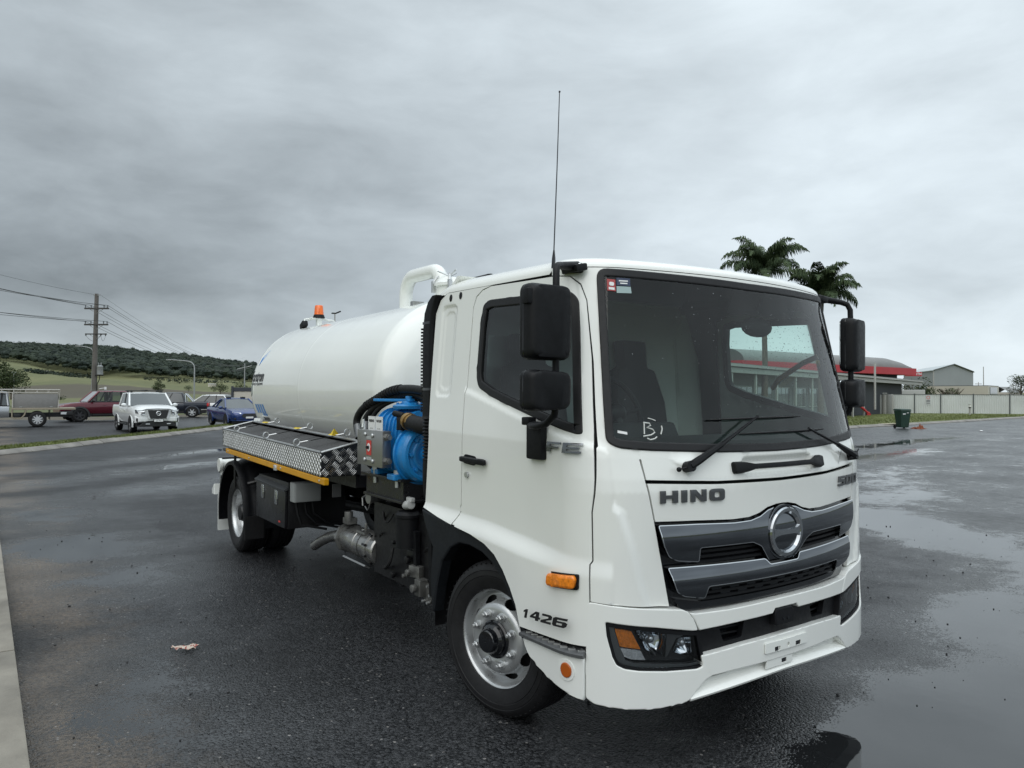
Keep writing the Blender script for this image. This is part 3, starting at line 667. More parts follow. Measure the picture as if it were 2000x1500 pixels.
for i in range(nW):
    s0 = LH * spl * (i + .12) / nW; s1 = LH * spl * (i + .88) / nW; q0 = E0 + nr * 1.54 + d * s0; q1 = E0 + nr * 1.54 + d * s1
    quadbox(m0 := MB(), q0, q1, .95, 2.35, .05); wf = loc(ho, m0, 'window', WINF, smooth=0)
    for k in range(3):
        u0 = (k + .07) / 3; u1 = (k + .93) / 3; m0 = MB(); quadbox(m0, q0.lerp(q1, u0) - nr * .02, q0.lerp(q1, u1) - nr * .02, 1.02, 2.28, .015)
        m0.v = [(x - E0.x, y - E0.y, z) for x, y, z in m0.v]; m0.ob('pane', DGLASS, wf, smooth=0)
for i in range(nW + 1):
    q = E0 + d * (LH * spl * i / nW) + nr * .15; m0 = MB(); m0.box((q.x, q.y, 1.5), (.12, .12, 3.0)); loc(ho, m0, 'veranda_post', WINF, smooth=0)
q = E0 + nr * .86 + d * LH * .74; quadbox(m0 := MB(), q, q + d * 1.9, 1.45, 2.1, .05); wf = loc(ho, m0, 'window', GUTT, smooth=0)
for k in range(2):
    m0 = MB(); quadbox(m0, q + d * (.1 + .9 * k) - nr * .02, q + d * (.9 + .9 * k) - nr * .02, 1.52, 2.02, .015); m0.v = [(x - E0.x, y - E0.y, z) for x, y, z in m0.v]; m0.ob('pane', DGLASS, wf, smooth=0)
q = at(1722, 60)
m0 = MB(); m0.tube([(-.35, 0, .75), (-.1, 0, .62), (.25, 0, .3), (.45, 0, .18)], [.06, .11, .09, .13], 7); m0.box((.4, 0, .1), (.3, .2, .16))
p = at(1687, 62); o = m0.ob('garden_hose_reel', mat('red_plastic', (.42, .03, .03), .5), None); o.location = (*p, .15); o.rotation_euler = (0, 0, R(-30)); tag(o, 'red plastic garden equipment lying on the lawn by the house', 'garden tool')
# water tanks and side gate beside the house
for px, ww, lab in ((1713, .8, 'left grey tank post by the charcoal wall'), (1727, .5, 'middle pale grey tank post by the charcoal wall'), (1734, .7, 'right grey tank post by the charcoal wall'), (1741, .5, 'pale corner post where the sheet fence begins')):
    p = at(px, 70.5); m0 = MB(); m0.lathe([(ww * .48, -.05), (ww * .5, 0), (ww * .5, 1.72), (ww * .44, 1.82), (.02, 1.86)], (0, 0, 0), (0, 0, 1), 14)
    o = m0.ob('gate_pillar', mat('pillar_grey', (.22, .225, .215), .6, var=.12) if ww > .6 else mat('pillar_pale', (.34, .34, .32), .6, var=.1), None); o.location = (*p, .1); tag(o, lab, 'post')
# sheet metal fence
FP = [at(1741, 72.6), at(1786, 72.8), at(1837, 72.6), at(1901, 72.2), at(1972, 71.5), at(2046, 71), at(2125, 70.5), at(2210, 70)]
fe = empty('sheet_metal_fence', (*FP[0], .1), label='pale grey corrugated sheet fence with dark posts along the lawn', cat='fence')
for a, b in zip(FP, FP[1:]):
    a, b = Vector(a), Vector(b); d, nr = away(a, b); Lp = (b - a).length; nn = int(Lp / .21) * 4; top = []; bot = []; ring = []
    for i in range(nn + 1):
        k = i % 4; o_ = (0, .035, .035, 0)[k]; q = a + d * (.06 + (Lp - .12) * i / nn) + nr * o_; ring.append(q)
    m0 = MB(); m0.loft([[(q.x, q.y, .12) for q in ring], [(q.x, q.y, 1.93) for q in ring]], cap=False, closed=False)
    loc(fe, m0, 'fence_panel', FENCEM, smooth=0, recalc=False)
    m0 = MB(); quadbox(m0, a + d * .05 - nr * .02, b - d * .05 - nr * .02, 1.935, 1.99, .09); loc(fe, m0, 'top_rail', FENCEP, smooth=0)
    m0 = MB(); m0.box((a.x, a.y, 1.05), (.10, .10, 2.0), math.atan2(d.y, d.x)); loc(fe, m0, 'post', FENCEP, smooth=0)
p = Vector(FP[1]).lerp(Vector(FP[2]), .52); d, nr = away(FP[1], FP[2])
S_ = plane_S((p.x - nr.x * .03, p.y - nr.y * .03, 1.5), (d.x, d.y, 0), (0, 0, 1), (-nr.x, -nr.y, 0))
sg = empty('notice', (p.x, p.y, 1.5), label='white no parking notice fixed on the sheet fence', cat='sign')
def setloc(o, root):
    for v in o.data.vertices: v.co -= root.location
    return o
setloc(panel('board', mat('notice_board', (.46, .48, .48), .5), sg, [(-.22, -.55), (.22, -.55), (.22, .4), (-.22, .4)], S_, thick=.006, res=.2), sg)
setloc(panel('ring', REDT, sg, arc((0, .16), .17, 0, 350, 20), S_, [arc((0, .16), .13, 0, 350, 20)], off=.006, thick=.004, res=.1), sg)
for z_ in (-.15, -.27, -.42): setloc(panel('line_of_print', BLACKT, sg, [(-.17, z_), (.17, z_), (.17, z_ + .05), (-.17, z_ + .05)], S_, off=.006, thick=.004, res=.2), sg)
# shed
c1 = Vector(at(1823, 120)); c2 = Vector(at(1901, 127)); c0 = Vector(at(1765, 140)); zr, ze = 7.05, 6.0; dd = c0 - c1
shd = empty('farm_shed', (c1.x, c1.y, 0), label='large pale grey gabled steel shed behind the fence', cat='shed')
mid_ = (c1 + c2) / 2; gab = [(c1.x, c1.y, 0), (c2.x, c2.y, 0), (c2.x, c2.y, ze), (mid_.x, mid_.y, zr), (c1.x, c1.y, ze)]
m0 = MB(); m0.prism(gab, (dd.x, dd.y, 0)); loc(shd, m0, 'wall', SHEDM, smooth=0)
for A, B in ((c1, mid_), (c2, mid_)):
    e_ = (A - B).normalized() * .3; f2 = -dd.normalized() * .25
    q = [vec(A + e_ + f2, ze - .08), vec(B + f2, zr + .02), vec(B + dd, zr + .02), vec(A + e_ + dd, ze - .08)]
    m0 = MB(); m0.prism(q, (0, 0, .12)); loc(shd, m0, 'roof', SHEDR, smooth=0)
m0 = MB(); m0.tube([vec(c1 - dd.normalized() * .1, 0), vec(c1 - dd.normalized() * .1, ze)], .09, 6); loc(shd, m0, 'downpipe', GUTT)
for s0, s1 in ((c1, c2),):
    m0 = MB()
    m0.tube([vec(c1 - dd.normalized() * .3, ze + .05), vec(mid_ - dd.normalized() * .3, zr + .13), vec(c2 - dd.normalized() * .3, ze + .05)], .08, 5); loc(shd, m0, 'barge_trim', FENCEP)
# red sign board with white letters showing past the fascia
a, b = Vector(at(1768, 104)), Vector(at(1801, 104)); d, nr = away(a, b); sb_ = empty('shop_sign', (a.x, a.y, 0), label='red sign board with white letters behind the end of the fascia', cat='sign')
quadbox(m0 := MB(), a, b, 4.62, 5.2, .12); loc(sb_, m0, 'board', REDF, smooth=0)
S_ = plane_S((b.x - d.x * .8 - nr.x * .02, b.y - d.y * .8 - nr.y * .02, 4.9), (d.x, d.y, 0), (0, 0, 1), (-nr.x, -nr.y, 0))
setloc(text_ob('WORTH', .46, lambda x, y: S_(x - .15, y, .005), WHITET, 'lettering', None, bold=.015), sb_).parent = sb_
# semi trailer behind the fence
a, b, c = Vector(at(1811, 93)), Vector(at(1930, 88)), Vector(at(1951, 93)); tr_ = empty('box_trailer', (a.x, a.y, 0), label='long cream box trailer parked behind the fence', cat='trailer')
q = [a, b, c, c + (a - b)]; m0 = MB(); m0.prism([vec(p_, 1.2) for p_ in q], (0, 0, 1.85)); loc(tr_, m0, 'body', CREAM, smooth=0, bevel=.04)
m0 = MB(); m0.prism([vec(p_, 3.06) for p_ in q], (0, 0, .06)); loc(tr_, m0, 'roof_rail', FENCEP, smooth=0)
d, nr = away(b, c); quadbox(m0 := MB(), b.lerp(c, .15) - nr * .05, b.lerp(c, .8) - nr * .05, 2.0, 2.9, .04); loc(tr_, m0, 'end_window', DGLASS, smooth=0)
m0 = MB(); m0.prism([vec(p_, .0) for p_ in (a.lerp(b, .7), a.lerp(b, .95), c.lerp(q[3], .05), c.lerp(q[3], .3))], (0, 0, 1.2)); loc(tr_, m0, 'running_gear', RUBBER, smooth=0)
# low white ute canopy / small shed behind fence start
p = at(1782, 86); m0 = MB(); m0.box((0, 0, 1.3), (1.5, 2.4, 2.45), R(35)); o = m0.ob('garden_cabin', mat('cabin_white', (.45, .46, .45), .5), None, smooth=0, bevel=.05); o.location = (*p, 0); tag(o, 'small white cabin roofline showing above the fence', 'cabin')
# horizon house, poles, floodlight
p = at(1963, 260); m0 = MB(); hs = empty('distant_house', (*p, 0), label='tiny pale house on the horizon left of the gum tree', cat='house')
m0.box((0, 0, 1.6), (10, 7, 3.6)); m0.ob('wall', CREAM, hs, smooth=0); m0 = MB(); m0.prism([(-5.6, -4, 3.3), (5.6, -4, 3.3), (4, 0, 5.2), (-4, 0, 5.2)], (0, .3, .1)); m0.prism([(-5.6, 4, 3.3), (5.6, 4, 3.3), (4, .3, 5.2), (-4, .3, 5.2)], (0, .2, .1)); m0.ob('roof', ROOFG, hs, smooth=0)
def pole(name, label, cat, px, d, py, r, base=0, heads=None):
    x, y = at(px, d); zt = hz_(py, d); e_ = empty(name, (x, y, base), label=label, cat=cat); m0 = MB(); m0.tube([(0, 0, 0), (0, 0, zt - base)], [r, r * .6], 8); m0.ob('pole', GUTT, e_); return e_, zt - base
pole('radio_mast', 'thin pale mast rising behind the box trailer', 'mast', 1921, 110, 712, .09)
e_, zt = pole('power_pole', 'small distant power pole left of the thin mast', 'power pole', 1911, 230, 742, .16); m0 = MB(); m0.box((0, 0, zt - .6), (2.2, .12, .15), R(-30)); m0.ob('crossarm', BARK, e_)
e_, zt = pole('power_pole', 'tiny power pole standing beside the horizon house', 'power pole', 1979, 230, 746, .16); m0 = MB(); m0.box((0, 0, zt - .5), (2.2, .12, .15), R(-30)); m0.ob('crossarm', BARK, e_)
e_, zt = pole('floodlight_pole', 'slim floodlight pole rising behind the tank right of the beacon', 'light pole', 653, 70, 612, .09)
m0 = MB(); m0.box((.3, 0, zt + .05), (.5, .35, .12), 0, M=Matrix.Rotation(R(-25), 3, 'Y')); m0.box((-.1, .1, zt - .05), (.3, .3, .1)); m0.ob('lamp_head', BLACKP, e_, smooth=0)
e_, zt = pole('floodlight_pole', 'slim floodlight pole seen through the cab above the red fascia', 'light pole', 1446, 120, 682, .10)
m0 = MB(); m0.box((0, 0, zt), (.7, .4, .3)); m0.ob('lamp_head', BLACKP, e_, smooth=0)
e_, zt = pole('power_pole', 'power pole seen through the cab left of the red fascia', 'power pole', 1413, 160, 689, .14); m0 = MB(); m0.box((0, 0, zt - .3), (2.4, .12, .15), R(-35)); m0.ob('crossarm', BARK, e_)
x, y = at(1894, 67.5); bo = empty('bollard_light', (x, y, .1), label='short white topped bollard light on the lawn by the fence', cat='bollard'); m0 = MB(); m0.cyl((0, 0, 0), (0, 0, .62), .085, n=12); m0.ob('post', GUTT, bo)
m0 = MB(); m0.cyl((0, 0, .62), (0, 0, .72), .11, n=12); m0.ob('collar', BLACKP, bo); m0 = MB(); m0.cyl((0, 0, .72), (0, 0, .90), .10, n=12); m0.ob('lamp', mat('bollard_lamp', (.8, .8, .78), .3), bo); m0 = MB(); m0.cyl((0, 0, .90), (0, 0, .95), .12, n=12); m0.ob('cap', GUTT, bo)
# bare bush and garden bushes
def bush(label, px, d, py, w, bare=False, z0=.1):
    x, y = at(px, d); h_ = hz_(py, d) - z0; e_ = empty('bush', (x, y, z0), label=label, cat='bush'); m0 = MB()
    for k in range(60 if bare else 12):
        a = random.random() * 6.28; s_ = random.uniform(.2, .5) * w; m0.tube([(0, 0, 0), (math.cos(a) * s_ * .4, math.sin(a) * s_ * .4, h_ * .6), (math.cos(a) * s_, math.sin(a) * s_, h_ * random.uniform(.8, 1))], [.05, .035, .015], 4, cap=False)
    m0.ob('branches', BARK, e_)
    cr = MB()
    for k in range(9): crown(cr, (random.uniform(-.4, .4) * w, random.uniform(-.4, .4) * w, h_ * random.uniform(.45, .85)), w * .22, 20 if bare else 90, .14, .9)
    cr.ob('foliage', LEAF, e_, smooth=0, recalc=False)
bush('nearly leafless bush showing above the fence before the trailer', 1858, 80, 753, 2.6, True)
bush('dark green bush growing behind the right end of the house', 1783, 90, 734, 4.2)
bush('round green bush showing between house eave and trailer', 1800, 88, 752, 3.0)
# wheelie bin
x, y = at(1762, 40.6); bi = empty('wheelie_bin', (x, y, 0), R(-28), label='dark green wheelie bin standing on the wet asphalt near the lawn', cat='bin')
BING = mat('bin_green', (.012, .04, .028), .5, var=.2)
m0 = MB(); m0.loft([[(-.22, -.24, .06), (.22, -.24, .06), (.22, .2, .06), (-.22, .2, .06)], [(-.29, -.34, .98), (.29, -.34, .98), (.29, .32, .98), (-.29, .32, .98)]]); m0.ob('body', BING, bi, smooth=0, bevel=.03)
m0 = MB(); m0.loft([[(-.31, -.37, .985), (.31, -.37, .985), (.31, .36, .985), (-.31, .36, .985)], [(-.28, -.33, 1.06), (.28, -.33, 1.06), (.28, .3, 1.08), (-.28, .3, 1.08)]]); m0.ob('lid', BING, bi, smooth=0, bevel=.02)
for s_ in (-1, 1): m0 = MB(); m0.cyl((s_ * .30, .25, .1), (s_ * .24, .25, .1), .1, n=14); m0.ob('wheel', RUBBER, bi)
m0 = MB(); m0.tube([(-.26, .33, 1.0), (-.26, .42, 1.02), (.26, .42, 1.02), (.26, .33, 1.0)], .018, 6); m0.ob('handle', BING, bi)
m0 = MB(); m0.box((-.1, -.325, .80), (.16, .01, .05)); m0.box((.1, -.33, .86), (.1, .01, .03)); m0.ob('label', WHITET, bi, smooth=0)
# orange cloth
m0 = MB(); gx = 12
hs_ = [[(random.random() ** 2) * .22 * math.sin(math.pi * i / gx) * math.sin(math.pi * j / gx) + .01 for j in range(gx + 1)] for i in range(gx + 1)]
for i in range(3, 6):
    for j in range(5, 9): hs_[j][i] += .22 * math.sin(i * 2.1 + j) ** 2
m0.add([(-.5 + i / gx + .06 * math.sin(j * 1.7), (-.4 + .8 * j / gx + .05 * math.sin(i * 2.2)), hs_[i][j]) for i in range(gx + 1) for j in range(gx + 1)], [(i * (gx + 1) + j, (i + 1) * (gx + 1) + j, (i + 1) * (gx + 1) + j + 1, i * (gx + 1) + j + 1) for i in range(gx) for j in range(gx)])
o = m0.ob('discarded_cloth', mat('rust_cloth', (.22, .065, .03), .9, var=.4), None, smooth=70, recalc=False); o.scale = (.8, .8, .8); o.location = (*at(1793, 40.2), .0); tag(o, 'crumpled rust orange cloth lying beside the wheelie bin', 'cloth')
m0 = MB(); m0.ball((0, 0, .03), .07, 8, 5, (1.6, 1, .5)); o = m0.ob('litter', WHITET); o.location = (*at(1916, 37.5), 0); tag(o, 'scrap of white litter on the wet asphalt before the fence', 'litter')
# red and white wrapper near the truck
m0 = MB(); k = 3
for sgn, ang, ln, wd in ((1, R(14), .15, .03), (1, R(-14), .12, .04), (1, R(165), .09, .025)):
    n0 = len(m0.v)
    rows_ = []
    for i in range(k + 1):
        t = i / k * ln; rows_ += [(math.cos(ang) * t - math.sin(ang) * wd * s_, math.sin(ang) * t + math.cos(ang) * wd * s_, .010 + .035 * abs(math.sin(i * 1.9 + s_ * 1.1))) for s_ in (-1, -.3, .4, 1)]
    m0.add(rows_, [(i * 4 + j, i * 4 + j + 1, i * 4 + j + 5, i * 4 + j + 4) for i in range(k) for j in range(3)])
m_, N, L = nodes_mat('wrapper'); geo = N.new('ShaderNodeTexCoord'); nz = tex_noise(N, L, geo.outputs['Object'], 40, 2); r = N.new('ShaderNodeValToRGB'); L.new(nz, r.inputs[0]); r.color_ramp.interpolation = 'CONSTANT'; r.color_ramp.elements[0].color = (.50, .43, .36, 1); r.color_ramp.elements[1].position = .54; r.color_ramp.elements[1].color = (.30, .07, .05, 1); L.new(r.outputs[0], N['Principled BSDF'].inputs['Base Color'])
o = m0.ob('food_wrapper', m_, None, smooth=0, recalc=False); o.location = (-2.25, 3.12, 0); o.scale = (.75, .75, .75); o.rotation_euler = (0, 0, R(-20)); tag(o, 'crumpled red and cream wrapper lying on the asphalt left of the truck', 'litter')
# loose stones
m0 = MB()
for _ in range(700):
    if random.random() < .6: x, y = random.uniform(.2, 7), random.uniform(-1.6, 4.0)
    else: x, y = random.uniform(-3.1, 0), random.uniform(0, 9)
    r_ = .003 + .008 * random.random() ** 4
    m0.ball((x, y, r_ * .5), r_, 5, 3, (random.uniform(.7, 1.3), random.uniform(.7, 1.3), random.uniform(.6, 1)))
tag(m0.ob('loose_stones', mat('stone', (.03, .031, .033), .55, var=.5, vs=40), None, smooth=0, recalc=False), kind='stuff')
# palms
def palm(label, px, d, crown_py, w, seed):
    random.seed(seed); x, y = at(px, d); zc = hz_(crown_py, d); p_ = empty('palm_tree', (x, y, .1), label=label, cat='palm tree', group='queen palms behind the truck')
    m0 = MB(); m0.tube([(0, 0, -.1), (.06, 0, zc * .4), (.02, .05, zc * .8), (0, 0, zc - .1)], [.22, .16, .14, .16], 10); m0.ob('trunk', BARK, p_)
    m0 = MB(); m0.tube([(0, 0, zc - .9), (0, 0, zc - .3), (0, 0, zc + .3)], [.16, .19, .08], 10); m0.ob('crownshaft', mat('crownshaft', (.05, .055, .03), .6, var=.3), p_)
    nf = 21
    for k in range(nf):
        az = 2.399 * k + random.uniform(-.25, .25); el = R(82 - 72 * (k / nf) ** 1.3 + random.uniform(-8, 8)); L_ = w * random.uniform(.9, 1.15); pts = []; q = Vector((0, 0, zc)); e2 = el
        hd = Vector((math.cos(az), math.sin(az), 0)); windv = Vector((-_r.x, -_r.y, 0)) * .0
        seg = 16
        for i in range(seg + 1):
            pts.append(q.copy()); q = q + (hd * math.cos(e2) + Vector((0, 0, math.sin(e2))) + windv * i / seg).normalized() * L_ / seg; e2 -= R(random.uniform(5.0, 8.0) * (1.0 if i > 4 else .5) * (1.9 if i > 10 else 1))
        fr = MB(); fr.tube(pts, [.035 * (1 - .8 * i / seg) for i in range(seg + 1)], 4)
        for i in range(2, seg + 1):
            for sub in range(6):
                f0 = pts[i - 1].lerp(pts[i], sub / 6); t = (i + sub / 6) / seg; ll = .74 * math.sin(math.pi * min(1, .15 + t * .85)) ** .7 + .12; tg = (pts[i] - pts[i - 1]).normalized(); sd = tg.cross(Vector((0, 0, 1))); sd = sd.normalized() if sd.length > .05 else Vector((1, 0, 0))
                for s_ in (-1, 1):
                    dv = (sd * s_ * random.uniform(.5, 1) + tg * random.uniform(.3, .8) + Vector((0, 0, random.uniform(-.35, .35)))).normalized(); e1 = f0 + dv * ll * .5; e3 = e1 + (dv * .6 + Vector((0, 0, -1.15))).normalized() * ll * .55; wv = tg * .024
                    fr.add([f0 - wv, f0 + wv, e1 + wv * 1.2, e1 - wv * 1.2, e3], [(0, 1, 2, 3), (3, 2, 4)])
        fr.ob('frond', PALML, p_, smooth=0, recalc=False)
    random.seed(7)
PALML = leaf_mat('palm_leaves', (.028, .050, .024), (.095, .13, .060), .8)
palm('taller palm behind the cab roof, left of its twin', 1493, 44, 535, 3.0, 3)
palm('lower palm behind the cab corner nearest the passenger mirror', 1603, 44, 580, 2.8, 12)
# ------------------------------------------------------------------ truck: cab surface
def sstep(a,b,x):
    t=min(1.,max(0.,(x-a)/(b-a))); return t*t*(3-2*t)
def lerp_tab(tab,x):
    if x<=tab[0][0]: return tab[0][1]
    for (a,va),(b,vb) in zip(tab,tab[1:]):
        if x<=b:
            t=(x-a)/(b-a); return va+(vb-va)*t
    return tab[-1][1]
def _contour():
    pts=[]
    n=40
    for i in range(n+1):
        x=.84*i/n; pts.append((x,.02+.115*(x/.84)**2))
    P0=(.84,.135);P1=(.97,.171);P2=(1.1,.26);P3=(1.1,.42)
    for i in range(1,31):
        t=i/30;s=1-t
        pts.append(tuple(s**3*a+3*s*s*t*b+3*s*t*t*c+t**3*d for a,b,c,d in zip(P0,P1,P2,P3)))
    for i in range(1,41): pts.append((1.1,.42+1.6*i/40))
    U=[0.]
    for a,b in zip(pts,pts[1:]): U.append(U[-1]+math.dist(a,b))
    return pts,U
CP,CU=_contour()
def contour(u):
    u=abs(u); i=min(max(bisect.bisect_right(CU,u)-1,0),len(CU)-2)
    t=(u-CU[i])/(CU[i+1]-CU[i]); a,b=CP[i],CP[i+1]
    return a[0]+(b[0]-a[0])*t, a[1]+(b[1]-a[1])*t
YO=[(.2,0),(1.30,0),(1.36,.006),(1.46,.026),(1.57,.055),(2.31,.20),(2.5,.235)]
SX=[(.2,1),(1.5,1),(1.7,.988),(2.36,.935),(2.5,.92)]
def S0(u,z):
    x,y=contour(u)
    x*=lerp_tab(SX,z); y+=lerp_tab(YO,z)*(1-sstep(.45,1.3,y))
    return (math.copysign(x,u),y,z+.02*(y-.2))
def relief(u, z):
    au = abs(u); o = 0.0
    if au > 1.02:
        # shoulder below the window line and the flare above the sill
        ln = 1.761 - (2.186 - au) / 1.118 * .242
        if au < 2.2: o += .013 * sstep(-.012, .03, ln - z)
        sw = 1.045 if au > 1.9 else 1.045 - (1.9 - au) * .06
        k = 1.0 if au > 1.6 else sstep(1.12, 1.6, au)
        o += (.012 + .03 * k) * sstep(-.01, .09, sw - z)
        # pressed recess in the rear quarter
        if au > 2.2:
            for hw, hh, dp in ((.088, .275, .010), (.058, .235, .006)):
                dx = abs(au - 2.455) - hw + .04; dz = abs(z - 1.985) - hh + .04
                sd = math.hypot(max(dx, 0), max(dz, 0)) + min(max(dx, dz), 0) - .04
                o -= dp * (1 - sstep(-.014, .010, sd))
    elif z < 1.5:
        # curved crease on the corner panel
        uc = lerp_tab([(.75, .83), (.885, .874), (1.049, .917), (1.212, .971), (1.324, 1.08)], z)
        o += .016 * sstep(-.02, .035, au - uc) * (1 - sstep(1.20, 1.34, z)) if au > .72 else 0
        if 1.33 < z < 1.5:
            # cowl: hand hold recess and the slanted facets by the wiper pivots
            dx = abs(u - .015) - .29 + .03; dz = abs(z - 1.402) - .044 + .03
            sd = math.hypot(max(dx, 0), max(dz, 0)) + min(max(dx, dz), 0) - .03
            o -= .026 * (1 - sstep(-.022, .008, sd))
            o += .010 * sstep(0, .04, (z - 1.36) - abs(au - .62) * .9) * (1 - sstep(1.43, 1.455, z)) if .35 < au < .85 else 0
    return o
def S(u, z, off=0.0, rel=True):
    e = 2e-3
    p = Vector(S0(u, z)); a = Vector(S0(u + e, z)) - Vector(S0(u - e, z)); b = Vector(S0(u, z + e)) - Vector(S0(u, z - e))
    n = a.cross(b).normalized()
    if abs(n.y) > .25:
        if n.y > 0: n = -n
    elif n.x * p.x < 0: n = -n
    return p + n * (off + (relief(u, z) if rel else 0))
def Sf(u, z, off=0.0): return S(u, z, off, False)
def mir(P): return [(-u, z) for u, z in P][::-1]
def sym_poly(half): return half + [(-u, z) for u, z in half[::-1] if abs(u) > 1e-6]
T = empty('vacuum_tanker_truck', (0, 0, 0), label='white vacuum tanker truck parked on the wet asphalt, blue pump behind cab', cat='truck')

# --- windscreen frame, roof
WS_OUT = rnd([(-1.018, 1.53), (-.965, 1.503), (-.80, 1.490), (-.4, 1.474), (0, 1.468), (.4, 1.474), (.80, 1.490), (.965, 1.503), (1.018, 1.53), (1.004, 2.358), (.6, 2.352), (0, 2.345), (-.6, 2.352), (-1.004, 2.358)], [.06, .03, .03, .03, .03, .03, .03, .03, .06, .055, .02, .02, .02, .055])
fr = panel('windscreen_surround', WHITE, T, [(-1.058, 1.46), (-.5, 1.44), (.5, 1.44), (1.058, 1.46), (1.046, 1.9), (1.058, 2.20), (1.083, 2.281), (1.137, 2.323), (1.25, 2.334), (1.25, 2.362), (.5, 2.362), (-.5, 2.362), (-1.25, 2.362), (-1.25, 2.334), (-1.137, 2.323), (-1.083, 2.281), (-1.058, 2.20), (-1.046, 1.9)], S, [inset(WS_OUT, .02)], thick=.03, res=.05)
seal = panel('windscreen_seal', RUBBER2, T, WS_OUT, Sf, [inset(WS_OUT, .040)], off=.010, thick=.03, res=.03, edge=.006)
wsc = panel('windscreen', WS, T, inset(WS_OUT, .030), Sf, off=.001, thick=.0005, res=.07)
wsc.data.polygons.foreach_set('use_smooth', [True] * len(wsc.data.polygons))
# single-sheet glass: keep only the outer skin
def outer_skin(o):
    bm = bmesh.new(); bm.from_mesh(o.data); bm.verts.ensure_lookup_table(); n_ = len(bm.verts) // 2
    bmesh.ops.delete(bm, geom=[v for v in bm.verts if v.index >= n_], context='VERTS'); bm.to_mesh(o.data); bm.free()
outer_skin(wsc)
def roof_pt(u, t):
    zb = 2.366 - .025 * sstep(1.24, 1.27, abs(u)); p = Vector(S0(u, zb)); x, y = contour(u); e = 1e-3
    a = Vector(contour(abs(u) + e)) - Vector(contour(abs(u) - e if abs(u) > e else 0)); n = Vector((a.y, -a.x)).normalized()
    if n.y > .2: n = -n
    nx = math.copysign(abs(n.x), -u) if abs(u) > 1e-6 else 0; ny = abs(n.y)
    dr = .13 * (1 - math.cos(t * math.pi / 2)); h = (2.427 - zb) * math.sin(t * math.pi / 2)
    drop = .085 * max(0, (abs(u) - 2.46) / .17) ** 2
    return Vector((p.x + nx * dr, p.y + ny * dr, p.z + h - drop * (.3 + .7 * t)))
us = [0.0] + sorted([.0635 * i for i in range(1, 42)] + [1.235, 1.255]); us = [u for u in us if u < 2.62] + [2.62]
m0 = MB(); nt = 8; full = [-u for u in us[::-1]][:-1] + us; vs = []
for t in range(nt + 1): vs += [roof_pt(u, t / nt) for u in full]
nu = len(full); fs = [(i * nu + j, i * nu + j + 1, (i + 1) * nu + j + 1, (i + 1) * nu + j) for i in range(nt) for j in range(nu - 1)]
top = nt * nu; mid = len(us) - 1; K = 12; rows_ = []
for k, u in enumerate(us):
    a_, b_ = vs[top + mid - k], vs[top + mid + k]; row = []
    for j in range(K + 1):
        if j == 0: row.append(top + mid - k); continue
        if j == K: row.append(top + mid + k); continue
        s_ = j / K; q = a_.lerp(b_, s_); w_ = abs(b_.x - a_.x) / 2; q.z += .035 * (1 - (2 * s_ - 1) ** 2) * min(1, w_ / .9) ** 2; vs.append(q); row.append(len(vs) - 1)
    rows_.append(row)
for r0, r1 in zip(rows_[1:], rows_[2:]): fs += [(r0[j], r0[j + 1], r1[j + 1], r1[j]) for j in range(K)]
fs += [tuple(rows_[1][j:j + 2] + [top + mid]) for j in range(K)]
m0.add(vs, fs); rf = m0.ob('roof', WHITE, T, smooth=50)
# inner lining so that the cab is closed and dark inside
m0 = MB(); lin = [(Vector(p) + (Vector((0, .95, 2.0)) - Vector(p)).normalized() * .03) for p in vs]; m0.add(lin, fs); m0.ob('headlining', INTER, T, smooth=50)
# --- rear quarters, rear wall
Q = [(-1.985, 2.3395), (-2.50, 2.338), (-2.575, 2.30), (-2.622, 2.22), (-2.615, 1.9), (-2.60, 1.46), (-2.64, 1.016), (-2.437, .991), (-2.258, .974), (-2.186, 1.10), (-2.180, 1.67), (-2.184, 2.225), (-2.158, 2.290), (-2.093, 2.325)]
for s_ in (1, -1):
    q = panel('rear_quarter_panel', WHITE, T, Q if s_ > 0 else mir(Q), S, res=.017 if s_ > 0 else .05)
    for cx_, cz_ in ((2.45, 2.305), (2.335, 2.310)):
        panel('blanking_plug', BLACKP, q, [(-s_ * cx_ + .016 * math.cos(a), cz_ + .022 * math.sin(a)) for a in [k * .5236 for k in range(12)]], S, off=.003, thick=.006, res=.05)
rw = MB(); L_, R_ = [], []
for z_ in (1.0, 1.2, 1.5, 1.8, 2.1, 2.3, 2.38, 2.44):
    uu = 2.60 if z_ < 2.3 else 2.50 if z_ < 2.41 else 2.44; a_ = Vector(S0(-uu, z_)); b_ = Vector(S0(uu, z_)); a_.x += .02; b_.x -= .02; L_.append(a_); R_.append(b_)
rw.loft([[a_ for a_ in L_] + [Vector((a_.x, a_.y - .03, a_.z)) for a_ in L_[::-1]], [b_ for b_ in R_] + [Vector((b_.x, b_.y - .03, b_.z)) for b_ in R_[::-1]]]); rw.ob('rear_wall', WHITE, T, smooth=0)
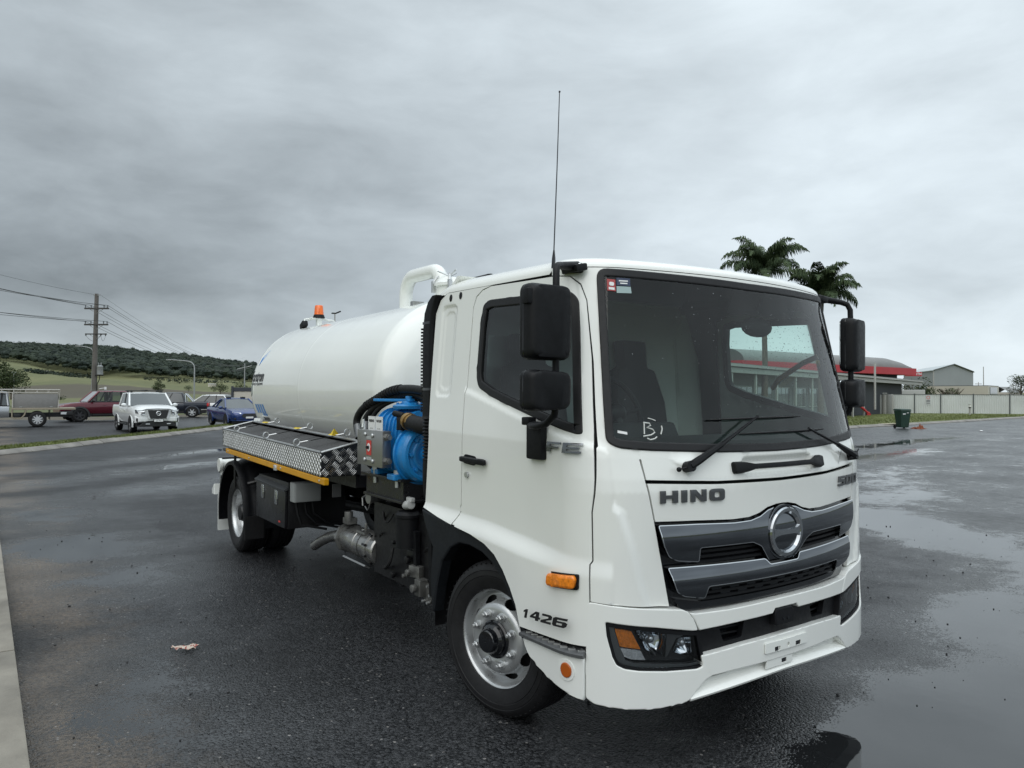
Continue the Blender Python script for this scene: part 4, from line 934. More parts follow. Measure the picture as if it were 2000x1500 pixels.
# --- doors
DOOR = [(-2.150, 2.285), (-2.176, 2.225), (-2.172, 1.67), (-2.178, 1.10), (-2.245, .978), (-2.021, .963), (-1.876, .938), (-1.778, .900), (-1.697, .836), (-1.632, .761), (-1.582, .688), (-1.547, .592), (-1.126, .606), (-1.115, .806), (-1.118, .975), (-1.106, .992), (-1.110, 1.213), (-1.068, 1.584), (-1.055, 1.917), (-1.063, 2.20), (-1.088, 2.276), (-1.14, 2.318), (-1.25, 2.327), (-1.987, 2.334), (-2.09, 2.318)]
WIN = rnd([(-2.065, 2.240), (-1.973, 2.258), (-1.55, 2.253), (-1.139, 2.247), (-1.098, 2.205), (-1.100, 2.065), (-1.121, 1.565), (-1.150, 1.560), (-1.899, 1.718), (-2.051, 1.766), (-2.081, 1.82), (-2.084, 1.931), (-2.084, 2.105)], .03)
for s_ in (1, -1):
    f = (lambda P: P) if s_ > 0 else mir
    d_ = panel('door', WHITE, T, f(DOOR), S, [f(inset(WIN, .018))], thick=.03, res=.0165 if s_ > 0 else .05)
    panel('window_seal', RUBBER2, d_, f(WIN), S, [f(inset(WIN, .044))], off=.006, thick=.04, res=.03, edge=.005)
    outer_skin(panel('door_window', SG if s_ > 0 else WS, d_, f(inset(WIN, .040)), Sf, off=-.008, thick=.0005, res=.08))
    S3 = lambda u, z, off=0.0, s_=s_: S(s_ * u, z, off)
    panel('handle_cup', BLACKP, d_, f(rnd([(-2.165, 1.338), (-2.03, 1.332), (-2.02, 1.385), (-2.15, 1.390)], .03)), S, off=.004, thick=.01, res=.05)
    h = MB(); h.loft([[S3(u, z + dz, o) for z, dz, o in ((1.362, -.017 * k, .012), (1.362, -.013 * k, .035 * kk), (1.362, .013 * k, .035 * kk), (1.362, .017 * k, .012))] for u, k, kk in ((-2.165, .9, .8), (-2.13, 1, 1), (-2.0, 1, 1), (-1.93, 1.1, 1), (-1.905, .8, .7))]); h.ob('handle', BLACKP, d_, bevel=.004)
    k = MB(); c_ = S3(-2.115, 1.275, .004); c2 = S3(-2.115, 1.275, .014); k.cyl(c_, c2, .016, n=14); k.ob('key_lock', STEEL, d_)
    # grab handle inside, on the pillar
# dark linings behind the shut lines
for s_ in (1, -1):
    f = (lambda P: P) if s_ > 0 else mir
    panel('pillar_lining', INTER, T, f([(-2.27, 1.0), (-2.12, 1.0), (-2.115, 2.26), (-1.98, 2.30), (-1.2, 2.30), (-1.10, 2.25), (-1.08, 2.20), (-1.10, 1.5), (-1.13, .62), (-1.03, .62), (-1.03, 1.5), (-.98, 2.36), (-2.4, 2.36), (-2.3, 2.0)]), Sf, off=-.05, thick=.01, res=.06)
# --- corner panels, cowl, front panel
CORN = [(-1.055, 1.512), (-1.0, 1.50), (-.878, 1.484), (-.858, 1.352), (-.815, 1.163), (-.735, .775), (-.95, .795), (-1.109, .812), (-1.111, .975), (-1.099, .992), (-1.103, 1.213), (-1.065, 1.50)]
for s_ in (1, -1): panel('corner_panel', WHITE, T, CORN if s_ > 0 else mir(CORN), S, res=.018 if s_ > 0 else .03)
cowl = panel('cowl_panel', WHITE, T, sym_poly([(-.868, 1.490), (-.85, 1.360), (-.457, 1.342), (0, 1.337)]), S, res=.016)
def bumpline(o): return [(-.84 + .036 * 0, 1.168 - o), (-.583, 1.162 - o), (-.36, 1.153 - o), (-.25, 1.156 - o), (-.18, 1.170 - o), (-.115, 1.195 - o), (-.05, 1.206 - o), (0, 1.208 - o)]
HP = [(-.846, 1.343), (-.45, 1.326), (0, 1.321), (.45, 1.326), (.846, 1.343), (.808, 1.168)] + [(-u, z) for u, z in bumpline(0)[1:]] + bumpline(0)[1:-1][::-1] + [(-.808, 1.168)]
front = panel('front_panel', WHITE, T, HP, S, res=.035)
GL = {'H': ([(0, 0), (.30, 0), (.30, .36), (.70, .36), (.70, 0), (1, 0), (1, 1), (.70, 1), (.70, .64), (.30, .64), (.30, 1), (0, 1)], None, 1), 'I': ([(0, 0), (1, 0), (1, 1), (0, 1)], None, .32),
      'N': ([(0, 0), (.28, 0), (.28, .58), (.68, 0), (1, 0), (1, 1), (.72, 1), (.72, .42), (.32, 1), (0, 1)], None, .95),
      'O': (rnd([(0, 0), (1, 0), (1, 1), (0, 1)], .28), rnd([(.30, .27), (.70, .27), (.70, .73), (.30, .73)], .12), .95),
      '5': ([(0, 0), (.86, 0), (1, .14), (1, .50), (.86, .64), (.30, .64), (.30, .77), (1, .77), (1, 1), (0, 1), (0, .42), (.70, .42), (.70, .23), (0, .23)], None, 1), '0': (rnd([(0, 0), (1, 0), (1, 1), (0, 1)], .25), rnd([(.30, .24), (.70, .24), (.70, .76), (.30, .76)], .1), 1),
      '1': ([(.25, 0), (.62, 0), (.62, 1), (.30, 1), (0, .8), (0, .58), (.25, .70)], None, .62), '4': ([(.55, 0), (.85, 0), (.85, .22), (1, .22), (1, .45), (.85, .45), (.85, 1), (.48, 1), (0, .44), (0, .22), (.55, .22)], [(.28, .45), (.55, .45), (.55, .76)], 1),
      '2': ([(0, 0), (1, 0), (1, .24), (.42, .24), (1, .52), (1, .86), (.86, 1), (.05, 1), (.05, .77), (.70, .77), (.70, .62), (0, .26)], None, 1), '6': ([(.15, 0), (.85, 0), (1, .15), (1, .48), (.85, .62), (.30, .62), (.30, .77), (.95, .77), (.95, 1), (.15, 1), (0, .85), (0, .15)], [(.30, .2), (.70, .2), (.70, .42), (.30, .42)], 1),
      'F': ([(0, 0), (.24, 0), (.24, .38), (.85, .38), (.85, .58), (.24, .58), (.24, .78), (1, .78), (1, 1), (0, 1)], None, 1), 'E': ([(0, 0), (1, 0), (1, .22), (.24, .22), (.24, .40), (.88, .40), (.88, .60), (.24, .60), (.24, .78), (1, .78), (1, 1), (0, 1)], None, 1)}
def badge(txt, u0, u1, zf, h, parent, m_, gap=.22, shear=0.0, off=.010, name='badge_letter', th=.008):
    ws = [GL[c][2] for c in txt]; tot = sum(ws) + gap * (len(ws) - 1); sc = (u1 - u0) / tot; u = u0
    for c, w_ in zip(txt, ws):
        o_, hl, _w = GL[c]; mp = lambda P: [(u + p[0] * w_ * sc + shear * h * p[1], zf(u + p[0] * w_ * sc) + p[1] * h) for p in P]
        panel(name, m_, parent, mp(o_), S, [mp(hl)] if hl else [], off=off, thick=th, res=.02); u += (w_ + gap) * sc
badge('HINO', -.786, -.418, lambda u: 1.250 + .004 * (-u - .4), .056, front, BADGE)
badge('500', .585, .885, lambda u: 1.245, .054, front, BADGE, gap=.14, shear=.15)
drs = [o for o in T.children if o.name.startswith('door')]
badge('FE', -1.335, -1.135, lambda u: 1.472, .046, drs[0], mat('badge_silver', (.20, .21, .22), .22, .95), gap=.16, shear=.35, off=.018)
badge('1426', -1.468, -1.196, lambda u: .664 + (u + 1.468) * .07, .044, drs[0], BLACKT, gap=.12, shear=.25, off=.0425, th=.003)
badge('1426', 1.196, 1.468, lambda u: .68, .044, drs[1], BLACKT, gap=.12, shear=.25, off=.0425, th=.003)
# --- grille
bk = panel('grille_backing', BLACKG, T, [(-.81, 1.158)] + [(u, z - .012) for u, z in bumpline(0)[1:]] + [(-u, z - .012) for u, z in bumpline(0)[1:-1][::-1]] + [(.81, 1.158), (.70, .735), (-.70, .735)], Sf, off=-.035, thick=.03, res=.06)
CA = [(-.80, 1.152)] + [(u, z - .014) for u, z in bumpline(0)[1:]] + [(-u, z - .014) for u, z in bumpline(0)[1:-1][::-1]] + [(.80, 1.152), (.772, 1.05), (.748, 1.005), (.70, .982), (.575, .968), (.575, 1.035), (.245, 1.034), (.185, 1.01), (.128, .948), (.10, .922), (-.10, .922), (-.128, .948), (-.185, 1.01), (-.245, 1.034), (-.575, 1.035), (-.575, .968), (-.70, .982), (-.748, 1.005), (-.772, 1.05)]
CB = [(-.745, .952), (-.14, .943), (-.112, .914), (.112, .914), (.14, .943), (.745, .952), (.704, .84), (.66, .814), (.537, .792), (.525, .850), (-.525, .850), (-.537, .792), (-.66, .814), (-.704, .84)]
for P_, nm, zc_, hh_ in ((CA, 'upper_grille_bar', 1.055, .125), (CB, 'lower_grille_bar', .868, .085)):
    Sg = lambda u, z, off=0.0, zc_=zc_, hh_=hh_: Sf(u, z, off + .020 * max(-1.0, 1 - ((z - zc_) / hh_) ** 2))
    panel(nm, SMOKE, T, rnd(P_, .012, 3), Sg, off=.004, thick=.05, res=.022, edge=.004)
    panel('edge_glint', CHROME, [o for o in T.children if o.name == nm][0], rnd(P_, .012, 3), Sg, [inset(rnd(P_, .012, 3), .0045)], off=.003, thick=.004, res=.04)  # chrome ring stands in for the sky's glint along the bar's rounded edge
def slat(u0, u1, z_, o_, name='grille_slat', h=.010, m_=BLACKP):
    nn = 14; mb = MB(); mb.loft([[Sf(u0 + (u1 - u0) * i / nn, z_ + dz, oo) for dz, oo in ((-h, o_ - .03), (-h * .6, o_), (h * .6, o_), (h, o_ - .03))] for i in range(nn + 1)]); return mb.ob(name, m_, T, smooth=30)
for z_ in (1.012, .988, .963):
    slat(-.575, -.15, z_, -.008); slat(.15, .575, z_, -.008)
for z_ in (.838, .815, .792): slat(-.53, .53, z_, -.006)
m0 = MB()
for z_ in (.826, .803):
    for i in range(9): u = -.48 + .115 * i + (.055 if z_ < .81 else 0); m0.loft([[Sf(u, z_ - .004, -.012), Sf(u, z_ + .004, -.012), Sf(u, z_ + .004, -.03), Sf(u, z_ - .004, -.03)], [Sf(u + .06, z_ - .004, -.012), Sf(u + .06, z_ + .004, -.012), Sf(u + .06, z_ + .004, -.03), Sf(u + .06, z_ - .004, -.03)]])
m0.ob('slat_rib', DARKP, T, smooth=0)['kind'] = 'stuff'
panel('grille_gap_strip', BLACKG, T, rnd([(-.70, .802), (-.55, .775), (.55, .775), (.70, .802), (.655, .738), (.5, .745), (-.5, .745), (-.655, .738)], .01), Sf, off=-.012, thick=.05, res=.06)  # black strip coloured to read as the deep dark gap above the bumper
# emblem: ring with a cross bar
em = MB(); EC = Vector(Sf(0, 1.064, .022)); ex = Vector((1, 0, 0)); ez = Vector((0, 0, 1)); en = Vector((0, -1, 0))
def ring_pt(a, r, h): return EC + ex * r * math.cos(a) * 1.06 + ez * r * math.sin(a) + en * h
NR = 48; em.add([ring_pt(2 * math.pi * i / NR, r, h) for r, h in ((.126, -.03), (.126, .004), (.120, .012), (.104, .012), (.094, .0), (.094, -.03)) for i in range(NR)], [(j * NR + i, j * NR + (i + 1) % NR, (j + 1) * NR + (i + 1) % NR, (j + 1) * NR + i) for j in range(5) for i in range(NR)])
bar = []
for x_, hh in ((-.104, .050), (-.085, .030), (-.05, .022), (0, .020), (.05, .022), (.085, .030), (.104, .050)): bar.append([EC + ex * x_ + ez * dz + en * oo for dz, oo in ((-hh, -.02), (-hh * .55, .010), (hh * .55, .010), (hh, -.02))])
em.loft(bar); emb = em.ob('emblem', mat('emblem_chrome', (.40, .42, .44), .10, 1.0), T, smooth=35)
m0 = MB(); m0.cyl(EC + en * -.032, EC + en * -.024, .125, n=40); m0.ob('emblem_backing', BLACKG, emb)
m0 = MB(); m0.add([ring_pt(2 * math.pi * i / NR, r, h) for r, h in ((.140, -.026), (.138, -.006), (.130, -.006), (.128, -.03)) for i in range(NR)], [(j * NR + i, j * NR + (i + 1) % NR, (j + 1) * NR + (i + 1) % NR, (j + 1) * NR + i) for j in range(3) for i in range(NR)]); m0.ob('emblem_ring', SMOKE, emb, smooth=35)
# --- bumper
BO = .026
BC = [(-1.128, .800), (-1.101, .808), (-.951, .789), (-.676, .759), (-.645, .745), (-.612, .705), (-.590, .654), (-.622, .656), (-.825, .692), (-1.048, .725), (-1.042, .66), (-1.018, .57), (-1.0, .532), (-.965, .514), (-.90, .502), (-.76, .485), (-.593, .474), (-.560, .482), (-.570, .534), (-.545, .534), (-.525, .48), (-.505, .432), (-.545, .420), (-.60, .375), (-.632, .341), (-.658, .331), (-.795, .323), (-.943, .334), (-1.094, .353), (-1.130, .375)]
bmp = empty('front_bumper', (0, 0, 0)); bmp.parent = T
def lampface(s_): return (lambda u, z, off=0.0: Sf(s_ * u, z, off))
for s_ in (1, -1):
    panel('corner_section', WHITE, bmp, rnd(BC, .010, 3) if s_ > 0 else mir(rnd(BC, .010, 3)), Sf, off=BO, thick=.07, res=.018, edge=.004)
UB = [(-.638, .740), (-.60, .733), (-.387, .730), (-.16, .735), (0, .737)]; UB2 = [(-.582, .654), (-.30, .664), (-.105, .668), (-.085, .690), (0, .690)]
panel('upper_bar', WHITE, bmp, UB[:-1] + [(-u, z) for u, z in UB[::-1]] + [(.606, .70)] + [(-u, z) for u, z in UB2[:-1]] + UB2[:-1][::-1] + [(-.606, .70)], Sf, off=BO, thick=.10, res=.018, edge=.004)
panel('centre_strip', BLACKP, bmp, [(-.60, .668), (-.1, .675), (.1, .675), (.60, .668), (.585, .520), (.2, .545), (-.2, .545), (-.585, .520)], Sf, [rnd([(-.44, .648), (-.27, .655), (-.29, .572), (-.41, .568)], .015), rnd([(.44, .648), (.27, .655), (.29, .572), (.41, .568)], .015)], off=-.012, thick=.03, res=.05)
panel('strip_backing', BLACKG, bmp, [(-.62, .66), (.62, .66), (.60, .52), (-.60, .52)], Sf, off=-.075, thick=.01, res=.1)
for s_ in (1, -1):
    for z_ in (.59, .62): m0 = MB(); m0.tube([Sf(s_ * .43, z_, -.05), Sf(s_ * .35, z_, -.05), Sf(s_ * .27, z_, -.05)], .006, 6); m0.ob('intake_bar', BLACKP, bmp)
panel('camera_housing', BLACKP, bmp, rnd([(-.080, .688), (.042, .688), (.064, .660), (.060, .600), (-.086, .600), (-.092, .660)], .02), Sf, off=.030, thick=.05, res=.04, edge=.006)
m0 = MB()
for x_ in (-.028, .006): c_ = Sf(x_, .632, .030); m0.cyl(c_, c_ + Vector((0, -.004, 0)), .008, n=10)
m0.ob('sensor', DARKP, bmp)
panel('lower_bar', WHITE, bmp, [(-.555, .534), (-.3, .551), (0, .558), (.3, .551), (.555, .534), (.535, .48), (.515, .432), (.378, .438), (0, .440), (-.378, .438), (-.515, .432), (-.535, .48)], Sf, off=BO + .001, thick=.08, res=.018, edge=.004)
VH = [rnd([(s_ * a, b) for a, b in ((.55, .405), (.50, .428), (.385, .436), (.385, .414))], .006) for s_ in (1, -1)]
panel('valance', WHITE, bmp, [(-.60, .385), (-.515, .436), (0, .445), (.515, .436), (.60, .385), (.45, .362), (0, .378), (-.45, .362)], Sf, VH, off=-.018, thick=.02, res=.03)
panel('vent_backing', BLACKG, bmp, [(-.62, .45), (.62, .45), (.62, .36), (-.62, .36)], Sf, off=-.06, thick=.01, res=.1)
lp = MB(); rings = []
for i in range(41):
    u = -.632 + 1.264 * i / 40; zb = .341 + .04 * (1 - abs(u / .632) ** 1.6); rings.append([Sf(u, zb + dz, oo) for dz, oo in ((-.012, -.05), (-.010, BO - .004), (.0, BO), (.012, BO - .01), (.030 + .02 * (1 - abs(u / .632)), -.024), (.0, -.05))])
lp.loft(rings); lp.ob('lower_lip', WHITE, bmp, smooth=40)
pk = [rnd([(-.105, .505), (-.062, .505), (-.062, .482), (-.105, .482)], .005), rnd([(.062, .505), (.105, .505), (.105, .482), (.062, .482)], .005), arc((0, .500), .012, 0, 330, 11)]
P1 = panel('plate_bracket', WHITE2, bmp, rnd([(-.173, .482), (.166, .480), (.160, .531), (-.173, .531)], .004), Sf, pk, off=BO + .010, thick=.006, res=.04)
P2_ = panel('plate_bracket', WHITE2, bmp, rnd([(-.155, .400), (.055, .400), (.055, .446), (-.145, .446)], .004), Sf, [rnd([(-.035, .432), (.005, .432), (.005, .410), (-.035, .410)], .005)], off=BO - .004, thick=.006, res=.04)
for q, P_ in ((P1, ((-.10, .494, .05, .028), (.09, .494, .05, .028), (-.15, .515, .008, .012), (.145, .515, .008, .012))), (P2_, ((-.015, .421, .044, .026),))):
    for cx_, cz_, w_, h_ in P_: panel('slot', BLACKG, q, [(cx_ - w_ / 2, cz_ - h_ / 2), (cx_ + w_ / 2, cz_ - h_ / 2), (cx_ + w_ / 2, cz_ + h_ / 2), (cx_ - w_ / 2, cz_ + h_ / 2)], Sf, off=BO + (.0065 if q is P1 else -.0075), thick=.003, res=.05)
# --- headlamps
HO = [(-1.048, .716), (-1.036, .643), (-1.015, .564), (-.999, .530), (-.964, .511), (-.899, .498), (-.763, .481), (-.633, .470), (-.560, .472), (-.545, .480), (-.566, .564), (-.583, .640), (-.699, .657), (-.825, .682), (-.914, .700)]
REF = mat('lamp_reflector', (.70, .73, .76), .09, 1.0); BEZ = mat('lamp_bezel', (.010, .011, .013), .25, coat=.3); DRL = mat('lamp_light_guide', (.11, .12, .125), .2, .1, coat=.5)
for s_ in (1, -1):
    f = (lambda P: P) if s_ > 0 else mir
    hl = panel('headlamp', BEZ, T, f(HO), Sf, off=-.045, thick=.03, res=.04)
    m0 = MB(); rg = [f(inset(HO, .004)), f(inset(HO, .012))]
    panel('lamp_rim', BLACKP, hl, f(inset(HO, -.004)), Sf, [f(inset(HO, .013))], off=.016, thick=.07, res=.04)
    panel('light_guide', DRL, hl, f([(-1.036, .705), (-1.024, .64), (-1.003, .566), (-.985, .535), (-.955, .522), (-.895, .509), (-.763, .492), (-.633, .481), (-.562, .482), (-.558, .497), (-.633, .496), (-.763, .510), (-.914, .531), (-.955, .546), (-.982, .604), (-1.008, .688), (-1.0, .70)]), Sf, off=-.006, thick=.02, res=.02)
    m0 = MB()
    for i in range(13): u = -.90 + .026 * i; m0.ball(Sf(s_ * u, .521 - (u + .90) * .115 - .012, -.004), .006, 6, 4)
    m0.ob('light_diode', REF, hl)['kind'] = 'stuff'
    panel('indicator_lens', AMBER, hl, f([(-1.004, .686), (-.961, .680), (-.925, .672), (-.878, .588), (-.980, .606)]), Sf, off=-.012, thick=.02, res=.015)
    panel('position_lamp', LENS, hl, f([(-.978, .598), (-.902, .587), (-.876, .580), (-.851, .536), (-.925, .545), (-.957, .558)]), Sf, off=-.014, thick=.02, res=.015)
    def bowl(P, depth, nm):
        c_ = (sum(p[0] for p in P) / len(P), sum(p[1] for p in P) / len(P)); PP = resample(P, .02); mb = MB(); rings = []
        for k, (sc, dp) in enumerate(((1, -.008), (.96, -.016), (.80, -.016 - depth * .5), (.55, -.016 - depth * .85), (.2, -.016 - depth))): rings.append([Sf(s_ * (c_[0] + (p[0] - c_[0]) * sc), c_[1] + (p[1] - c_[1]) * sc, dp) for p in PP])
        mb.loft(rings, cap=False); mb.add(rings[-1], [tuple(range(len(rings[-1])))]); o = mb.ob(nm, REF, hl, smooth=25, recalc=False)
        b_ = MB(); b_.ball(Sf(s_ * c_[0], c_[1] + .012, -.03), .022, 12, 8, (1, 1, 1)); b_.ob('bulb', mat('bulb_glass', (.5, .53, .56), .05, .6), o)
    bowl([(-.908, .680), (-.834, .666), (-.749, .645), (-.749, .61), (-.771, .552), (-.816, .557), (-.855, .589), (-.87, .625)], .030, 'main_reflector')
    bowl([(-.673, .622), (-.612, .618), (-.603, .521), (-.706, .560)], .030, 'high_beam_reflector')
    panel('bezel_strip', mat('lamp_bezel_grey', (.10, .105, .11), .3, .3), hl, f([(-.744, .655), (-.657, .645), (-.657, .628), (-.692, .622), (-.741, .547), (-.752, .540)]), Sf, off=-.004, thick=.02, res=.02)
    panel('bezel_strip', mat('lamp_bezel_grey', (.10, .105, .11), .3, .3), hl, f([(-.87, .640), (-.862, .64), (-.80, .556), (-.806, .553)]), Sf, off=-.004, thick=.02, res=.02)
    outer_skin(panel('lamp_glass', LG, hl, f(inset(HO, .008)), Sf, off=.006, thick=.0005, res=.05))
# --- lower side: step, skirt, lamps, arch trim
SK = [(-1.535, .535), (-1.52, .505), (-1.496, .475), (-1.39, .427), (-1.279, .396), (-1.132, .368), (-1.132, .552), (-1.30, .546)]
STP = [(-1.545, .588), (-1.126, .602), (-1.128, .556), (-1.54, .540)]
ARO = [(-2.64, 1.005), (-2.449, .985), (-2.25, .968), (-2.021, .955), (-1.88, .930), (-1.784, .893), (-1.705, .829), (-1.640, .755), (-1.590, .683), (-1.556, .59), (-1.545, .52)]
ARI = [(-1.575, .52), (-1.585, .60), (-1.659, .68), (-1.739, .765), (-1.846, .839), (-1.947, .875), (-2.08, .888), (-2.188, .88), (-2.285, .835), (-2.384, .736), (-2.444, .569), (-2.476, .416), (-2.497, .41), (-2.523, .586), (-2.50, .80), (-2.60, .92)]
for s_ in (1, -1):
    f = (lambda P: P) if s_ > 0 else mir
    sk = panel('step_skirt', WHITE, T, f(SK), Sf, off=.045, thick=.04, res=.03, edge=.005)
    c_ = (-s_ * 1.208, .487); sf = (lambda u, z, off=0.0: Sf(u, z, off))
    panel('round_marker_bezel', WHITE2, sk, [(c_[0] + .040 * math.cos(k * .349), c_[1] + .048 * math.sin(k * .349)) for k in range(18)], Sf, off=.049, thick=.01, res=.05)
    panel('round_marker_lens', mat('marker_lens_dark', (.42, .09, .008), .2, coat=.5), sk, [(c_[0] + .027 * math.cos(k * .349), c_[1] + .034 * math.sin(k * .349)) for k in range(18)], Sf, off=.055, thick=.01, res=.02, edge=.004)
    st = panel('step', DARKP, T, f(STP), Sf, off=-.03, thick=.02, res=.05)
    mb = MB(); nn = 16; rings = []
    for i in range(nn + 1):
        u = s_ * (-1.543 + .412 * i / nn); zz = .548 + .012 * i / nn
        rings.append([Sf(u, zz, -.05), Sf(u, zz, .060), Sf(u, zz + .014, .062), Sf(u, zz + .018, .05), Sf(u, zz + .022, -.05)])
    mb.loft(rings); mb.ob('tread', mat('step_tread_grey', (.12, .125, .13), .5, .3, var=.2, vs=30), st, smooth=30)
    mb = MB()
    for i in range(9):
        u = s_ * (-1.51 + .044 * i); mb.tube([Sf(u, .571 + .0012 * i, -.0), Sf(u + .02 * s_, .573 + .0012 * i, .02), Sf(u, .572 + .0012 * i, .04)], .006, 5)
    mb.ob('grip_stud', ALU, st)['kind'] = 'stuff'
    ind = panel('side_indicator', AMBER, T, f(rnd([(-1.335, .842), (-1.175, .862), (-1.165, .905), (-1.175, .922), (-1.322, .903), (-1.34, .885)], .012)), Sf, off=.062, thick=.03, res=.02, edge=.012)
    panel('lamp_base', BLACKP, ind, f(rnd([(-1.338, .836), (-1.160, .857), (-1.158, .928), (-1.325, .910), (-1.343, .885)], .01)), Sf, off=.036, thick=.02, res=.04)
    panel('arch_trim', DARKP, T, f(ARO + ARI), Sf, off=.028, thick=.07, res=.035, edge=.008)
    mb = MB(); yc, zc = 1.12, .42
    prof = [(.60 * math.cos(R(a)), .52 * math.sin(R(a))) for a in range(-10, 200, 14)]
    mb.loft([[(-s_ * 1.07, yc + p[0], zc + p[1]) for p in prof], [(-s_ * .55, yc + p[0], zc + p[1]) for p in prof]], cap=False, closed=False); mb.ob('inner_arch', CHASSIS, T, smooth=40)
    lamp = panel('roof_marker_lamp', BLACKP, T, f(rnd([(-1.170, 2.338), (-1.075, 2.333), (-1.062, 2.352), (-1.066, 2.376), (-1.165, 2.382), (-1.182, 2.365)], .015)), Sf, off=.030, thick=.03, res=.03, edge=.006)
    panel('lens', LENS, lamp, f(rnd([(-1.165, 2.352), (-1.078, 2.348), (-1.070, 2.372), (-1.162, 2.378), (-1.174, 2.365)], .01)), Sf, off=.042, thick=.015, res=.02, edge=.008)
# --- hand hold, wipers
mb = MB(); rings = []
for u, w_, o_ in ((-.352, .020, .012), (-.345, .030, .026), (-.30, .030, .030), (-.262, .024, .040), (-.22, .014, .046), (0, .014, .046), (.24, .014, .046), (.285, .026, .042), (.32, .034, .034), (.375, .034, .030), (.385, .022, .012)): rings.append([Sf(u, 1.398 + dz * w_, oo) for dz, oo in ((-1, o_ - .022), (-.7, o_), (.7, o_), (1, o_ - .022))])
mb.loft(rings); mb.ob('front_hand_hold', BLACKP, T, bevel=.004, seg=2)
def wiper(pu, pz, eu, ez_, b0, b1):
    w0 = MB(); P0 = Sf(pu, pz, .035); P1 = Sf(eu, ez_, .050); M_ = P0.lerp(P1, .42) + Vector((0, -.012, 0))
    w0.tube([P0, P0.lerp(M_, .3), M_], [.021, .020, .013], 8); w0.tube([M_, P0.lerp(P1, .75) + Vector((0, -.006, 0)), P1], [.010, .007, .006], 6)
    w0.cyl(Sf(pu, pz, .0), Sf(pu, pz, .05), .026, n=14); o = w0.ob('wiper', BLACKP, T)
    bl = MB(); nn = 12
    for lo, hi, r_ in ((.006, .016, .004), (.018, .026, .005)):
        bl.tube([Sf(b0[0] + (b1[0] - b0[0]) * i / nn, b0[1] + (b1[1] - b0[1]) * i / nn, (lo + hi) / 2 + (.012 * math.sin(math.pi * i / nn) if r_ > .0045 else 0)) for i in range(nn + 1)], [r_ * (.5 + .5 * math.sin(math.pi * min(1, .15 + .7 * i / nn))) for i in range(nn + 1)], 6)
    bl.ob('wiper_blade', RUBBER2, o); ns = MB(); q = Sf(pu - .06, pz - .012, .03); ns.ball(q, .012, 8, 6); ns.tube([q, Sf(pu - .02, pz - .004, .045), Sf(pu + .05, pz + .03, .05)], .004, 5); ns.ob('washer_nozzle', BLACKP, o)
wiper(-.629, 1.412, -.161, 1.638, (-.457, 1.628), (.236, 1.638)); wiper(.80, 1.40, .25, 1.566, (-.273, 1.556), (.47, 1.562))
# --- stickers and crayon mark on the glass
def sticker(P_, m_, nm='sticker', off=.004): return panel(nm, m_, wsc, P_, Sf, off=off, thick=.001, res=.05)
sticker([(-.956, 2.247), (-.912, 2.244), (-.910, 2.302), (-.954, 2.305)], mat('sticker_red', (.36, .05, .05), .4)); sticker([(-.948, 2.252), (-.918, 2.250), (-.918, 2.262), (-.948, 2.264)], WHITET, off=.0055)
sticker(rnd([(-.945, 2.272), (-.920, 2.270), (-.918, 2.288), (-.943, 2.291)], .008), WHITET, off=.0055)
sticker([(-.905, 2.275), (-.829, 2.273), (-.828, 2.312), (-.904, 2.312)], mat('sticker_navy', (.03, .045, .09), .4)); sticker([(-.908, 2.236), (-.826, 2.238), (-.828, 2.270), (-.906, 2.270)], mat('sticker_pale', (.32, .42, .42), .4))
for z_, a_, b_ in ((2.297, -.892, -.842), (2.285, -.886, -.846)): sticker([(a_, z_ - .003), (b_, z_ - .003), (b_, z_ + .003), (a_, z_ + .003)], WHITET, off=.0055)
sticker([(-.960, 1.572), (-.914, 1.564), (-.914, 1.576), (-.959, 1.584)], WHITET); sticker([(1.0 - .035, 1.90), (1.0 - .012, 1.90), (1.0 - .012, 2.02), (1.0 - .035, 2.02)], WHITET)
CHALK = mat('white_crayon', (.6, .62, .6), .8)
def stroke(P_, r_=.0035):
    m0 = MB(); m0.tube([Sf(u, z, .003) for u, z in P_], r_, 5); return m0
m0 = stroke([(-.822, 1.622), (-.827, 1.566)]); m0.tube([Sf(u, z, .003) for u, z in [(-.826, 1.620), (-.795, 1.616), (-.788, 1.606), (-.812, 1.597), (-.780, 1.588), (-.770, 1.574), (-.792, 1.562), (-.834, 1.556)]], .0035, 5); m0.ob('crayon_letter', CHALK, wsc)
m0 = stroke([(-.815, 1.547), (-.80, 1.540), (-.775, 1.545), (-.762, 1.553)]); m0.ob('crayon_curve', CHALK, wsc); m0 = stroke([(-.738, 1.565), (-.728, 1.590), (-.730, 1.605)]); m0.ob('crayon_curve', CHALK, wsc); m0 = stroke([(-.80, 1.640), (-.775, 1.634), (-.760, 1.628)], .0025); m0.ob('crayon_curve', CHALK, wsc)
# --- rain drops
rd = random.Random(5); m0 = MB(); nd = 0
while nd < 1300:
    u = rd.gauss(.32, .33) if rd.random() < .8 else rd.uniform(-.95, .95); z_ = rd.gauss(1.93, .15) if rd.random() < .75 else rd.uniform(1.6, 2.3)
    if not inside((u, z_), inset(WS_OUT, .05)): continue
    r_ = .0009 + .0021 * rd.random() ** 3; c_ = Sf(u, z_, .002); m0.ball(c_, r_, 5, 3, (1, .6, 1.1)); nd += 1
m0.ob('rain_drops', DROP, wsc, smooth=80, recalc=False)['kind'] = 'stuff'
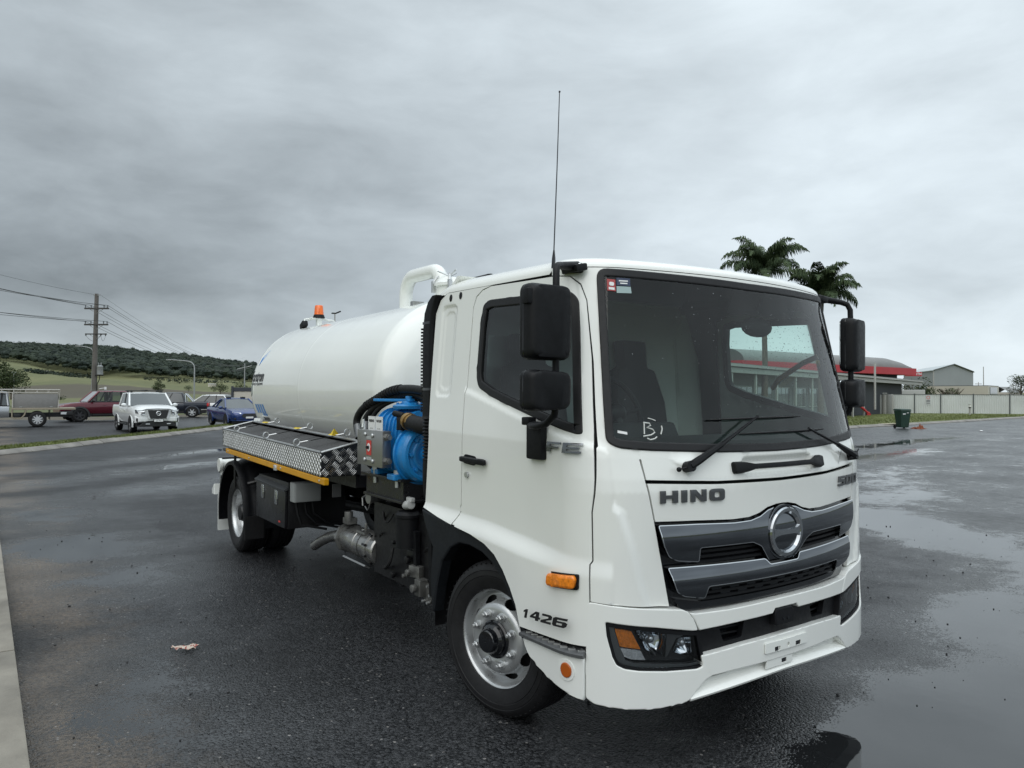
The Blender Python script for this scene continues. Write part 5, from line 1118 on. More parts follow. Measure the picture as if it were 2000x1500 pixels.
# --- mirrors
def mirror(s_):
    mm = empty('mirror', (0, 0, 0)); mm.parent = T; X_ = lambda x: s_ * x
    for z0, z1, tap, nm in ((1.905, 2.248, 0, 'main_head'), (1.672, 1.862, .010, 'wide_angle_head')):
        P_ = rnd([(-.122, 0), (.122, 0), (.122, 1), (-.122, 1)], 0); hz0 = z1 - z0; rr_ = rnd([(-.122, z0 + tap * 0), (.118, z0 + tap), (.122, z1 - tap), (-.122, z1)], .042, 6); cx_ = sum(p[0] for p in rr_) / len(rr_); cz_ = (z0 + z1) / 2; mb = MB(); rings = []
        for yy_, sc in ((.405, .97), (.395, 1.0), (.352, 1.0), (.332, .965), (.320, .90), (.312, .78), (.308, .5)): rings.append([(X_(-1.25 + p[0] * sc), yy_, cz_ + (p[1] - cz_) * (sc * .3 + .7 if sc < .9 else sc)) for p in rr_])
        mb.loft(rings); hd = mb.ob(nm, BLACKP, mm, smooth=50)
        mb = MB(); mb.loft([[(X_(-1.25 + p[0] * .93), yy_, cz_ + (p[1] - cz_) * .95) for p in rr_] for yy_ in (.404, .412)]); mb.ob('mirror_glass', mat('mirror_silver', (.75, .77, .78), .02, 1.0), hd)
        mb = MB(); mb.loft([[(X_(-1.25 + p[0] * 1.006), yy_, cz_ + (p[1] - cz_) * 1.006) for p in rr_] for yy_ in (.372, .376)]); mb.ob('casing_joint', BLACKG, hd)
    mb = MB(); pts = [(X_(-.99), .46, 2.372), (X_(-1.08), .44, 2.362), (X_(-1.155), .40, 2.350), (X_(-1.185), .375, 2.335), (X_(-1.196), .362, 2.30), (X_(-1.198), .36, 2.20), (X_(-1.198), .36, 1.70), (X_(-1.198), .37, 1.655), (X_(-1.205), .42, 1.615), (X_(-1.20), .50, 1.598), (X_(-1.165), .60, 1.598), (X_(-1.11), .655, 1.60)]
    mb.tube(pts, [.024, .02] + [.017] * 10, 10); mb.ob('mirror_arm', BLACKP, mm)
    mb = MB(); a_ = Vector((X_(-1.118), .60, 1.525)); mb.box((X_(-1.128), .60, 1.525), (.040, .125, .185)); mb.ob('arm_bracket', BLACKP, mm, bevel=.012)
    mb = MB(); mb.box((X_(-1.135), .655, 1.618), (.05, .06, .04)); mb.ob('arm_hinge', BLACKP, mm, bevel=.008)
    mb = MB(); mb.box((X_(-1.00), .47, 2.360), (.07, .12, .035), 0, M=Matrix.Rotation(R(-12 * s_), 3, 'Y')); mb.ob('roof_bracket', BLACKP, mm, bevel=.008)
    mb = MB(); mb.box((X_(-1.37), .345, 2.185), (.03, .05, .07)); mb.ob('adjuster', BLACKP, mm, bevel=.008)
    if s_ < 0:
        for o in mm.children:
            if o.name.split('.')[0] in ('main_head', 'wide_angle_head', 'adjuster'):
                for q in [o] + list(o.children):
                    for v_ in q.data.vertices:
                        d_ = v_.co - Vector((1.198, .36, 0)); v_.co = Vector((1.198, .36, 0)) + Matrix.Rotation(R(15), 3, 'Z') @ d_
mirror(1); mirror(-1)
mb = MB(); mb.tube([(-1.05, .571, 2.37), (-1.05, .569, 2.42), (-1.05, .567, 2.46)], [.011, .009, .004], 8); mb.tube([(-1.05, .567, 2.46), (-1.05, .545, 2.85), (-1.05, .527, 3.228)], [.0032, .0028, .0022], 6); mb.ball((-1.05, .527, 3.23), .006, 6, 4); mb.ob('radio_antenna', BLACKG, T)
# --- cab interior
mb = MB(); prof = [(.30, 1.42), (.36, 1.50), (.55, 1.525), (.74, 1.505), (.82, 1.45), (.84, 1.25), (.80, 1.0), (.35, 1.0)]
mb.loft([[(x_, y_ + .03 * x_ * x_, z_) for y_, z_ in prof] for x_ in (-1.02, -.6, -.2, .2, .6, 1.02)]); mb.ob('dashboard', mat('dash_trim', (.032, .036, .037), .65, var=.1), T, smooth=40)
mb = MB(); mb.loft([[(x_, y_, z_) for y_, z_ in ((.55, 1.50), (.60, 1.60), (.80, 1.59), (.85, 1.48))] for x_ in (-.70, -.62, -.24, -.16)]); mb.ob('instrument_hood', INTER, T, smooth=50, bevel=.02)
SWC = Vector((-.40, .86, 1.66)); ax = Vector((1, 0, 0)); ay = Vector((0, .42, .9)).normalized()
mb = MB(); mb.tube([SWC + (ax * math.cos(t) + ay * math.sin(t)) * .215 for t in [2 * math.pi * k / 32 for k in range(33)]], .016, 8, cap=False); mb.tube([SWC - ax * .2, SWC + Vector((0, -.05, -.02)), SWC + ax * .2], .014, 6); mb.tube([SWC + Vector((0, -.04, -.02)), SWC + Vector((0, -.15, -.36))], .03, 8); mb.ball(SWC + Vector((0, -.04, -.015)), .07, 12, 8, (1, .6, .8)); mb.ob('steering_wheel', BLACKP, T)
for x_ in (-.46, .46):
    mb = MB(); mb.box((x_, 1.25, 1.28), (.50, .50, .16)); mb.loft([[(x_ + dx * w_, y_, z_) for dx, y_ in ((-1, y0), (1, y0), (1, y0 + .12), (-1, y0 + .12))] for z_, y0, w_ in ((1.32, 1.42, .24), (1.7, 1.48, .235), (1.93, 1.53, .18), (1.95, 1.535, .11), (2.14, 1.56, .12))]); mb.ob('seat', SEATM, T, bevel=.03)
mb = MB(); mb.box((0, 1.0, .98), (2.06, 1.5, .06)); mb.ob('cab_floor', INTER, T, smooth=0)
mb = MB(); mb.tube([(.42, .46, 2.32), (.44, .50, 2.26)], .008, 6); mb.ball((.50, .55, 2.165), .12, 14, 8, (1.25, .22, .52)); mb.ob('interior_mirror', BLACKP, T)
mb = MB(); mb.tube([(1.02, .48, 2.0), (.985, .56, 1.96), (.985, .74, 1.86), (1.03, .82, 1.80)], .017, 8); mb.ob('grab_handle', mat('grab_handle_yellow', (.55, .38, .08), .5), T)
mb = MB()
for x_ in (-.5, .5): mb.box((x_, .50, 2.30), (.62, .02, .15), 0, M=Matrix.Rotation(R(25), 3, 'X'))
mb.ob('sun_visor', INTER, T, bevel=.006)
# ------------------------------------------------------------------ truck: wheels
TYRE = mat('tyre_rubber', (.010, .010, .011), .58, spec=.4, var=.35, vs=18, rvar=.10)
def make_wheel(dual=False):
    """axle along +x, outer lip at x = 0, wheel reaching inwards to +x"""
    wh = empty('wheel', (0, 0, 0))
    def tyre(x0, parent):
        mb = MB(); R_ = .42
        prof = [(.262, .0), (.275, -.006), (.30, -.016), (.335, -.022), (.337, -.019), (.341, -.022), (.365, -.020), (.367, -.017), (.371, -.019), (.385, -.014), (.402, .000), (.412, .012), (.4195, .03)]
        xs = .03
        for k in range(4):
            prof += [(.4205, xs + .034), (.411, xs + .036), (.411, xs + .044), (.4205, xs + .046)]; xs += .046
        prof += [(.4195, .222), (.402, .240), (.365, .258), (.30, .255), (.262, .236)]
        mb.lathe([(r, h) for r, h in prof], (x0, 0, 0), (1, 0, 0), 72); t = mb.ob('tyre', TYRE, parent, smooth=35)
        mb = MB()
        for a in [R(5.625 * k) for k in range(64)]:
            c, s = math.cos(a), math.sin(a); mb.box((x0 - .002, .404 * c, .404 * s), (.012, .006, .004), 0, M=Matrix.Rotation(a, 3, 'X'))
        mb.ob('shoulder_notch', TYRE, t, smooth=0)['kind'] = 'stuff'
        return t
    tyre(0, wh)
    if dual: tyre(.285, wh)
    NS = 96; mb = MB()
    if not dual:
        prof = [(.264, -.004), (.266, .002), (.258, .006), (.252, .014), (.247, .034), (.240, .050), (.236, .058), (.2275, .056), (.216, .050), (.204, .038), (.197, .022), (.190, .010), (.180, .001), (.168, -.004), (.155, -.005), (.100, -.005), (.092, .0)]
        NS = 224; P2 = []
        for k, (a_, b_) in enumerate(zip(prof, prof[1:])):
            nn_ = 5 if 6 <= k <= 10 else 1
            P2 += [(a_[0] + (b_[0] - a_[0]) * i / nn_, a_[1] + (b_[1] - a_[1]) * i / nn_) for i in range(nn_)]
        prof = P2 + [prof[-1]]; skip = set()
        for i, ((r0, h0), (r1, h1)) in enumerate(zip(prof, prof[1:])):
            rm = (r0 + r1) / 2
            for j in range(NS):
                a = (j + .5) / NS * 8 % 1 - .5
                if (a * 2 * math.pi / 8 * rm / .044) ** 2 + ((rm - .2085) / .0185) ** 2 < 1 and h0 > .012: skip.add((i, j))
        mb.lathe(prof, (0, 0, 0), (1, 0, 0), NS, skip=skip); rim = mb.ob('rim', STEEL, wh, smooth=40, recalc=False)
        b = MB(); b.lathe([(.236, .075), (.15, .08), (.02, .08)], (0, 0, 0), (1, 0, 0), 32); b.ob('brake_drum', CHASSIS, wh, recalc=False)
        h = MB(); h.lathe([(.102, .002), (.102, -.012), (.094, -.018), (.085, -.018), (.082, -.034), (.068, -.046), (.064, -.066), (.056, -.078), (.02, -.082), (.001, -.082)], (0, 0, 0), (1, 0, 0), 32); h.ob('hub', BLACKG, wh, smooth=35)
        for k in range(8):
            a = R(22.5 + 45 * k); c, s = math.cos(a) * .1375, math.sin(a) * .1375
            n = MB(); n.lathe([(.024, -.004), (.024, -.010), (.0175, -.013)], (0, c, s), (1, 0, 0), 16, cap=True); n.lathe([(.0175, -.012), (.0175, -.034), (.014, -.037)], (0, c, s), (1, 0, 0), 6, cap=True); n.lathe([(.010, -.034), (.010, -.050), (.007, -.052)], (0, c, s), (1, 0, 0), 10, cap=True); n.ob('wheel_nut', STEEL, wh, smooth=30)
    else:
        prof = [(.264, -.004), (.266, .002), (.258, .006), (.250, .016), (.246, .05), (.240, .085), (.232, .110), (.222, .128), (.200, .138), (.170, .142), (.10, .142)]
        mb.lathe(prof, (0, 0, 0), (1, 0, 0), NS); mb.ob('rim', STEEL, wh, smooth=40, recalc=False)
        h = MB(); h.lathe([(.12, .142), (.12, .09), (.10, .06), (.08, .02), (.02, .015), (.001, .015)], (0, 0, 0), (1, 0, 0), 28); h.ob('hub', CHASSIS, wh)
    return wh
fw = make_wheel(); rwl = make_wheel(True)
YF, YR = 1.0716, 6.2166
fw.parent = T; fw.location = (-1.047, YF, .42); fw.rotation_euler = (0, 0, R(11.7))
c = copy_tree(fw, T); c.location = (1.047, YF, .42); c.rotation_euler = (0, 0, R(180 + 11.7))
rwl.parent = T; rwl.location = (-1.0876, YR, .42)
c = copy_tree(rwl, T); c.location = (1.0876, YR, .42); c.rotation_euler = (0, 0, R(180))
# ------------------------------------------------------------------ chassis
def part(mb, name, m_, parent=T, **k): return mb.ob(name, m_, parent, **k)
for s_ in (-1, 1):
    m0 = MB(); m0.loft([[(s_ * .43, y, z0), (s_ * .36, y, z0), (s_ * .36, y, z1), (s_ * .43, y, z1)] for y, z0, z1 in ((.5, .62, .86), (2.0, .66, .90), (3.2, .72, .98), (7.0, .80, 1.06))]); part(m0, 'chassis_rail', CHASSIS, smooth=0)
m0 = MB(); m0.box2((-.9, 3.36, .985), (.9, 6.95, 1.085)); part(m0, 'subframe', CHASSIS, smooth=0)
m0 = MB(); m0.cyl((-.95, YR, .42), (.95, YR, .42), .085, n=16); m0.ball((0, YR, .42), .24, 16, 10); part(m0, 'rear_axle', CHASSIS)
m0 = MB(); m0.cyl((-.95, YF, .40), (.95, YF, .40), .06, n=14); m0.box2((-.45, .75, .55), (.45, 2.0, 1.0)); part(m0, 'engine_block', CHASSIS, smooth=0)
m0 = MB(); m0.box2((-.36, 2.0, .45), (.36, 3.0, .85)); m0.cyl((0, 3.0, .62), (0, YR, .46), .05, n=12); part(m0, 'gearbox', CHASSIS, smooth=30)
for s_ in (-1, 1):
    m0 = MB(); m0.tube([(s_ * .48, YR - .75, .70), (s_ * .48, YR, .56), (s_ * .48, YR + .75, .72)], .05, 6); part(m0, 'leaf_spring', CHASSIS)
    m0 = MB(); m0.tube([(s_ * .48, YF - .6, .55), (s_ * .48, YF, .48), (s_ * .48, YF + .7, .58)], .045, 6); part(m0, 'leaf_spring', CHASSIS)
m0 = MB(); m0.box2((.45, 3.4, .42), (1.08, 5.2, .95)); part(m0, 'fuel_tank', CHASSIS, bevel=.05)
# ------------------------------------------------------------------ tank
TZ, TR = 1.783, .80
m0 = MB(); prof = [(.001, 2.98)] + [(TR * math.sin(R(a)), 3.27 - .29 * math.cos(R(a))) for a in range(8, 90, 7)] + [(TR, 3.27), (TR, 3.30), (TR, 3.36)]
for ys in (5.10,): prof += [(TR, ys - .12), (TR, ys - .03), (TR, ys - .02), (TR + .0016, ys - .008), (TR + .0016, ys + .008), (TR, ys + .02), (TR, ys + .03), (TR, ys + .12)]
prof += [(TR, 6.60), (TR, 6.68), (TR, 6.70), (TR + .0014, 6.708), (TR + .0014, 6.722), (TR, 6.73), (TR, 6.745)] + [(TR * math.cos(R(a)), 6.75 + .33 * math.sin(R(a))) for a in range(6, 90, 7)] + [(.001, 7.08)]
m0.lathe(prof, (0, 0, TZ), (0, 1, 0), 96); tank = part(m0, 'tank', WHITE2, smooth=30)
for y_ in (3.7, 5.1, 6.5):
    m0 = MB(); m0.loft([[(x_, y_ + dy, z_) for x_, z_ in [(-.78, 1.05), (-.62, 1.36)] + [(-TR * math.cos(R(a)) * .8, TZ - .02 - TR * math.sin(R(a)) * 1.0) for a in range(45, 136, 15)] + [(.62, 1.36), (.78, 1.05)]] for dy in (-.05, .05)]); part(m0, 'tank_saddle', WHITE2, smooth=0)
def tank_S(y, th, off=0.0):
    """th: angle below/above the horizontal on the driver side"""
    r_ = TR + off; k = 0.0
    if y > 6.75: k = math.sqrt(max(0, 1 - ((y - 6.75) / .33) ** 2)); r_ = TR * k + off
    return Vector((-r_ * math.cos(th), y, TZ + r_ * math.sin(th)))
def tplace(y0, z0, off=.003): return lambda x, y: tank_S(y0 - x, math.asin(max(-.99, min(.99, (z0 + y - TZ) / TR))), off)
text_ob('Vorstrom', .175, tplace(6.575, 1.945), BLACKT, 'tank_lettering', tank, sx=.72, shear=.15, bold=.006)
text_ob('Vacuum Equipment', .052, tplace(6.53, 1.865), BLACKT, 'tank_lettering', tank, bold=.001)
for k in range(2):
    P_ = [(0, 0), (.20, .10), (.36, .24), (.20, .14)]; pl = tplace(6.84, 2.03 - .045 * k); me = bpy.data.meshes.new('tank_swoosh'); me.from_pydata([tuple(pl(x * .9, y)) for x, y in P_], [], [(0, 1, 2, 3)]); link('tank_swoosh', me, BLUET, tank)
def tank_disc(y0, z0, r_, m_, nm, off, sub=tank):
    pl = tplace(y0, z0, off); n = 20; pts = [tuple(pl(r_ * math.cos(2 * math.pi * k / n), r_ * math.sin(2 * math.pi * k / n))) for k in range(n)]; me = bpy.data.meshes.new(nm); me.from_pydata(pts + [tuple(pl(0, 0))], [], [(k, (k + 1) % n, n) for k in range(n)]); return link(nm, me, m_, sub)
tank_disc(6.80, 1.80, .085, GREENT, 'round_decal', .003); tank_disc(6.80, 1.80, .072, WHITET, 'round_decal', .004); tank_disc(6.80, 1.80, .042, GREENT, 'round_decal', .005)
for k in range(4):
    y0 = 6.66 - .088 * k; z0 = 1.575; pl = tplace(y0, z0); me = bpy.data.meshes.new('wave_mark'); me.from_pydata([tuple(pl(x, y)) for x, y in ((0, .05), (.05, .05), (.095, -.05), (.045, -.05))], [], [(0, 1, 2, 3)]); link('wave_mark', me, BLUET, tank)
for t_, s_, z0 in (('VACUUM', .040, 1.505), ('TANKERS', .052, 1.455), ('1300 867', .045, 1.405)): text_ob(t_, s_, tplace(6.36, z0), BLUET if z0 > 1.5 else BLACKT, 'tank_lettering', tank, bold=.002)
# gooseneck pipe and primary trap on the tank top
m0 = MB(); pts = [(0, 4.28, 2.50), (0, 4.28, 2.68)] + [(0, 4.28 - .17 + .17 * math.cos(R(a)), 2.72 + .17 * math.sin(R(a))) for a in range(0, 91, 15)] + [(0, 3.78, 2.885)] + [(0, 3.72 - .16 * math.sin(R(a)), 2.73 + .155 * math.cos(R(a))) for a in range(15, 91, 15)] + [(0, 3.56, 2.55)]
m0.tube(pts, .066, 20); gp = part(m0, 'gooseneck_pipe', WHITE2, smooth=50)
m0 = MB(); m0.lathe([(.12, 2.42), (.12, 2.70), (.14, 2.705), (.14, 2.73), (.125, 2.74), (.10, 2.78), (.001, 2.79)], (0, 3.42, 0), (0, 0, 1), 28); tr_ = part(m0, 'moisture_trap', WHITE2, smooth=35)
for a in (60, 150, 240, 330):
    m0 = MB(); x_, y_ = .145 * math.cos(R(a)), 3.42 + .145 * math.sin(R(a)); m0.box((x_, y_, 2.70), (.03, .03, .10)); m0.tube([(x_, y_, 2.74), (x_ * .7, 3.42 + (y_ - 3.42) * .7, 2.80)], .010, 6); m0.ob('clamp', STEEL, tr_, smooth=30)
m0 = MB()
for a in (30, 150, 270): m0.tube([(0, 3.42, 2.80), (.11 * math.cos(R(a)), 3.42 + .11 * math.sin(R(a)), 2.845)], .008, 6)
m0.cyl((0, 3.42, 2.78), (0, 3.42, 2.83), .012, n=8); m0.ob('lid_spinner', STEEL, tr_)
m0 = MB(); m0.cyl((0.0, 3.36, 2.64), (0, 2.9, 2.64), .085, n=20); m0.ob('outlet_pipe', WHITE2, tr_); m0 = MB(); m0.cyl((0, 3.0, 2.64), (0, 2.75, 2.64), .095, n=20); m0.ob('rubber_boot', RUBBER, tr_)
m0 = MB(); m0.box((-.10, 3.85, 2.585), (.12, .05, .05)); part(m0, 'lifting_lug', STAIN, smooth=0, bevel=.005)
# beacon mast with work lamps
BY = 6.70
m0 = MB(); m0.box((0, BY, 2.61), (.06, .06, .15)); m0.box((-.02, BY, 2.688), (.22, .09, .010)); mast = part(m0, 'beacon_mast', WHITE2, smooth=0, bevel=.004)
m0 = MB(); m0.lathe([(.076, 2.694), (.072, 2.71), (.062, 2.738)], (0, BY, 0), (0, 0, 1), 24, cap=True); bc = part(m0, 'beacon', BLACKP)
m0 = MB(); m0.lathe([(.060, 2.739), (.058, 2.76), (.051, 2.845), (.044, 2.856), (.001, 2.858)], (0, BY, 0), (0, 0, 1), 24); m0.ob('beacon_lens', mat('beacon_amber', (.85, .15, .006), .12, coat=.6, var=.3, vs=40), bc)
for s_ in (-1, 1):
    m0 = MB(); m0.tube([(0, BY, 2.68), (s_ * .16, BY - .02, 2.677), (s_ * .19, BY - .02, 2.668), (s_ * .192, BY - .02, 2.63)], .010, 6); m0.tube([(s_ * .1, BY, 2.67), (s_ * .16, BY, 2.655)], .006, 5); m0.ob('lamp_stalk', WHITE2, mast)
    m0 = MB(); m0.box((s_ * .185, BY + .02, 2.60), (.07, .13, .07), 0, M=Matrix.Rotation(R(-24), 3, 'X')); m0.ob('work_lamp', BLACKP, mast, bevel=.015)
# ------------------------------------------------------------------ side locker with checker plate
LK = lambda y: .0208 * (y - 3.34)
Y0, Y1, XO, XI = 3.34, 6.44, -1.20, -.87
def lk(x, y, z): return (x, y, z + LK(y))
def ztop(x): return 1.287 + (x - XO) / (XI - XO) * .076
lkr = empty('hose_locker', (0, 0, 0)); lkr.parent = T
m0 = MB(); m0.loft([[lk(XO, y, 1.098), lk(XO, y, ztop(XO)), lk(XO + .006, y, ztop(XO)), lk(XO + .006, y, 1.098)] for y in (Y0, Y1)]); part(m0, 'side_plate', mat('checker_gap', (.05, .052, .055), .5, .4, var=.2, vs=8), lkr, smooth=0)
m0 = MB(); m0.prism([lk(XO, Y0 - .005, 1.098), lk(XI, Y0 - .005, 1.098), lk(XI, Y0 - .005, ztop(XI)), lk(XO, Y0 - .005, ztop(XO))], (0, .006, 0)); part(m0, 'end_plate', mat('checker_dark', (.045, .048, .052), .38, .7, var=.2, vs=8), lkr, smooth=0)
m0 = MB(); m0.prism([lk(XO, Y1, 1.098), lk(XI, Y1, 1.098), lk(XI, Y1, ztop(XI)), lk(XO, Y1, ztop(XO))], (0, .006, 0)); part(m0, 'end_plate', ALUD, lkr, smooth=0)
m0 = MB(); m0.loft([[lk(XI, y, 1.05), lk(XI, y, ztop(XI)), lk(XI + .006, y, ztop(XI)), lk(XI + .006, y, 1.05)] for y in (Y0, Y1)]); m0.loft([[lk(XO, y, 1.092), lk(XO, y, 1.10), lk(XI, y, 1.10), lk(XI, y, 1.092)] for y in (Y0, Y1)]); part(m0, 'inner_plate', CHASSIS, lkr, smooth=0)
# raised tread lozenges
m0 = MB()
rows__ = 7; step = .062
ny = int((Y1 - Y0) / step)
for i in range(ny):
    for j in range(rows__):
        y = Y0 + .02 + step * (i + (.5 if j % 2 else 0)); z = 1.112 + .0255 * j
        if y > Y1 - .02: continue
        hy, hz2 = .0275, .0225; c = lk(XO - .0035, y, z)
        m0.add([(XO, c[1] - hy, c[2]), (XO, c[1], c[2] - hz2), (XO, c[1] + hy, c[2]), (XO, c[1], c[2] + hz2), (XO - .004, c[1] - hy * .8, c[2]), (XO - .004, c[1], c[2] - hz2 * .8), (XO - .004, c[1] + hy * .8, c[2]), (XO - .004, c[1], c[2] + hz2 * .8)], [(4, 5, 6, 7), (0, 1, 5, 4), (1, 2, 6, 5), (2, 3, 7, 6), (3, 0, 4, 7)])
part(m0, 'tread_lozenge', ALU2, lkr, smooth=0)['kind'] = 'stuff'
for j in range(5):
    for i in range(6):
        x = XO + .032 + .058 * i + (.029 if j % 2 else 0); z = 1.128 + .052 * j
        if x > XI - .02 or z > ztop(x) - .03: continue
        m0 = MB()
        for k in range(5):
            o_ = (k - 2) * .0085; sg = 1 if (i + j) % 2 == 0 else -1
            a_ = Vector((x + o_ - .016 * sg, Y0 - .006, z + sg * o_ - .016)) if sg > 0 else Vector((x + o_ + .016, Y0 - .006, z - o_ * -1 - .016 + 0))
            d_ = Vector((.032 * sg, 0, .032)) if sg > 0 else Vector((-.032, 0, .032))
            off_ = Vector((o_, 0, -o_)) if sg > 0 else Vector((o_, 0, o_))
            p0 = Vector((x, Y0 - .006, z)) + off_ - d_ * .5; p1 = p0 + d_; m0.tube([p0, (p0 + p1) / 2 + Vector((0, -.003, 0)), p1], [.0008, .0024, .0008], 4)
        part(m0, 'tread_bar_group', ALU2, lkr, smooth=0)['kind'] = 'stuff'
# rims, mats
for a_, b_ in (((XO, Y0), (XO, Y1)), ((XI, Y0), (XI, Y1)), ((XO, Y0), (XI, Y0)), ((XO, Y1), (XI, Y1))):
    m0 = MB(); m0.tube([lk(a_[0], a_[1], ztop(a_[0])), lk(b_[0], b_[1], ztop(b_[0]))], .011, 6); part(m0, 'edge_rail', ALU, lkr)
m0 = MB()
for i in range(60):
    y = Y0 + .05 + i * .05; m0.box(lk(XI + .018, y, ztop(XI) + .004), (.02, .026, .012))
part(m0, 'tread_strip', ALU2, lkr, smooth=0)['kind'] = 'stuff'
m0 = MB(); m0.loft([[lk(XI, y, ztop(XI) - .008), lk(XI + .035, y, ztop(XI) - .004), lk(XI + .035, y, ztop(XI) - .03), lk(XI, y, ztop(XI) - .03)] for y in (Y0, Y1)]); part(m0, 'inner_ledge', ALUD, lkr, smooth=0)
MATM = mat('locker_mat', (.055, .055, .056), .8, var=.35, vs=60, bump=.002, bs=240)
ym = [Y0 + .015, 4.33, 5.37, Y1 - .015]
for a_, b_ in zip(ym, ym[1:]):
    m0 = MB(); m0.loft([[lk(XO + .012, y, ztop(XO) - .028), lk(XI - .005, y, ztop(XI) - .028), lk(XI - .005, y, ztop(XI) - .036), lk(XO + .012, y, ztop(XO) - .036)] for y in (a_ + .008, b_ - .008)]); part(m0, 'locker_lid', MATM, lkr, smooth=0)
for y_, yt in ((3.92, -.06), (4.80, -.05), (5.85, -.06)):
    a_ = Vector(lk(XO + .0, y_, ztop(XO) + .03)); b_ = Vector(lk(XI + .02, y_ + yt * 4.2, ztop(XI) + .045)); d_ = b_ - a_
    for q, s_ in ((a_, 1), (b_, -1)):
        m0 = MB(); m0.tube([q + Vector((.028 * math.cos(t), .006 * math.cos(t), .006 + .028 * math.sin(t))) for t in [2 * math.pi * k / 14 for k in range(15)]], .006, 6, cap=False); m0.tube([q + d_.normalized() * s_ * .028, q + d_.normalized() * s_ * .10], .007, 6); part(m0, 'eye_bolt', STEEL, lkr)
    m0 = MB(); n_ = d_.normalized().cross(Vector((0, 0, 1))).normalized() * .011; m0.prism([a_ + d_ * .28 - n_ + Vector((0, 0, -.004)), a_ + d_ * .78 - n_ + Vector((0, 0, -.004)), a_ + d_ * .78 + n_ + Vector((0, 0, -.004)), a_ + d_ * .28 + n_ + Vector((0, 0, -.004))], (0, 0, .006)); st_ = part(m0, 'strap', BLACKP, lkr, smooth=0)
    q = a_ + d_ * .74; m0 = MB(); m0.add([q + Vector(v) for v in ((-.03, -.03, .004), (.04, -.02, .006), (.05, .03, .012), (-.02, .03, .018), (-.04, .04, .008), (0, .0, .065 if y_ < 4 else .012))], [(0, 1, 2, 5), (0, 5, 3, 4), (5, 2, 3)]); m0.ob('yellow_tag', mat('yellow_tape', (.60, .44, .02), .5), st_, smooth=0, recalc=False)
# yellow side rail
m0 = MB(); m0.loft([[(x_, y, z_ + .0175 * (y - 3.257)) for x_, z_ in ((-1.205, 1.036), (-1.205, 1.088), (-1.165, 1.088), (-1.165, 1.036))] for y in (3.257, 6.29)]); yr = part(m0, 'side_rail', YELLOW, smooth=0, bevel=.006)
for y in (3.36, 4.33, 5.35, 6.18):
    z_ = 1.062 + .0175 * (y - 3.257); m0 = MB(); m0.ball((-1.207, y, z_), .011, 10, 6, (.5, 1, 1)); m0.ob('bolt', STEEL, yr)
m0 = MB(); m0.box((-1.21, 4.47, 1.075), (.02, .07, .05)); m0.ob('marker_lamp', LENS, yr, bevel=.006)
m0 = MB(); m0.cyl((-1.12, 6.22, 1.09), (-1.12, 6.22, .70), .014, n=8); m0.tube([(-1.17, 6.30, 1.11), (-1.17, 6.48, 1.115)], .02, 8); part(m0, 'rear_strut', CHASSIS)
# toolbox, junction box
m0 = MB(); m0.box2((-1.10, 4.44, .508), (-.55, 5.37, .935)); tb = part(m0, 'toolbox', CHASSIS, bevel=.006)
m0 = MB(); m0.loft([[(-1.128, y, z) for y, z in ((4.455, .515), (5.360, .515), (5.365, .875), (4.440, .855))], [(-1.100, y, z) for y, z in ((4.455, .515), (5.360, .515), (5.365, .875), (4.440, .855))]]); dr = m0.ob('toolbox_door', mat('toolbox_paint', (.010, .010, .012), .33, var=.3, vs=5, rvar=.08), tb, bevel=.004)
m0 = MB(); m0.loft([[(-1.145, y, z0), (-1.10, y, z0 + .03), (-1.10, y, z0 + .004), (-1.14, y, z0 - .016)] for y, z0 in ((4.43, .868), (5.375, .888))]); m0.ob('door_hood', mat('toolbox_edge', (.07, .075, .08), .35, .3), tb, smooth=0)
for y_ in (5.13, 4.70):
    m0 = MB(); m0.box((-1.132, y_, .785 if y_ > 5 else .775), (.010, .085, .135)); la = m0.ob('latch', mat('latch_chrome', (.6, .61, .62), .18, 1.0, var=.4, vs=60, bump=.002, bs=80), dr, bevel=.004)
for y_, z_ in ((4.60, .56),): m0 = MB(); m0.box((-1.130, y_, z_), (.004, .045, .014)); m0.ob('maker_plate', REDT, dr, smooth=0)
m0 = MB(); m0.box2((-1.10, 4.27, .768), (-.85, 4.40, .945)); jb = part(m0, 'junction_box', mat('grey_enclosure', (.30, .315, .315), .5, var=.05), bevel=.012)
m0 = MB(); m0.box2((-1.09, 4.258, .775), (-.86, 4.272, .938)); m0.ob('box_cover', mat('grey_enclosure', (.30, .315, .315), .5), jb, bevel=.004)
for x_, dx in ((-1.06, .04), (-.98, .10), (-.91, .14)):
    m0 = MB(); m0.cyl((x_, 4.33, .768), (x_, 4.33, .735), .016, n=8); m0.tube([(x_, 4.33, .74), (x_ + .01, 4.32, .66), (x_ + dx, 4.30, .56), (x_ + dx + .2, 4.2, .52)], .012, 6); m0.ob('cable', BLACKP, jb)
m0 = MB(); m0.box2((-.76, 4.22, .80), (-.68, 4.24, .92)); part(m0, 'warning_plate', mat('grey_plate', (.25, .25, .26), .5), smooth=0)
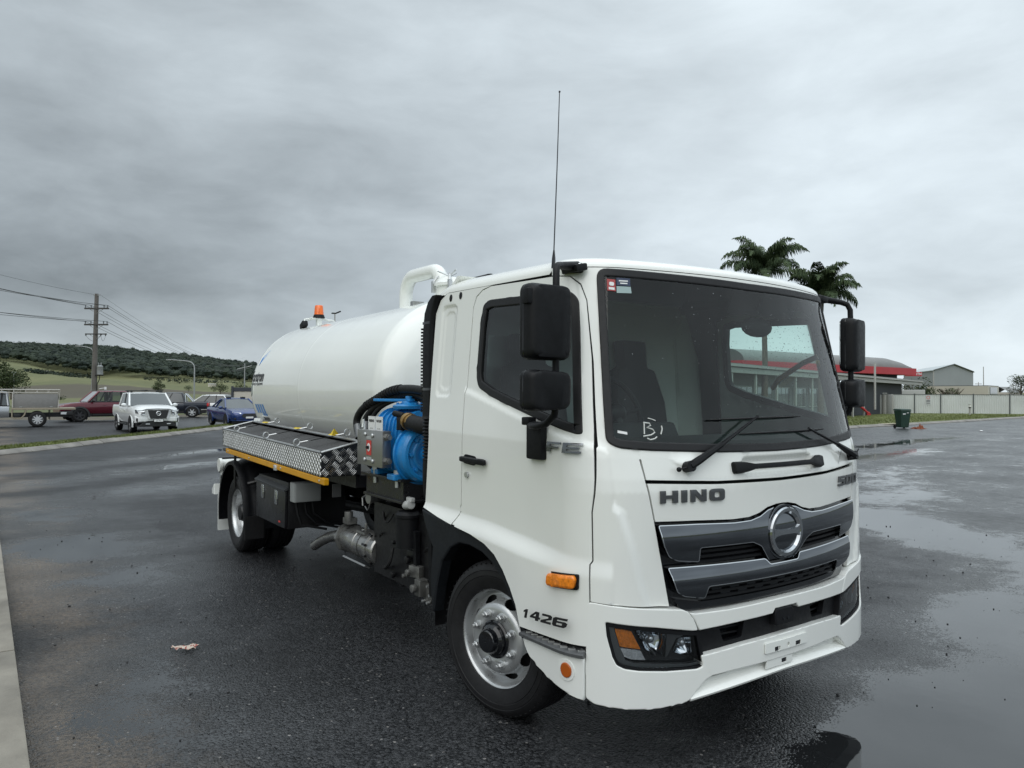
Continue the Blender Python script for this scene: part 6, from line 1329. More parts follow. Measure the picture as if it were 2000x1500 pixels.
# rear mudguard
for s_ in (-1, 1):
    mb = MB(); rings = []
    for a in range(-14, 196, 6):
        ca, sa = math.cos(R(a)), math.sin(R(a)); rr_ = .575
        rings.append([(s_ * x_, YR + (rr_ + o_) * ca * .96, .42 + (rr_ + o_) * sa) for x_, o_ in ((-1.165, -.035), (-1.165, 0), (-1.12, .015), (-1.10, .004), (-1.06, .004), (-1.04, .016), (-.95, .016), (-.62, .016), (-.62, -.0), (-1.12, -.0))])
    mb.loft(rings); part(mb, 'rear_mudguard', BLACKP, smooth=50)
    m0 = MB(); m0.box((s_ * 1.06, YR - .56, .34), (.20, .02, .24)); part(m0, 'mud_flap', RUBBER, smooth=0, bevel=.004)
m0 = MB(); m0.tube([(-1.12, YR - .52, .80), (-.9, YR - .62, .86), (-.45, YR - .62, .90)], .022, 8); part(m0, 'mudguard_stay', CHASSIS)
m0 = MB(); m0.box((-1.03, 6.90, .35), (.22, .012, .44)); part(m0, 'rear_mud_flap', WHITE2, smooth=0)
m0 = MB(); m0.box2((-1.13, 6.83, .605), (-.80, 6.86, .785)); part(m0, 'rear_plate', STAIN, smooth=0, bevel=.003)
m0 = MB(); m0.loft([[(-1.16, 7.0, .54), (-1.16, 7.12, .54), (-1.16, 7.12, .60), (-1.16, 7.02, .67)], [(-.9, 7.0, .54), (-.9, 7.12, .54), (-.9, 7.12, .60), (-.9, 7.02, .67)]]); part(m0, 'rear_lamp_guard', WHITE2, smooth=0, bevel=.008)
m0 = MB(); m0.cyl((-1.12, 6.92, .90), (-.7, 6.92, .90), .065, n=20); m0.cyl((-1.13, 6.92, .90), (-1.10, 6.92, .90), .08, n=20); m0.box2((-1.10, 6.88, .78), (-.8, 6.96, .86)); part(m0, 'rear_valve_pipe', WHITE2, smooth=35)
m0 = MB(); m0.box2((-1.1, 6.98, .80), (1.1, 7.06, .98)); part(m0, 'rear_crossmember', CHASSIS, smooth=0)
m0 = MB(); m0.loft([[(-.84, 6.42, 1.30), (-.79, 6.42, 1.46), (-.76, 6.42, 1.46), (-.80, 6.42, 1.30)], [(-.84, 6.66, 1.30), (-.79, 6.66, 1.46), (-.76, 6.66, 1.46), (-.80, 6.66, 1.30)]]); part(m0, 'data_plate', WHITE2, smooth=0)
# ------------------------------------------------------------------ vacuum pump
pump = empty('vacuum_pump', (0, 0, 0)); pump.parent = T
m0 = MB(); m0.loft([[(x_, y, z) for x_, z in rnd([(-1.0, 1.19), (-.66, 1.19), (-.66, 1.44), (-.70, 1.60), (-.78, 1.635), (-.90, 1.635), (-.98, 1.58), (-1.0, 1.44)], .05)] for y in (2.30, 2.78)]); part(m0, 'pump_body', BLUE, pump, smooth=35, bevel=.012)
for y in (2.40, 2.46, 2.52, 2.58, 2.66, 2.74):
    m0 = MB(); m0.loft([[(x_, yy, z) for x_, z in rnd([(-1.016, 1.20), (-.65, 1.20), (-.65, 1.44), (-.69, 1.612), (-.78, 1.65), (-.90, 1.65), (-.99, 1.592), (-1.016, 1.44)], .05)] for yy in (y, y + .014)]); part(m0, 'cooling_rib', BLUE, pump, smooth=35)
m0 = MB(); m0.lathe([(.001, 2.30), (.20, 2.30), (.20, 2.21), (.185, 2.185), (.165, 2.18), (.150, 2.195), (.128, 2.195), (.120, 2.185), (.105, 2.185), (.098, 2.20), (.070, 2.20), (.066, 2.17), (.03, 2.165), (.001, 2.165)], (-.86, 0, 1.335), (0, 1, 0), 40); part(m0, 'end_cover', BLUE, pump, smooth=30)
m0 = MB(); m0.lathe([(.215, 2.29), (.215, 2.315), (.19, 2.32)], (-.86, 0, 1.335), (0, 1, 0), 40, cap=True); part(m0, 'cover_flange', BLUE, pump, smooth=30)
for a in range(0, 360, 45):
    m0 = MB(); x_, z_ = -.86 + .140 * math.cos(R(a)), 1.335 + .140 * math.sin(R(a)); m0.cyl((x_, 2.20, z_), (x_, 2.178, z_), .012, n=6); part(m0, 'cover_bolt', BLUE, pump)
m0 = MB(); m0.lathe([(.12, 1.645), (.125, 1.665), (.115, 1.672), (.07, 1.682), (.05, 1.70), (.025, 1.69), (.022, 1.70), (.001, 1.70)], (-.88, 2.44, 0), (0, 0, 1), 24, cap=True); part(m0, 'valve_bonnet', BLUE, pump, smooth=35)
for a in range(20, 380, 60): m0 = MB(); x_, y_ = -.86 + .10 * math.cos(R(a)), 2.46 + .10 * math.sin(R(a)); m0.cyl((x_, y_, 1.66), (x_, y_, 1.688), .011, n=6); part(m0, 'bonnet_bolt', BLUE, pump)
m0 = MB(); m0.loft([[(-.90 + dx - .09 * t, 2.40 + .40 * t, 1.705 + dz) for dx, dz in ((-.014 - .006 * (1 - t), -.010), (.014 + .006 * (1 - t), -.010), (.014 + .006 * (1 - t), .010), (-.014 - .006 * (1 - t), .010))] for t in (-.05, .0, .15, .9, 1.0)]); m0.cyl((-.90, 2.42, 1.69), (-.90, 2.42, 1.735), .026, n=12); part(m0, 'valve_handle', BLUE, pump, bevel=.004)
m0 = MB(); m0.loft([[(-1.0, 2.28, 1.19), (-.92, 2.28, 1.19), (-.92, 2.28, 1.22), (-1.0, 2.28, 1.25)], [(-1.0, 2.36, 1.19), (-.92, 2.36, 1.19), (-.92, 2.36, 1.22), (-1.0, 2.36, 1.25)]]); part(m0, 'front_lug', BLUE, pump, smooth=0, bevel=.008); m0 = MB(); m0.loft([[(-1.02, 2.68, 1.165), (-.88, 2.68, 1.165), (-.88, 2.68, 1.20), (-1.02, 2.68, 1.20)], [(-1.02, 2.80, 1.165), (-.88, 2.80, 1.165), (-.88, 2.80, 1.20), (-1.02, 2.80, 1.20)]]); part(m0, 'rear_foot', BLUE, pump, smooth=0, bevel=.008); m0 = MB(); m0.box((-1.0, 2.38, 1.175), (.12, .12, .04)); part(m0, 'mounting_foot', BLUE, pump, smooth=0, bevel=.008)
for y_ in (2.38, 2.74): m0 = MB(); m0.cyl((-1.01, y_, 1.20), (-1.01, y_, 1.10), .014, n=8); m0.cyl((-1.01, y_, 1.195), (-1.01, y_, 1.22), .022, n=6); part(m0, 'foot_bolt', STEEL, pump)
m0 = MB(); m0.tube([(-.98, 2.33, 1.575), (-1.0, 2.22, 1.56), (-.99, 2.05, 1.54), (-.96, 1.96, 1.53)], [.040, .052, .058, .06], 14); part(m0, 'inlet_hose', RUBBER, pump)
m0 = MB(); m0.cyl((-1.0, 2.25, 1.570), (-.996, 2.18, 1.558), .054, n=18); m0.cyl((-1.0, 2.225, 1.565), (-1.0, 2.205, 1.56), .060, n=18); part(m0, 'hose_clamp', mat('brass', (.35, .22, .08), .35, .8, var=.3, vs=20), pump)
m0 = MB(); m0.cyl((-1.0, 2.30, 1.60), (-1.03, 2.39, 1.615), .022, n=10); m0.box((-1.01, 2.32, 1.545), (.04, .07, .09)); part(m0, 'drain_cock', BLACKP, pump, bevel=.006)
# control box
cb = empty('control_box', (0, 0, 0)); cb.parent = T
m0 = MB(); m0.box2((-1.12, 2.385, 1.238), (-1.055, 2.815, 1.492)); part(m0, 'enclosure', STAIN, cb, bevel=.004)
fS = plane_S((-1.1205, 2.60, 1.365), (0, -1, 0), (0, 0, 1), (-1, 0, 0))
panel('pull_knob_plate', REDT, cb, [(-.045, -.05), (.035, -.05), (.035, .055), (-.045, .055)], fS, off=.002, thick=.002, res=.1)
panel('knob_print', WHITET, cb, [(-.005 + .026 * math.cos(k * .45), .005 + .03 * math.sin(k * .45)) for k in range(14)], fS, off=.004, thick=.002, res=.1)
panel('print_strip', mat('pale_print', (.38, .40, .40), .4), cb, [(-.045, .065), (.04, .065), (.04, .085), (-.045, .085)], fS, off=.002, thick=.002, res=.1); panel('print_strip', mat('pale_print', (.38, .40, .40), .4), cb, [(-.045, -.085), (.04, -.085), (.04, -.062), (-.045, -.062)], fS, off=.002, thick=.002, res=.1)
for a_, b_ in ((-.065, .095), (.06, .09), (-.07, -.085), (.065, -.09)): m0 = MB(); m0.ball(fS(a_, b_, .004), .016, 10, 6, (.6, 1, 1)); part(m0, 'domed_bolt', STEEL, cb)
m0 = MB(); m0.cyl(fS(-.005, .005, 0), fS(-.005, .005, .02), .012, n=10); part(m0, 'knob', BLACKP, cb)
for z_ in (1.45, 1.285):
    m0 = MB(); m0.cyl((-1.088, 2.392, z_), (-1.088, 2.345, z_), .026, n=6); m0.cyl((-1.088, 2.36, z_), (-1.088, 2.33, z_), .017, n=10); part(m0, 'pipe_union', CAST, cb)
for y_, tx in ((2.615, 'PRESSURE'), (2.49, 'VACUUM')):
    fP = plane_S((-1.095, y_, 1.54), (0, -1, 0), (0, 0, 1), (-1, 0, 0)); pl_ = panel('gauge_label', WHITET, cb, [(-.058, -.05), (.058, -.05), (.058, .05), (-.058, .05)], fP, off=.002, thick=.003, res=.1); text_ob(tx, .023, lambda x, y, fP=fP: fP(x, y + .018, .004), BLACKT, 'label_print', cb, bold=.001, sx=.85); text_ob('bar  kPa', .014, lambda x, y, fP=fP: fP(x, y - .035, .004), BLACKT, 'label_print', cb)
# hoses over the pump
HOSE = RUBBER
def hose(P_, r_, name='hose', n=10):
    P_ = [Vector(p) for p in P_]; out = []
    for i in range(len(P_) - 1):
        p0, p1, p2, p3 = P_[max(0, i - 1)], P_[i], P_[i + 1], P_[min(len(P_) - 1, i + 2)]
        for k in range(6):
            t = k / 6; out.append(.5 * ((2 * p1) + (p2 - p0) * t + (2 * p0 - 5 * p1 + 4 * p2 - p3) * t * t + (3 * p1 - p0 - 3 * p2 + p3) * t ** 3))
    out.append(P_[-1]); m0 = MB(); m0.tube(out, r_, n); return part(m0, name, HOSE), out
h1, pth = hose([(-.93, 3.22, 1.40), (-.92, 3.30, 1.53), (-.91, 3.20, 1.63), (-.90, 2.97, 1.705), (-.90, 2.70, 1.77), (-.90, 2.40, 1.785), (-.90, 2.05, 1.76)], .031)
m0 = MB()
for i in range(14, 28):
    a_ = pth[i]; d_ = (pth[i + 1] - pth[i]).normalized(); m0.cyl(a_ - d_ * .006, a_ + d_ * .006, .037, n=12)
m0.ob('hose_spiral', RUBBER, h1)['kind'] = 'stuff'
hose([(-.93, 3.10, 1.45), (-.92, 3.12, 1.56), (-.88, 3.0, 1.66), (-.87, 2.72, 1.735), (-.86, 2.4, 1.745), (-.86, 2.05, 1.68)], .024); hose([(-.92, 3.0, 1.46), (-.90, 3.02, 1.58), (-.86, 2.9, 1.67), (-.84, 2.6, 1.72), (-.84, 2.3, 1.70), (-.84, 2.05, 1.62)], .018); hose([(-.95, 2.88, 1.35), (-1.0, 2.92, 1.30), (-.98, 2.90, 1.22), (-.9, 2.85, 1.15)], .026)
for p_, q_ in (((-.93, 3.22, 1.40), (-.922, 3.28, 1.50)), ((-.93, 3.10, 1.46), (-.922, 3.115, 1.53))): m0 = MB(); m0.cyl(p_, q_, .034, .030, n=12); part(m0, 'hose_ferrule', mat('ferrule_grey', (.16, .165, .17), .4, .6))
m0 = MB(); m0.tube([(-1.06, 2.86, 1.50), (-1.05, 2.87, 1.56), (-1.04, 2.86, 1.44)], .008, 6); part(m0, 'ground_wire', WHITE2)
# pump base frame
m0 = MB(); m0.box2((-1.0, 2.30, 1.01), (-.45, 2.92, 1.15)); m0.box2((-1.03, 2.28, 1.145), (-.42, 2.95, 1.165)); m0.box2((-1.02, 2.29, .995), (-.44, 2.93, 1.015)); part(m0, 'pump_base', mat('base_black', (.012, .012, .013), .32, var=.2, rvar=.1), smooth=0, bevel=.004)
m0 = MB(); m0.box2((-.45, 2.0, .90), (.45, 3.3, 1.12)); m0.box2((.3, 2.0, 1.1), (1.0, 2.85, 1.75)); part(m0, 'cab_rear_frame', CHASSIS, smooth=0)
# air intake column
m0 = MB(); sec = rnd([(-1.065, 1.80), (-.90, 1.80), (-.90, 1.925), (-1.065, 1.925)], .03)
tops = [(1.60, 0, 1), (2.14, 0, 1), (2.26, -.02, 1), (2.33, -.06, .92), (2.365, -.10, .6)]
m0.loft([[(x_, 1.86 + (y_ - 1.86) * k + dy, z_) for x_, y_ in sec] for z_, dy, k in tops]); col = part(m0, 'intake_column', BLACKP, smooth=50)
m0 = MB()
for i in range(26): m0.box((-1.04, 1.932, 1.64 + .021 * i), (.04, .02, .011))
m0.ob('intake_grating', BLACKP, col, smooth=0)['kind'] = 'stuff'
for z_ in (1.60, 1.78, 2.20): m0 = MB(); m0.loft([[(-.98 + (x_ + .98) * 1.03, 1.862 + (y_ - 1.862) * 1.03, zz) for x_, y_ in sec] for zz in (z_ - .008, z_ + .008)]); m0.ob('column_joint', BLACKG, col, smooth=40)
m0 = MB(); prof = []
for i in range(13): z_ = 1.60 - .0215 * i; prof += [(.082, z_), (.090, z_ - .006), (.082, z_ - .013), (.075, z_ - .017)]
m0.lathe(prof, (-.985, 1.865, 0), (0, 0, 1), 24); part(m0, 'intake_bellows', RUBBER, smooth=50)
m0 = MB(); m0.tube([(-.985, 1.865, 1.33), (-.985, 1.87, 1.22), (-.96, 1.90, 1.12), (-.9, 1.95, 1.02), (-.8, 2.0, .96)], .085, 18); part(m0, 'intake_elbow', BLACKP)
# ------------------------------------------------------------------ exhaust canister and fittings low on the side
DPF = mat('exhaust_steel', (.42, .415, .40), .30, .9, var=.3, vs=7, rvar=.12)
m0 = MB(); m0.lathe([(.001, 3.60), (.085, 3.60), (.105, 3.585), (.112, 3.57), (.112, 3.30), (.116, 3.295), (.116, 3.28), (.112, 3.275), (.112, 3.06), (.128, 3.055), (.128, 3.03), (.116, 3.025), (.116, 2.95), (.112, 2.935), (.10, 2.925), (.001, 2.92)], (-.85, 0, .547), (0, 1, 0), 40); dpf = part(m0, 'exhaust_canister', DPF, smooth=30)
m0 = MB(); m0.lathe([(.13, 3.62), (.13, 3.59), (.09, 3.585)], (-.85, 0, .547), (0, 1, 0), 8, cap=True); m0.ob('flange', CAST, dpf, smooth=0)
for a in range(0, 360, 40): m0 = MB(); m0.cyl((-.85 + .122 * math.cos(R(a)), 3.07, .547 + .122 * math.sin(R(a))), (-.85 + .122 * math.cos(R(a)), 3.015, .547 + .122 * math.sin(R(a))), .011, n=6); m0.ob('flange_bolt', CHASSIS, dpf)
m0 = MB(); m0.cyl((-.88, 2.925, .57), (-.88, 2.912, .57), .034, n=18); m0.ob('sensor_boss', mat('pale_steel', (.5, .5, .48), .4, .5), dpf)
m0 = MB(); m0.lathe([(.118, 3.21), (.120, 3.20), (.118, 3.19)], (-.85, 0, .547), (0, 1, 0), 40); m0.box((-.91, 3.2, .655), (.03, .16, .02)); m0.ob('strap_band', STAIN, dpf)
m0 = MB(); m0.loft([[(-.97, y, .425), (-.93, y, .405), (-.92, y, .412), (-.96, y, .435)] for y in (3.02, 3.46)]); m0.ob('heat_guard', STAIN, dpf, smooth=0)
m0 = MB(); m0.tube([(-.85, 3.60, .54), (-.85, 3.72, .54), (-.86, 3.85, .52), (-.86, 4.05, .475), (-.87, 4.25, .40), (-.88, 4.36, .345)], [.05, .048, .048, .046, .044, .042], 16, cap=False); m0.tube([(-.88, 4.34, .35), (-.87, 4.25, .395)], [.038, .04], 16); part(m0, 'tail_pipe', DPF)
m0 = MB(); m0.cyl((-.85, 3.66, .54), (-.85, 3.70, .54), .066, n=18); part(m0, 'pipe_clamp', CAST)
m0 = MB(); m0.cyl((-.90, 3.50, .70), (-.90, 3.50, .78), .035, n=12); m0.box((-.88, 3.52, .70), (.09, .10, .05)); part(m0, 'sensor_block', CAST, bevel=.006); m0 = MB(); m0.cyl((-.92, 3.1, .67), (-.92, 3.1, .74), .012, n=8); part(m0, 'sensor_probe', CAST, bevel=.006)
cp = empty('suction_coupling', (0, 0, 0)); cp.parent = T
m0 = MB(); m0.cyl((-.98, 2.90, .975), (-.86, 2.90, .975), .045, n=18); m0.cyl((-.995, 2.90, .975), (-.97, 2.90, .975), .052, n=18); part(m0, 'cap', STAIN, cp); m0 = MB(); m0.tube([(-.99, 2.94, .98), (-1.0, 2.99, .96), (-1.0, 2.98, .90)], .008, 6); m0.tube([(-.99, 2.86, .96), (-1.0, 2.87, .90), (-1.0, 2.90, .875), (-1.0, 2.94, .90)], .004, 5); part(m0, 'chain', STAIN, cp)
m0 = MB(); m0.lathe([(.085, .70), (.085, .90), (.09, .905), (.09, .925), (.07, .945), (.001, .95)], (-.96, 2.30, 0), (0, 0, 1), 24, cap=True); part(m0, 'air_drier', BLACKP)
m0 = MB(); m0.cyl((-.98, 2.22, 1.0), (-.98, 2.30, .985), .032, n=12); m0.box((-.97, 2.25, 1.03), (.03, .08, .03)); part(m0, 'side_lamp', mat('pale_lamp', (.45, .46, .45), .3), bevel=.006)
rd = random.Random(11)
for k in range(7):
    m0 = MB(); y_ = 2.0 + rd.random() * .6; x_ = -.98 + rd.random() * .12; z_ = .45 + rd.random() * .35
    m0.box((x_, y_, z_), (rd.uniform(.05, .10), rd.uniform(.05, .12), rd.uniform(.05, .12)), rd.uniform(-.4, .4)); m0.cyl((x_ - .05, y_, z_), (x_ - .08, y_, z_), rd.uniform(.015, .035), n=12); part(m0, 'air_valve', CAST if k % 2 else CHASSIS, bevel=.008)
for k in range(12):
    y_ = 1.95 + rd.random() * .9; z_ = .5 + rd.random() * .4; x_ = -.96 + rd.random() * .1; q = [(x_, y_, z_)]
    for j in range(4): q.append((q[-1][0] + rd.uniform(-.03, .05), q[-1][1] + rd.uniform(-.02, .14), q[-1][2] + rd.uniform(-.12, .09)))
    hose(q, rd.choice([.006, .009, .013]), 'air_line', 6)
m0 = MB(); m0.loft([[(-.97, y, .82), (-.93, y, .82), (-.92, y, .42), (-.955, y, .42)] for y in (2.18, 2.22)]); m0.loft([[(-.99, y, .86), (-.95, y, .86), (-.94, y, .44), (-.975, y, .44)] for y in (1.92, 1.97)]); part(m0, 'hanger_bracket', BLACKP, smooth=0, bevel=.004)
gh = empty('steering_gear', (0, 0, 0)); gh.parent = T
m0 = MB(); m0.loft([[(-.94 + .0 * a, 2.06 + .075 * math.cos(a) * k, .43 + .075 * math.sin(a) * k) for a in [2 * math.pi * i / 6 for i in range(6)]] for k in (1,)] + [[(-.86, 2.06 + .075 * math.cos(a), .43 + .075 * math.sin(a)) for a in [2 * math.pi * i / 6 for i in range(6)]]]); part(m0, 'housing', CAST, gh, bevel=.01)
m0 = MB(); m0.cyl((-.90, 2.03, .42), (-.92, 1.80, .38), .04, n=14); part(m0, 'cylinder', CAST, gh)
for a in range(0, 360, 60): m0 = MB(); m0.cyl((-.94, 2.06 + .062 * math.cos(R(a)), .43 + .062 * math.sin(R(a))), (-.962, 2.06 + .062 * math.cos(R(a)), .43 + .062 * math.sin(R(a))), .010, n=6); part(m0, 'housing_bolt', STEEL, gh)
m0 = MB(); m0.box2((-.92, 2.0, .40), (-.30, 2.95, .93)); part(m0, 'engine_shroud', CHASSIS, smooth=0)
# ------------------------------------------------------------------ parked and passing vehicles (local frame: +y forward, x right)
CGLASS = mat('car_glass', (.035, .045, .048), .06, spec=.9, coat=.3); CGLASSL = glass('car_glass_clear', (.55, .62, .60), 1.5, 0, 1.2)
TRIM = mat('car_trim', (.012, .013, .014), .5); ALLOY = mat('alloy_wheel', (.62, .63, .64), .3, .55); ALLOYD = mat('alloy_dark', (.05, .05, .055), .4, .5)
HLAMP = mat('headlamp_clear', (.75, .78, .80), .12, .4, coat=.8)
def car_wheel(parent, x, y, r, w_, spokes=6, rim_m=ALLOY, rz=0.0, rr=.66):
    s_ = 1 if x > 0 else -1; wh = empty('wheel', (x, y, r), rz); wh.parent = parent; d = (s_, 0, 0); o = (-s_ * w_, 0, 0)
    m0 = MB(); m0.lathe([(r * rr, 0.0), (r * .9, -.0), (r * .98, .02), (r, .05), (r, w_ - .05), (r * .98, w_ - .02), (r * .9, w_), (r * rr, w_ - .008)], o, d, 28); m0.ob('tyre', RUBBER, wh, smooth=45)
    m0 = MB(); m0.lathe([(r * rr, w_ - .004), (r * rr * .92, w_ - .014), (r * rr * .88, w_ - .09), (.001, w_ - .1)], o, d, 28); m0.ob('rim', mat('alloy_dish', (.16, .165, .17), .35, .6) if rim_m is not ALLOYD else TRIM, wh, smooth=40, recalc=False)
    for k in range(spokes):
        a = 2 * math.pi * k / spokes; c, s = math.cos(a), math.sin(a); rk = r * rr; hw = rk * .14; xo = -s_ * .012; xi = -s_ * .045
        q = [(0.1 * rk, hw), (.90 * rk, hw * .75), (.90 * rk, -hw * .75), (.1 * rk, -hw)]
        m1 = MB(); m1.prism([(xi, c * p_ - s * t_, s * p_ + c * t_) for p_, t_ in q], (xo - xi, 0, 0)); m1.ob('spoke', rim_m, wh, smooth=0)
    m1 = MB(); m1.cyl((-s_ * .05, 0, 0), (-s_ * .004, 0, 0), r * rr * .22, n=14); m1.ob('hub_cap', rim_m, wh)
def sec8(hw, z0, z1, t=.93, b=.90):
    """body cross-section: floor, tucked sill, widest mid, shoulder"""
    return [(-hw * b, z0), (hw * b, z0), (hw * .985, z0 + (z1 - z0) * .25), (hw, z0 + (z1 - z0) * .55), (hw * .985, z0 + (z1 - z0) * .86), (hw * t, z1), (0, z1 + .025), (-hw * t, z1), (-hw * .985, z0 + (z1 - z0) * .86), (-hw, z0 + (z1 - z0) * .55), (-hw * .985, z0 + (z1 - z0) * .25)]
def body(parent, st, m_, name='body', bev=.0):
    m0 = MB(); m0.loft([[(x, y, z) for x, z in sec8(hw, z0, z1)] for y, hw, z0, z1 in st]); return m0.ob(name, m_, parent, smooth=38, bevel=bev)
def cabin(parent, m_, gl, yb0, yt0, yt1, yb1, hb, ht, zb, zt, doors=(.5,), pil=.05, name='roof', rear_glass=True, gl_side=None):
    """greenhouse: yb0 rear base, yt0 rear top, yt1 front top, yb1 front base"""
    gs = gl_side or gl
    m0 = MB(); k = 5; m0.loft([[(-ht * (1.0 + .02), y, zt - .02), (-ht * .97, y, zt + dz), (-ht * .5, y, zt + dz + .025), (0, y, zt + dz + .03), (ht * .5, y, zt + dz + .025), (ht * .97, y, zt + dz), (ht * 1.02, y, zt - .02)] for y, dz in ((yt0 - .06, .0), (yt0 + .1, .028), ((yt0 + yt1) / 2, .04), (yt1 - .12, .025), (yt1 + .05, -.01))]); m0.ob(name, m_, parent, smooth=50)
    for s_ in (-1, 1):
        q = [(s_ * hb, yb0, zb), (s_ * hb, yb1, zb), (s_ * ht, yt1, zt), (s_ * ht, yt0, zt)]
        for a, b in ((q[1], q[2]), (q[0], q[3])): m0 = MB(); m0.tube([a, b], [pil * 1.1, pil], 6); m0.ob('pillar', m_, parent, smooth=60)
        ys = [0] + list(doors) + [1]
        for f0, f1 in zip(ys, ys[1:]):
            A = [Vector(q[0]).lerp(Vector(q[1]), f) for f in (f0, f1)]; B = [Vector(q[3]).lerp(Vector(q[2]), f) for f in (f0, f1)]; ins = .035
            cc = sum((A + B), Vector()) / 4; P_ = [v.lerp(cc, .06) for v in (A[0], A[1], B[1], B[0])]; m1 = MB(); m1.add(P_, [(0, 1, 2, 3)]); m1.ob('side_window', gs, parent, smooth=0, recalc=False)
        for f in doors:
            a = Vector(q[0]).lerp(Vector(q[1]), f); b = Vector(q[3]).lerp(Vector(q[2]), f); m1 = MB(); m1.tube([a, b], pil * .7, 5); m1.ob('door_pillar', TRIM, parent, smooth=60)
        m1 = MB(); m1.tube([q[0], q[1]], pil * .5, 5); m1.ob('belt_trim', TRIM, parent)
    m1 = MB(); m1.add([(-hb * .97, yb1 + .02, zb), (0, yb1 + .10, zb), (hb * .97, yb1 + .02, zb), (ht * .96, yt1 + .02, zt - .01), (0, yt1 + .06, zt), (-ht * .96, yt1 + .02, zt - .01)], [(0, 1, 4, 5), (1, 2, 3, 4)]); m1.ob('windscreen', gl, parent, smooth=80, recalc=False)
    if rear_glass: m1 = MB(); m1.add([(-hb * .95, yb0 - .01, zb), (hb * .95, yb0 - .01, zb), (ht * .95, yt0 - .02, zt - .01), (-ht * .95, yt0 - .02, zt - .01)], [(0, 1, 2, 3)]); m1.ob('rear_window', gl, parent, smooth=0, recalc=False)
    m1 = MB()
    for x_ in (-.38, .38): m1.box((x_, (yt0 + yt1) / 2 + .1, zb + .05), (.45, .14, .75)); m1.box((x_, (yt0 + yt1) / 2 + .1, zb + .50), (.24, .10, .20))
    m1.box((0, (yb0 + yb1) / 2, zb - .05), (hb * 1.9, abs(yb1 - yb0) * .9, .05)); m1.ob('interior', INTER, parent, smooth=0)
def arch(parent, hw, y, r, m_=TRIM, flare=.03, z=None, wd=.07):
    for s_ in (-1, 1):
        m0 = MB(); z0 = r * .92; R0, R1 = r * 1.13, r * 1.13 + wd; n_ = 14; rg = []
        for i in range(n_ + 1):
            a = math.pi * (-.06 + 1.12 * i / n_); c, s = math.cos(a), math.sin(a); rg.append([(s_ * (hw - .06), y + R0 * c, z0 + R0 * s), (s_ * (hw + flare), y + R0 * c, z0 + R0 * s), (s_ * (hw + flare * .6), y + R1 * c, z0 + R1 * s), (s_ * (hw - .06), y + R1 * c, z0 + R1 * s)])
        m0.loft(rg); m0.ob('wheel_arch', m_, parent, smooth=40)
        m0 = MB(); m0.add([(s_ * (hw + .004), y, z0)] + [(s_ * (hw + .004), y + R0 * math.cos(math.pi * (-.2 + 1.4 * i / 16)), z0 + R0 * math.sin(math.pi * (-.2 + 1.4 * i / 16))) for i in range(17)], [(0, i, i + 1) for i in range(1, 17)]); m0.ob('arch_shade_disc', mat('arch_shade', (.004, .004, .005), .9), parent, smooth=0, recalc=False)  # flat black disc on the body side, painted as the arch's shaded hollow
def side_mirror(parent, m_, hb, y, z):
    for s_ in (-1, 1): m0 = MB(); m0.ball((s_ * (hb + .16), y, z), .12, 10, 6, (1.0, .55, .7)); m0.tube([(s_ * (hb - .02), y, z - .06), (s_ * (hb + .1), y, z - .03)], .03, 6); m0.ob('side_mirror', m_, parent)
def handles(parent, hw, ys, z, m_):
    for s_ in (-1, 1):
        for y in ys: m0 = MB(); m0.box((s_ * (hw + .015), y, z), (.03, .18, .035)); m0.ob('door_handle', m_, parent, bevel=.01)
def ute_tub(parent, m_, y0, y1, hw, z0, z1):
    for s_ in (-1, 1): m0 = MB(); m0.loft([[(s_ * hw * k, y, z) for k, z in ((.9, z0 + .1), (.985, z0 + .25), (1, z0 + (z1 - z0) * .55), (.985, z1 - .08), (.95, z1), (.88, z1), (.88, z0 + .2))] for y in (y0, y1)]); m0.ob('tub_side', m_, parent, smooth=38)
    m0 = MB(); m0.box2((-hw * .93, y0 - .02, z0 + .2), (hw * .93, y0 + .06, z1 - .01)); m0.ob('tailgate', m_, parent, bevel=.02)
    m0 = MB(); m0.box2((-hw * .93, y1 - .06, z0 + .2), (hw * .93, y1, z1)); m0.box2((-hw * .92, y0, z0 + .1), (hw * .92, y1, z0 + .35)); m0.ob('tub_floor', TRIM, parent, smooth=0)
def chassis_under(parent, y0, y1, hw=.8, z=.42):
    m0 = MB(); m0.box2((-hw, y0, z - .12), (hw, y1, z + .1)); m0.ob('underbody', CHASSIS, parent, smooth=0)
def place_v(name, label, cat, p, fwd, group='vehicles on the road'):
    e_ = empty(name, (p[0], p[1], 0.0), math.atan2(-fwd[0], fwd[1]), label=label, cat=cat, group=group); return e_
# white pickup facing the camera
PW = mat('pickup_white', (.74, .76, .76), .22, coat=.6)
v = place_v('pickup_truck', 'white dual cab pickup with black grille, facing the camera by the grass median', 'pickup truck', (2.30, 35.6), (.05, -.999))
hw = .93
body(v, [(-1.05, hw, .45, 1.17), (.4, hw, .45, 1.17), (1.2, hw * 1.0, .45, 1.17), (1.75, hw * .99, .46, 1.15), (2.25, hw * .96, .46, 1.09), (2.5, hw * .88, .50, 1.02), (2.58, hw * .78, .55, .92)], PW)
ute_tub(v, PW, -2.6, -1.03, hw, .48, 1.20); chassis_under(v, -2.4, 2.3)
cabin(v, PW, CGLASS, -1.05, -.88, .45, 1.18, .88, .75, 1.18, 1.74, (.5,), .045)
m0 = MB(); m0.loft([[(x, y, z) for x, z in ((-.74 * k, zz - .05), (-.5 * k, zz + .02), (0, zz + .035), (.5 * k, zz + .02), (.74 * k, zz - .05))] for y, zz, k in ((1.15, 1.21, 1.08), (1.8, 1.20, 1.08), (2.3, 1.14, 1.02), (2.54, 1.05, .92))], cap=False, closed=False); m0.ob('bonnet', PW, v, smooth=50, recalc=False)
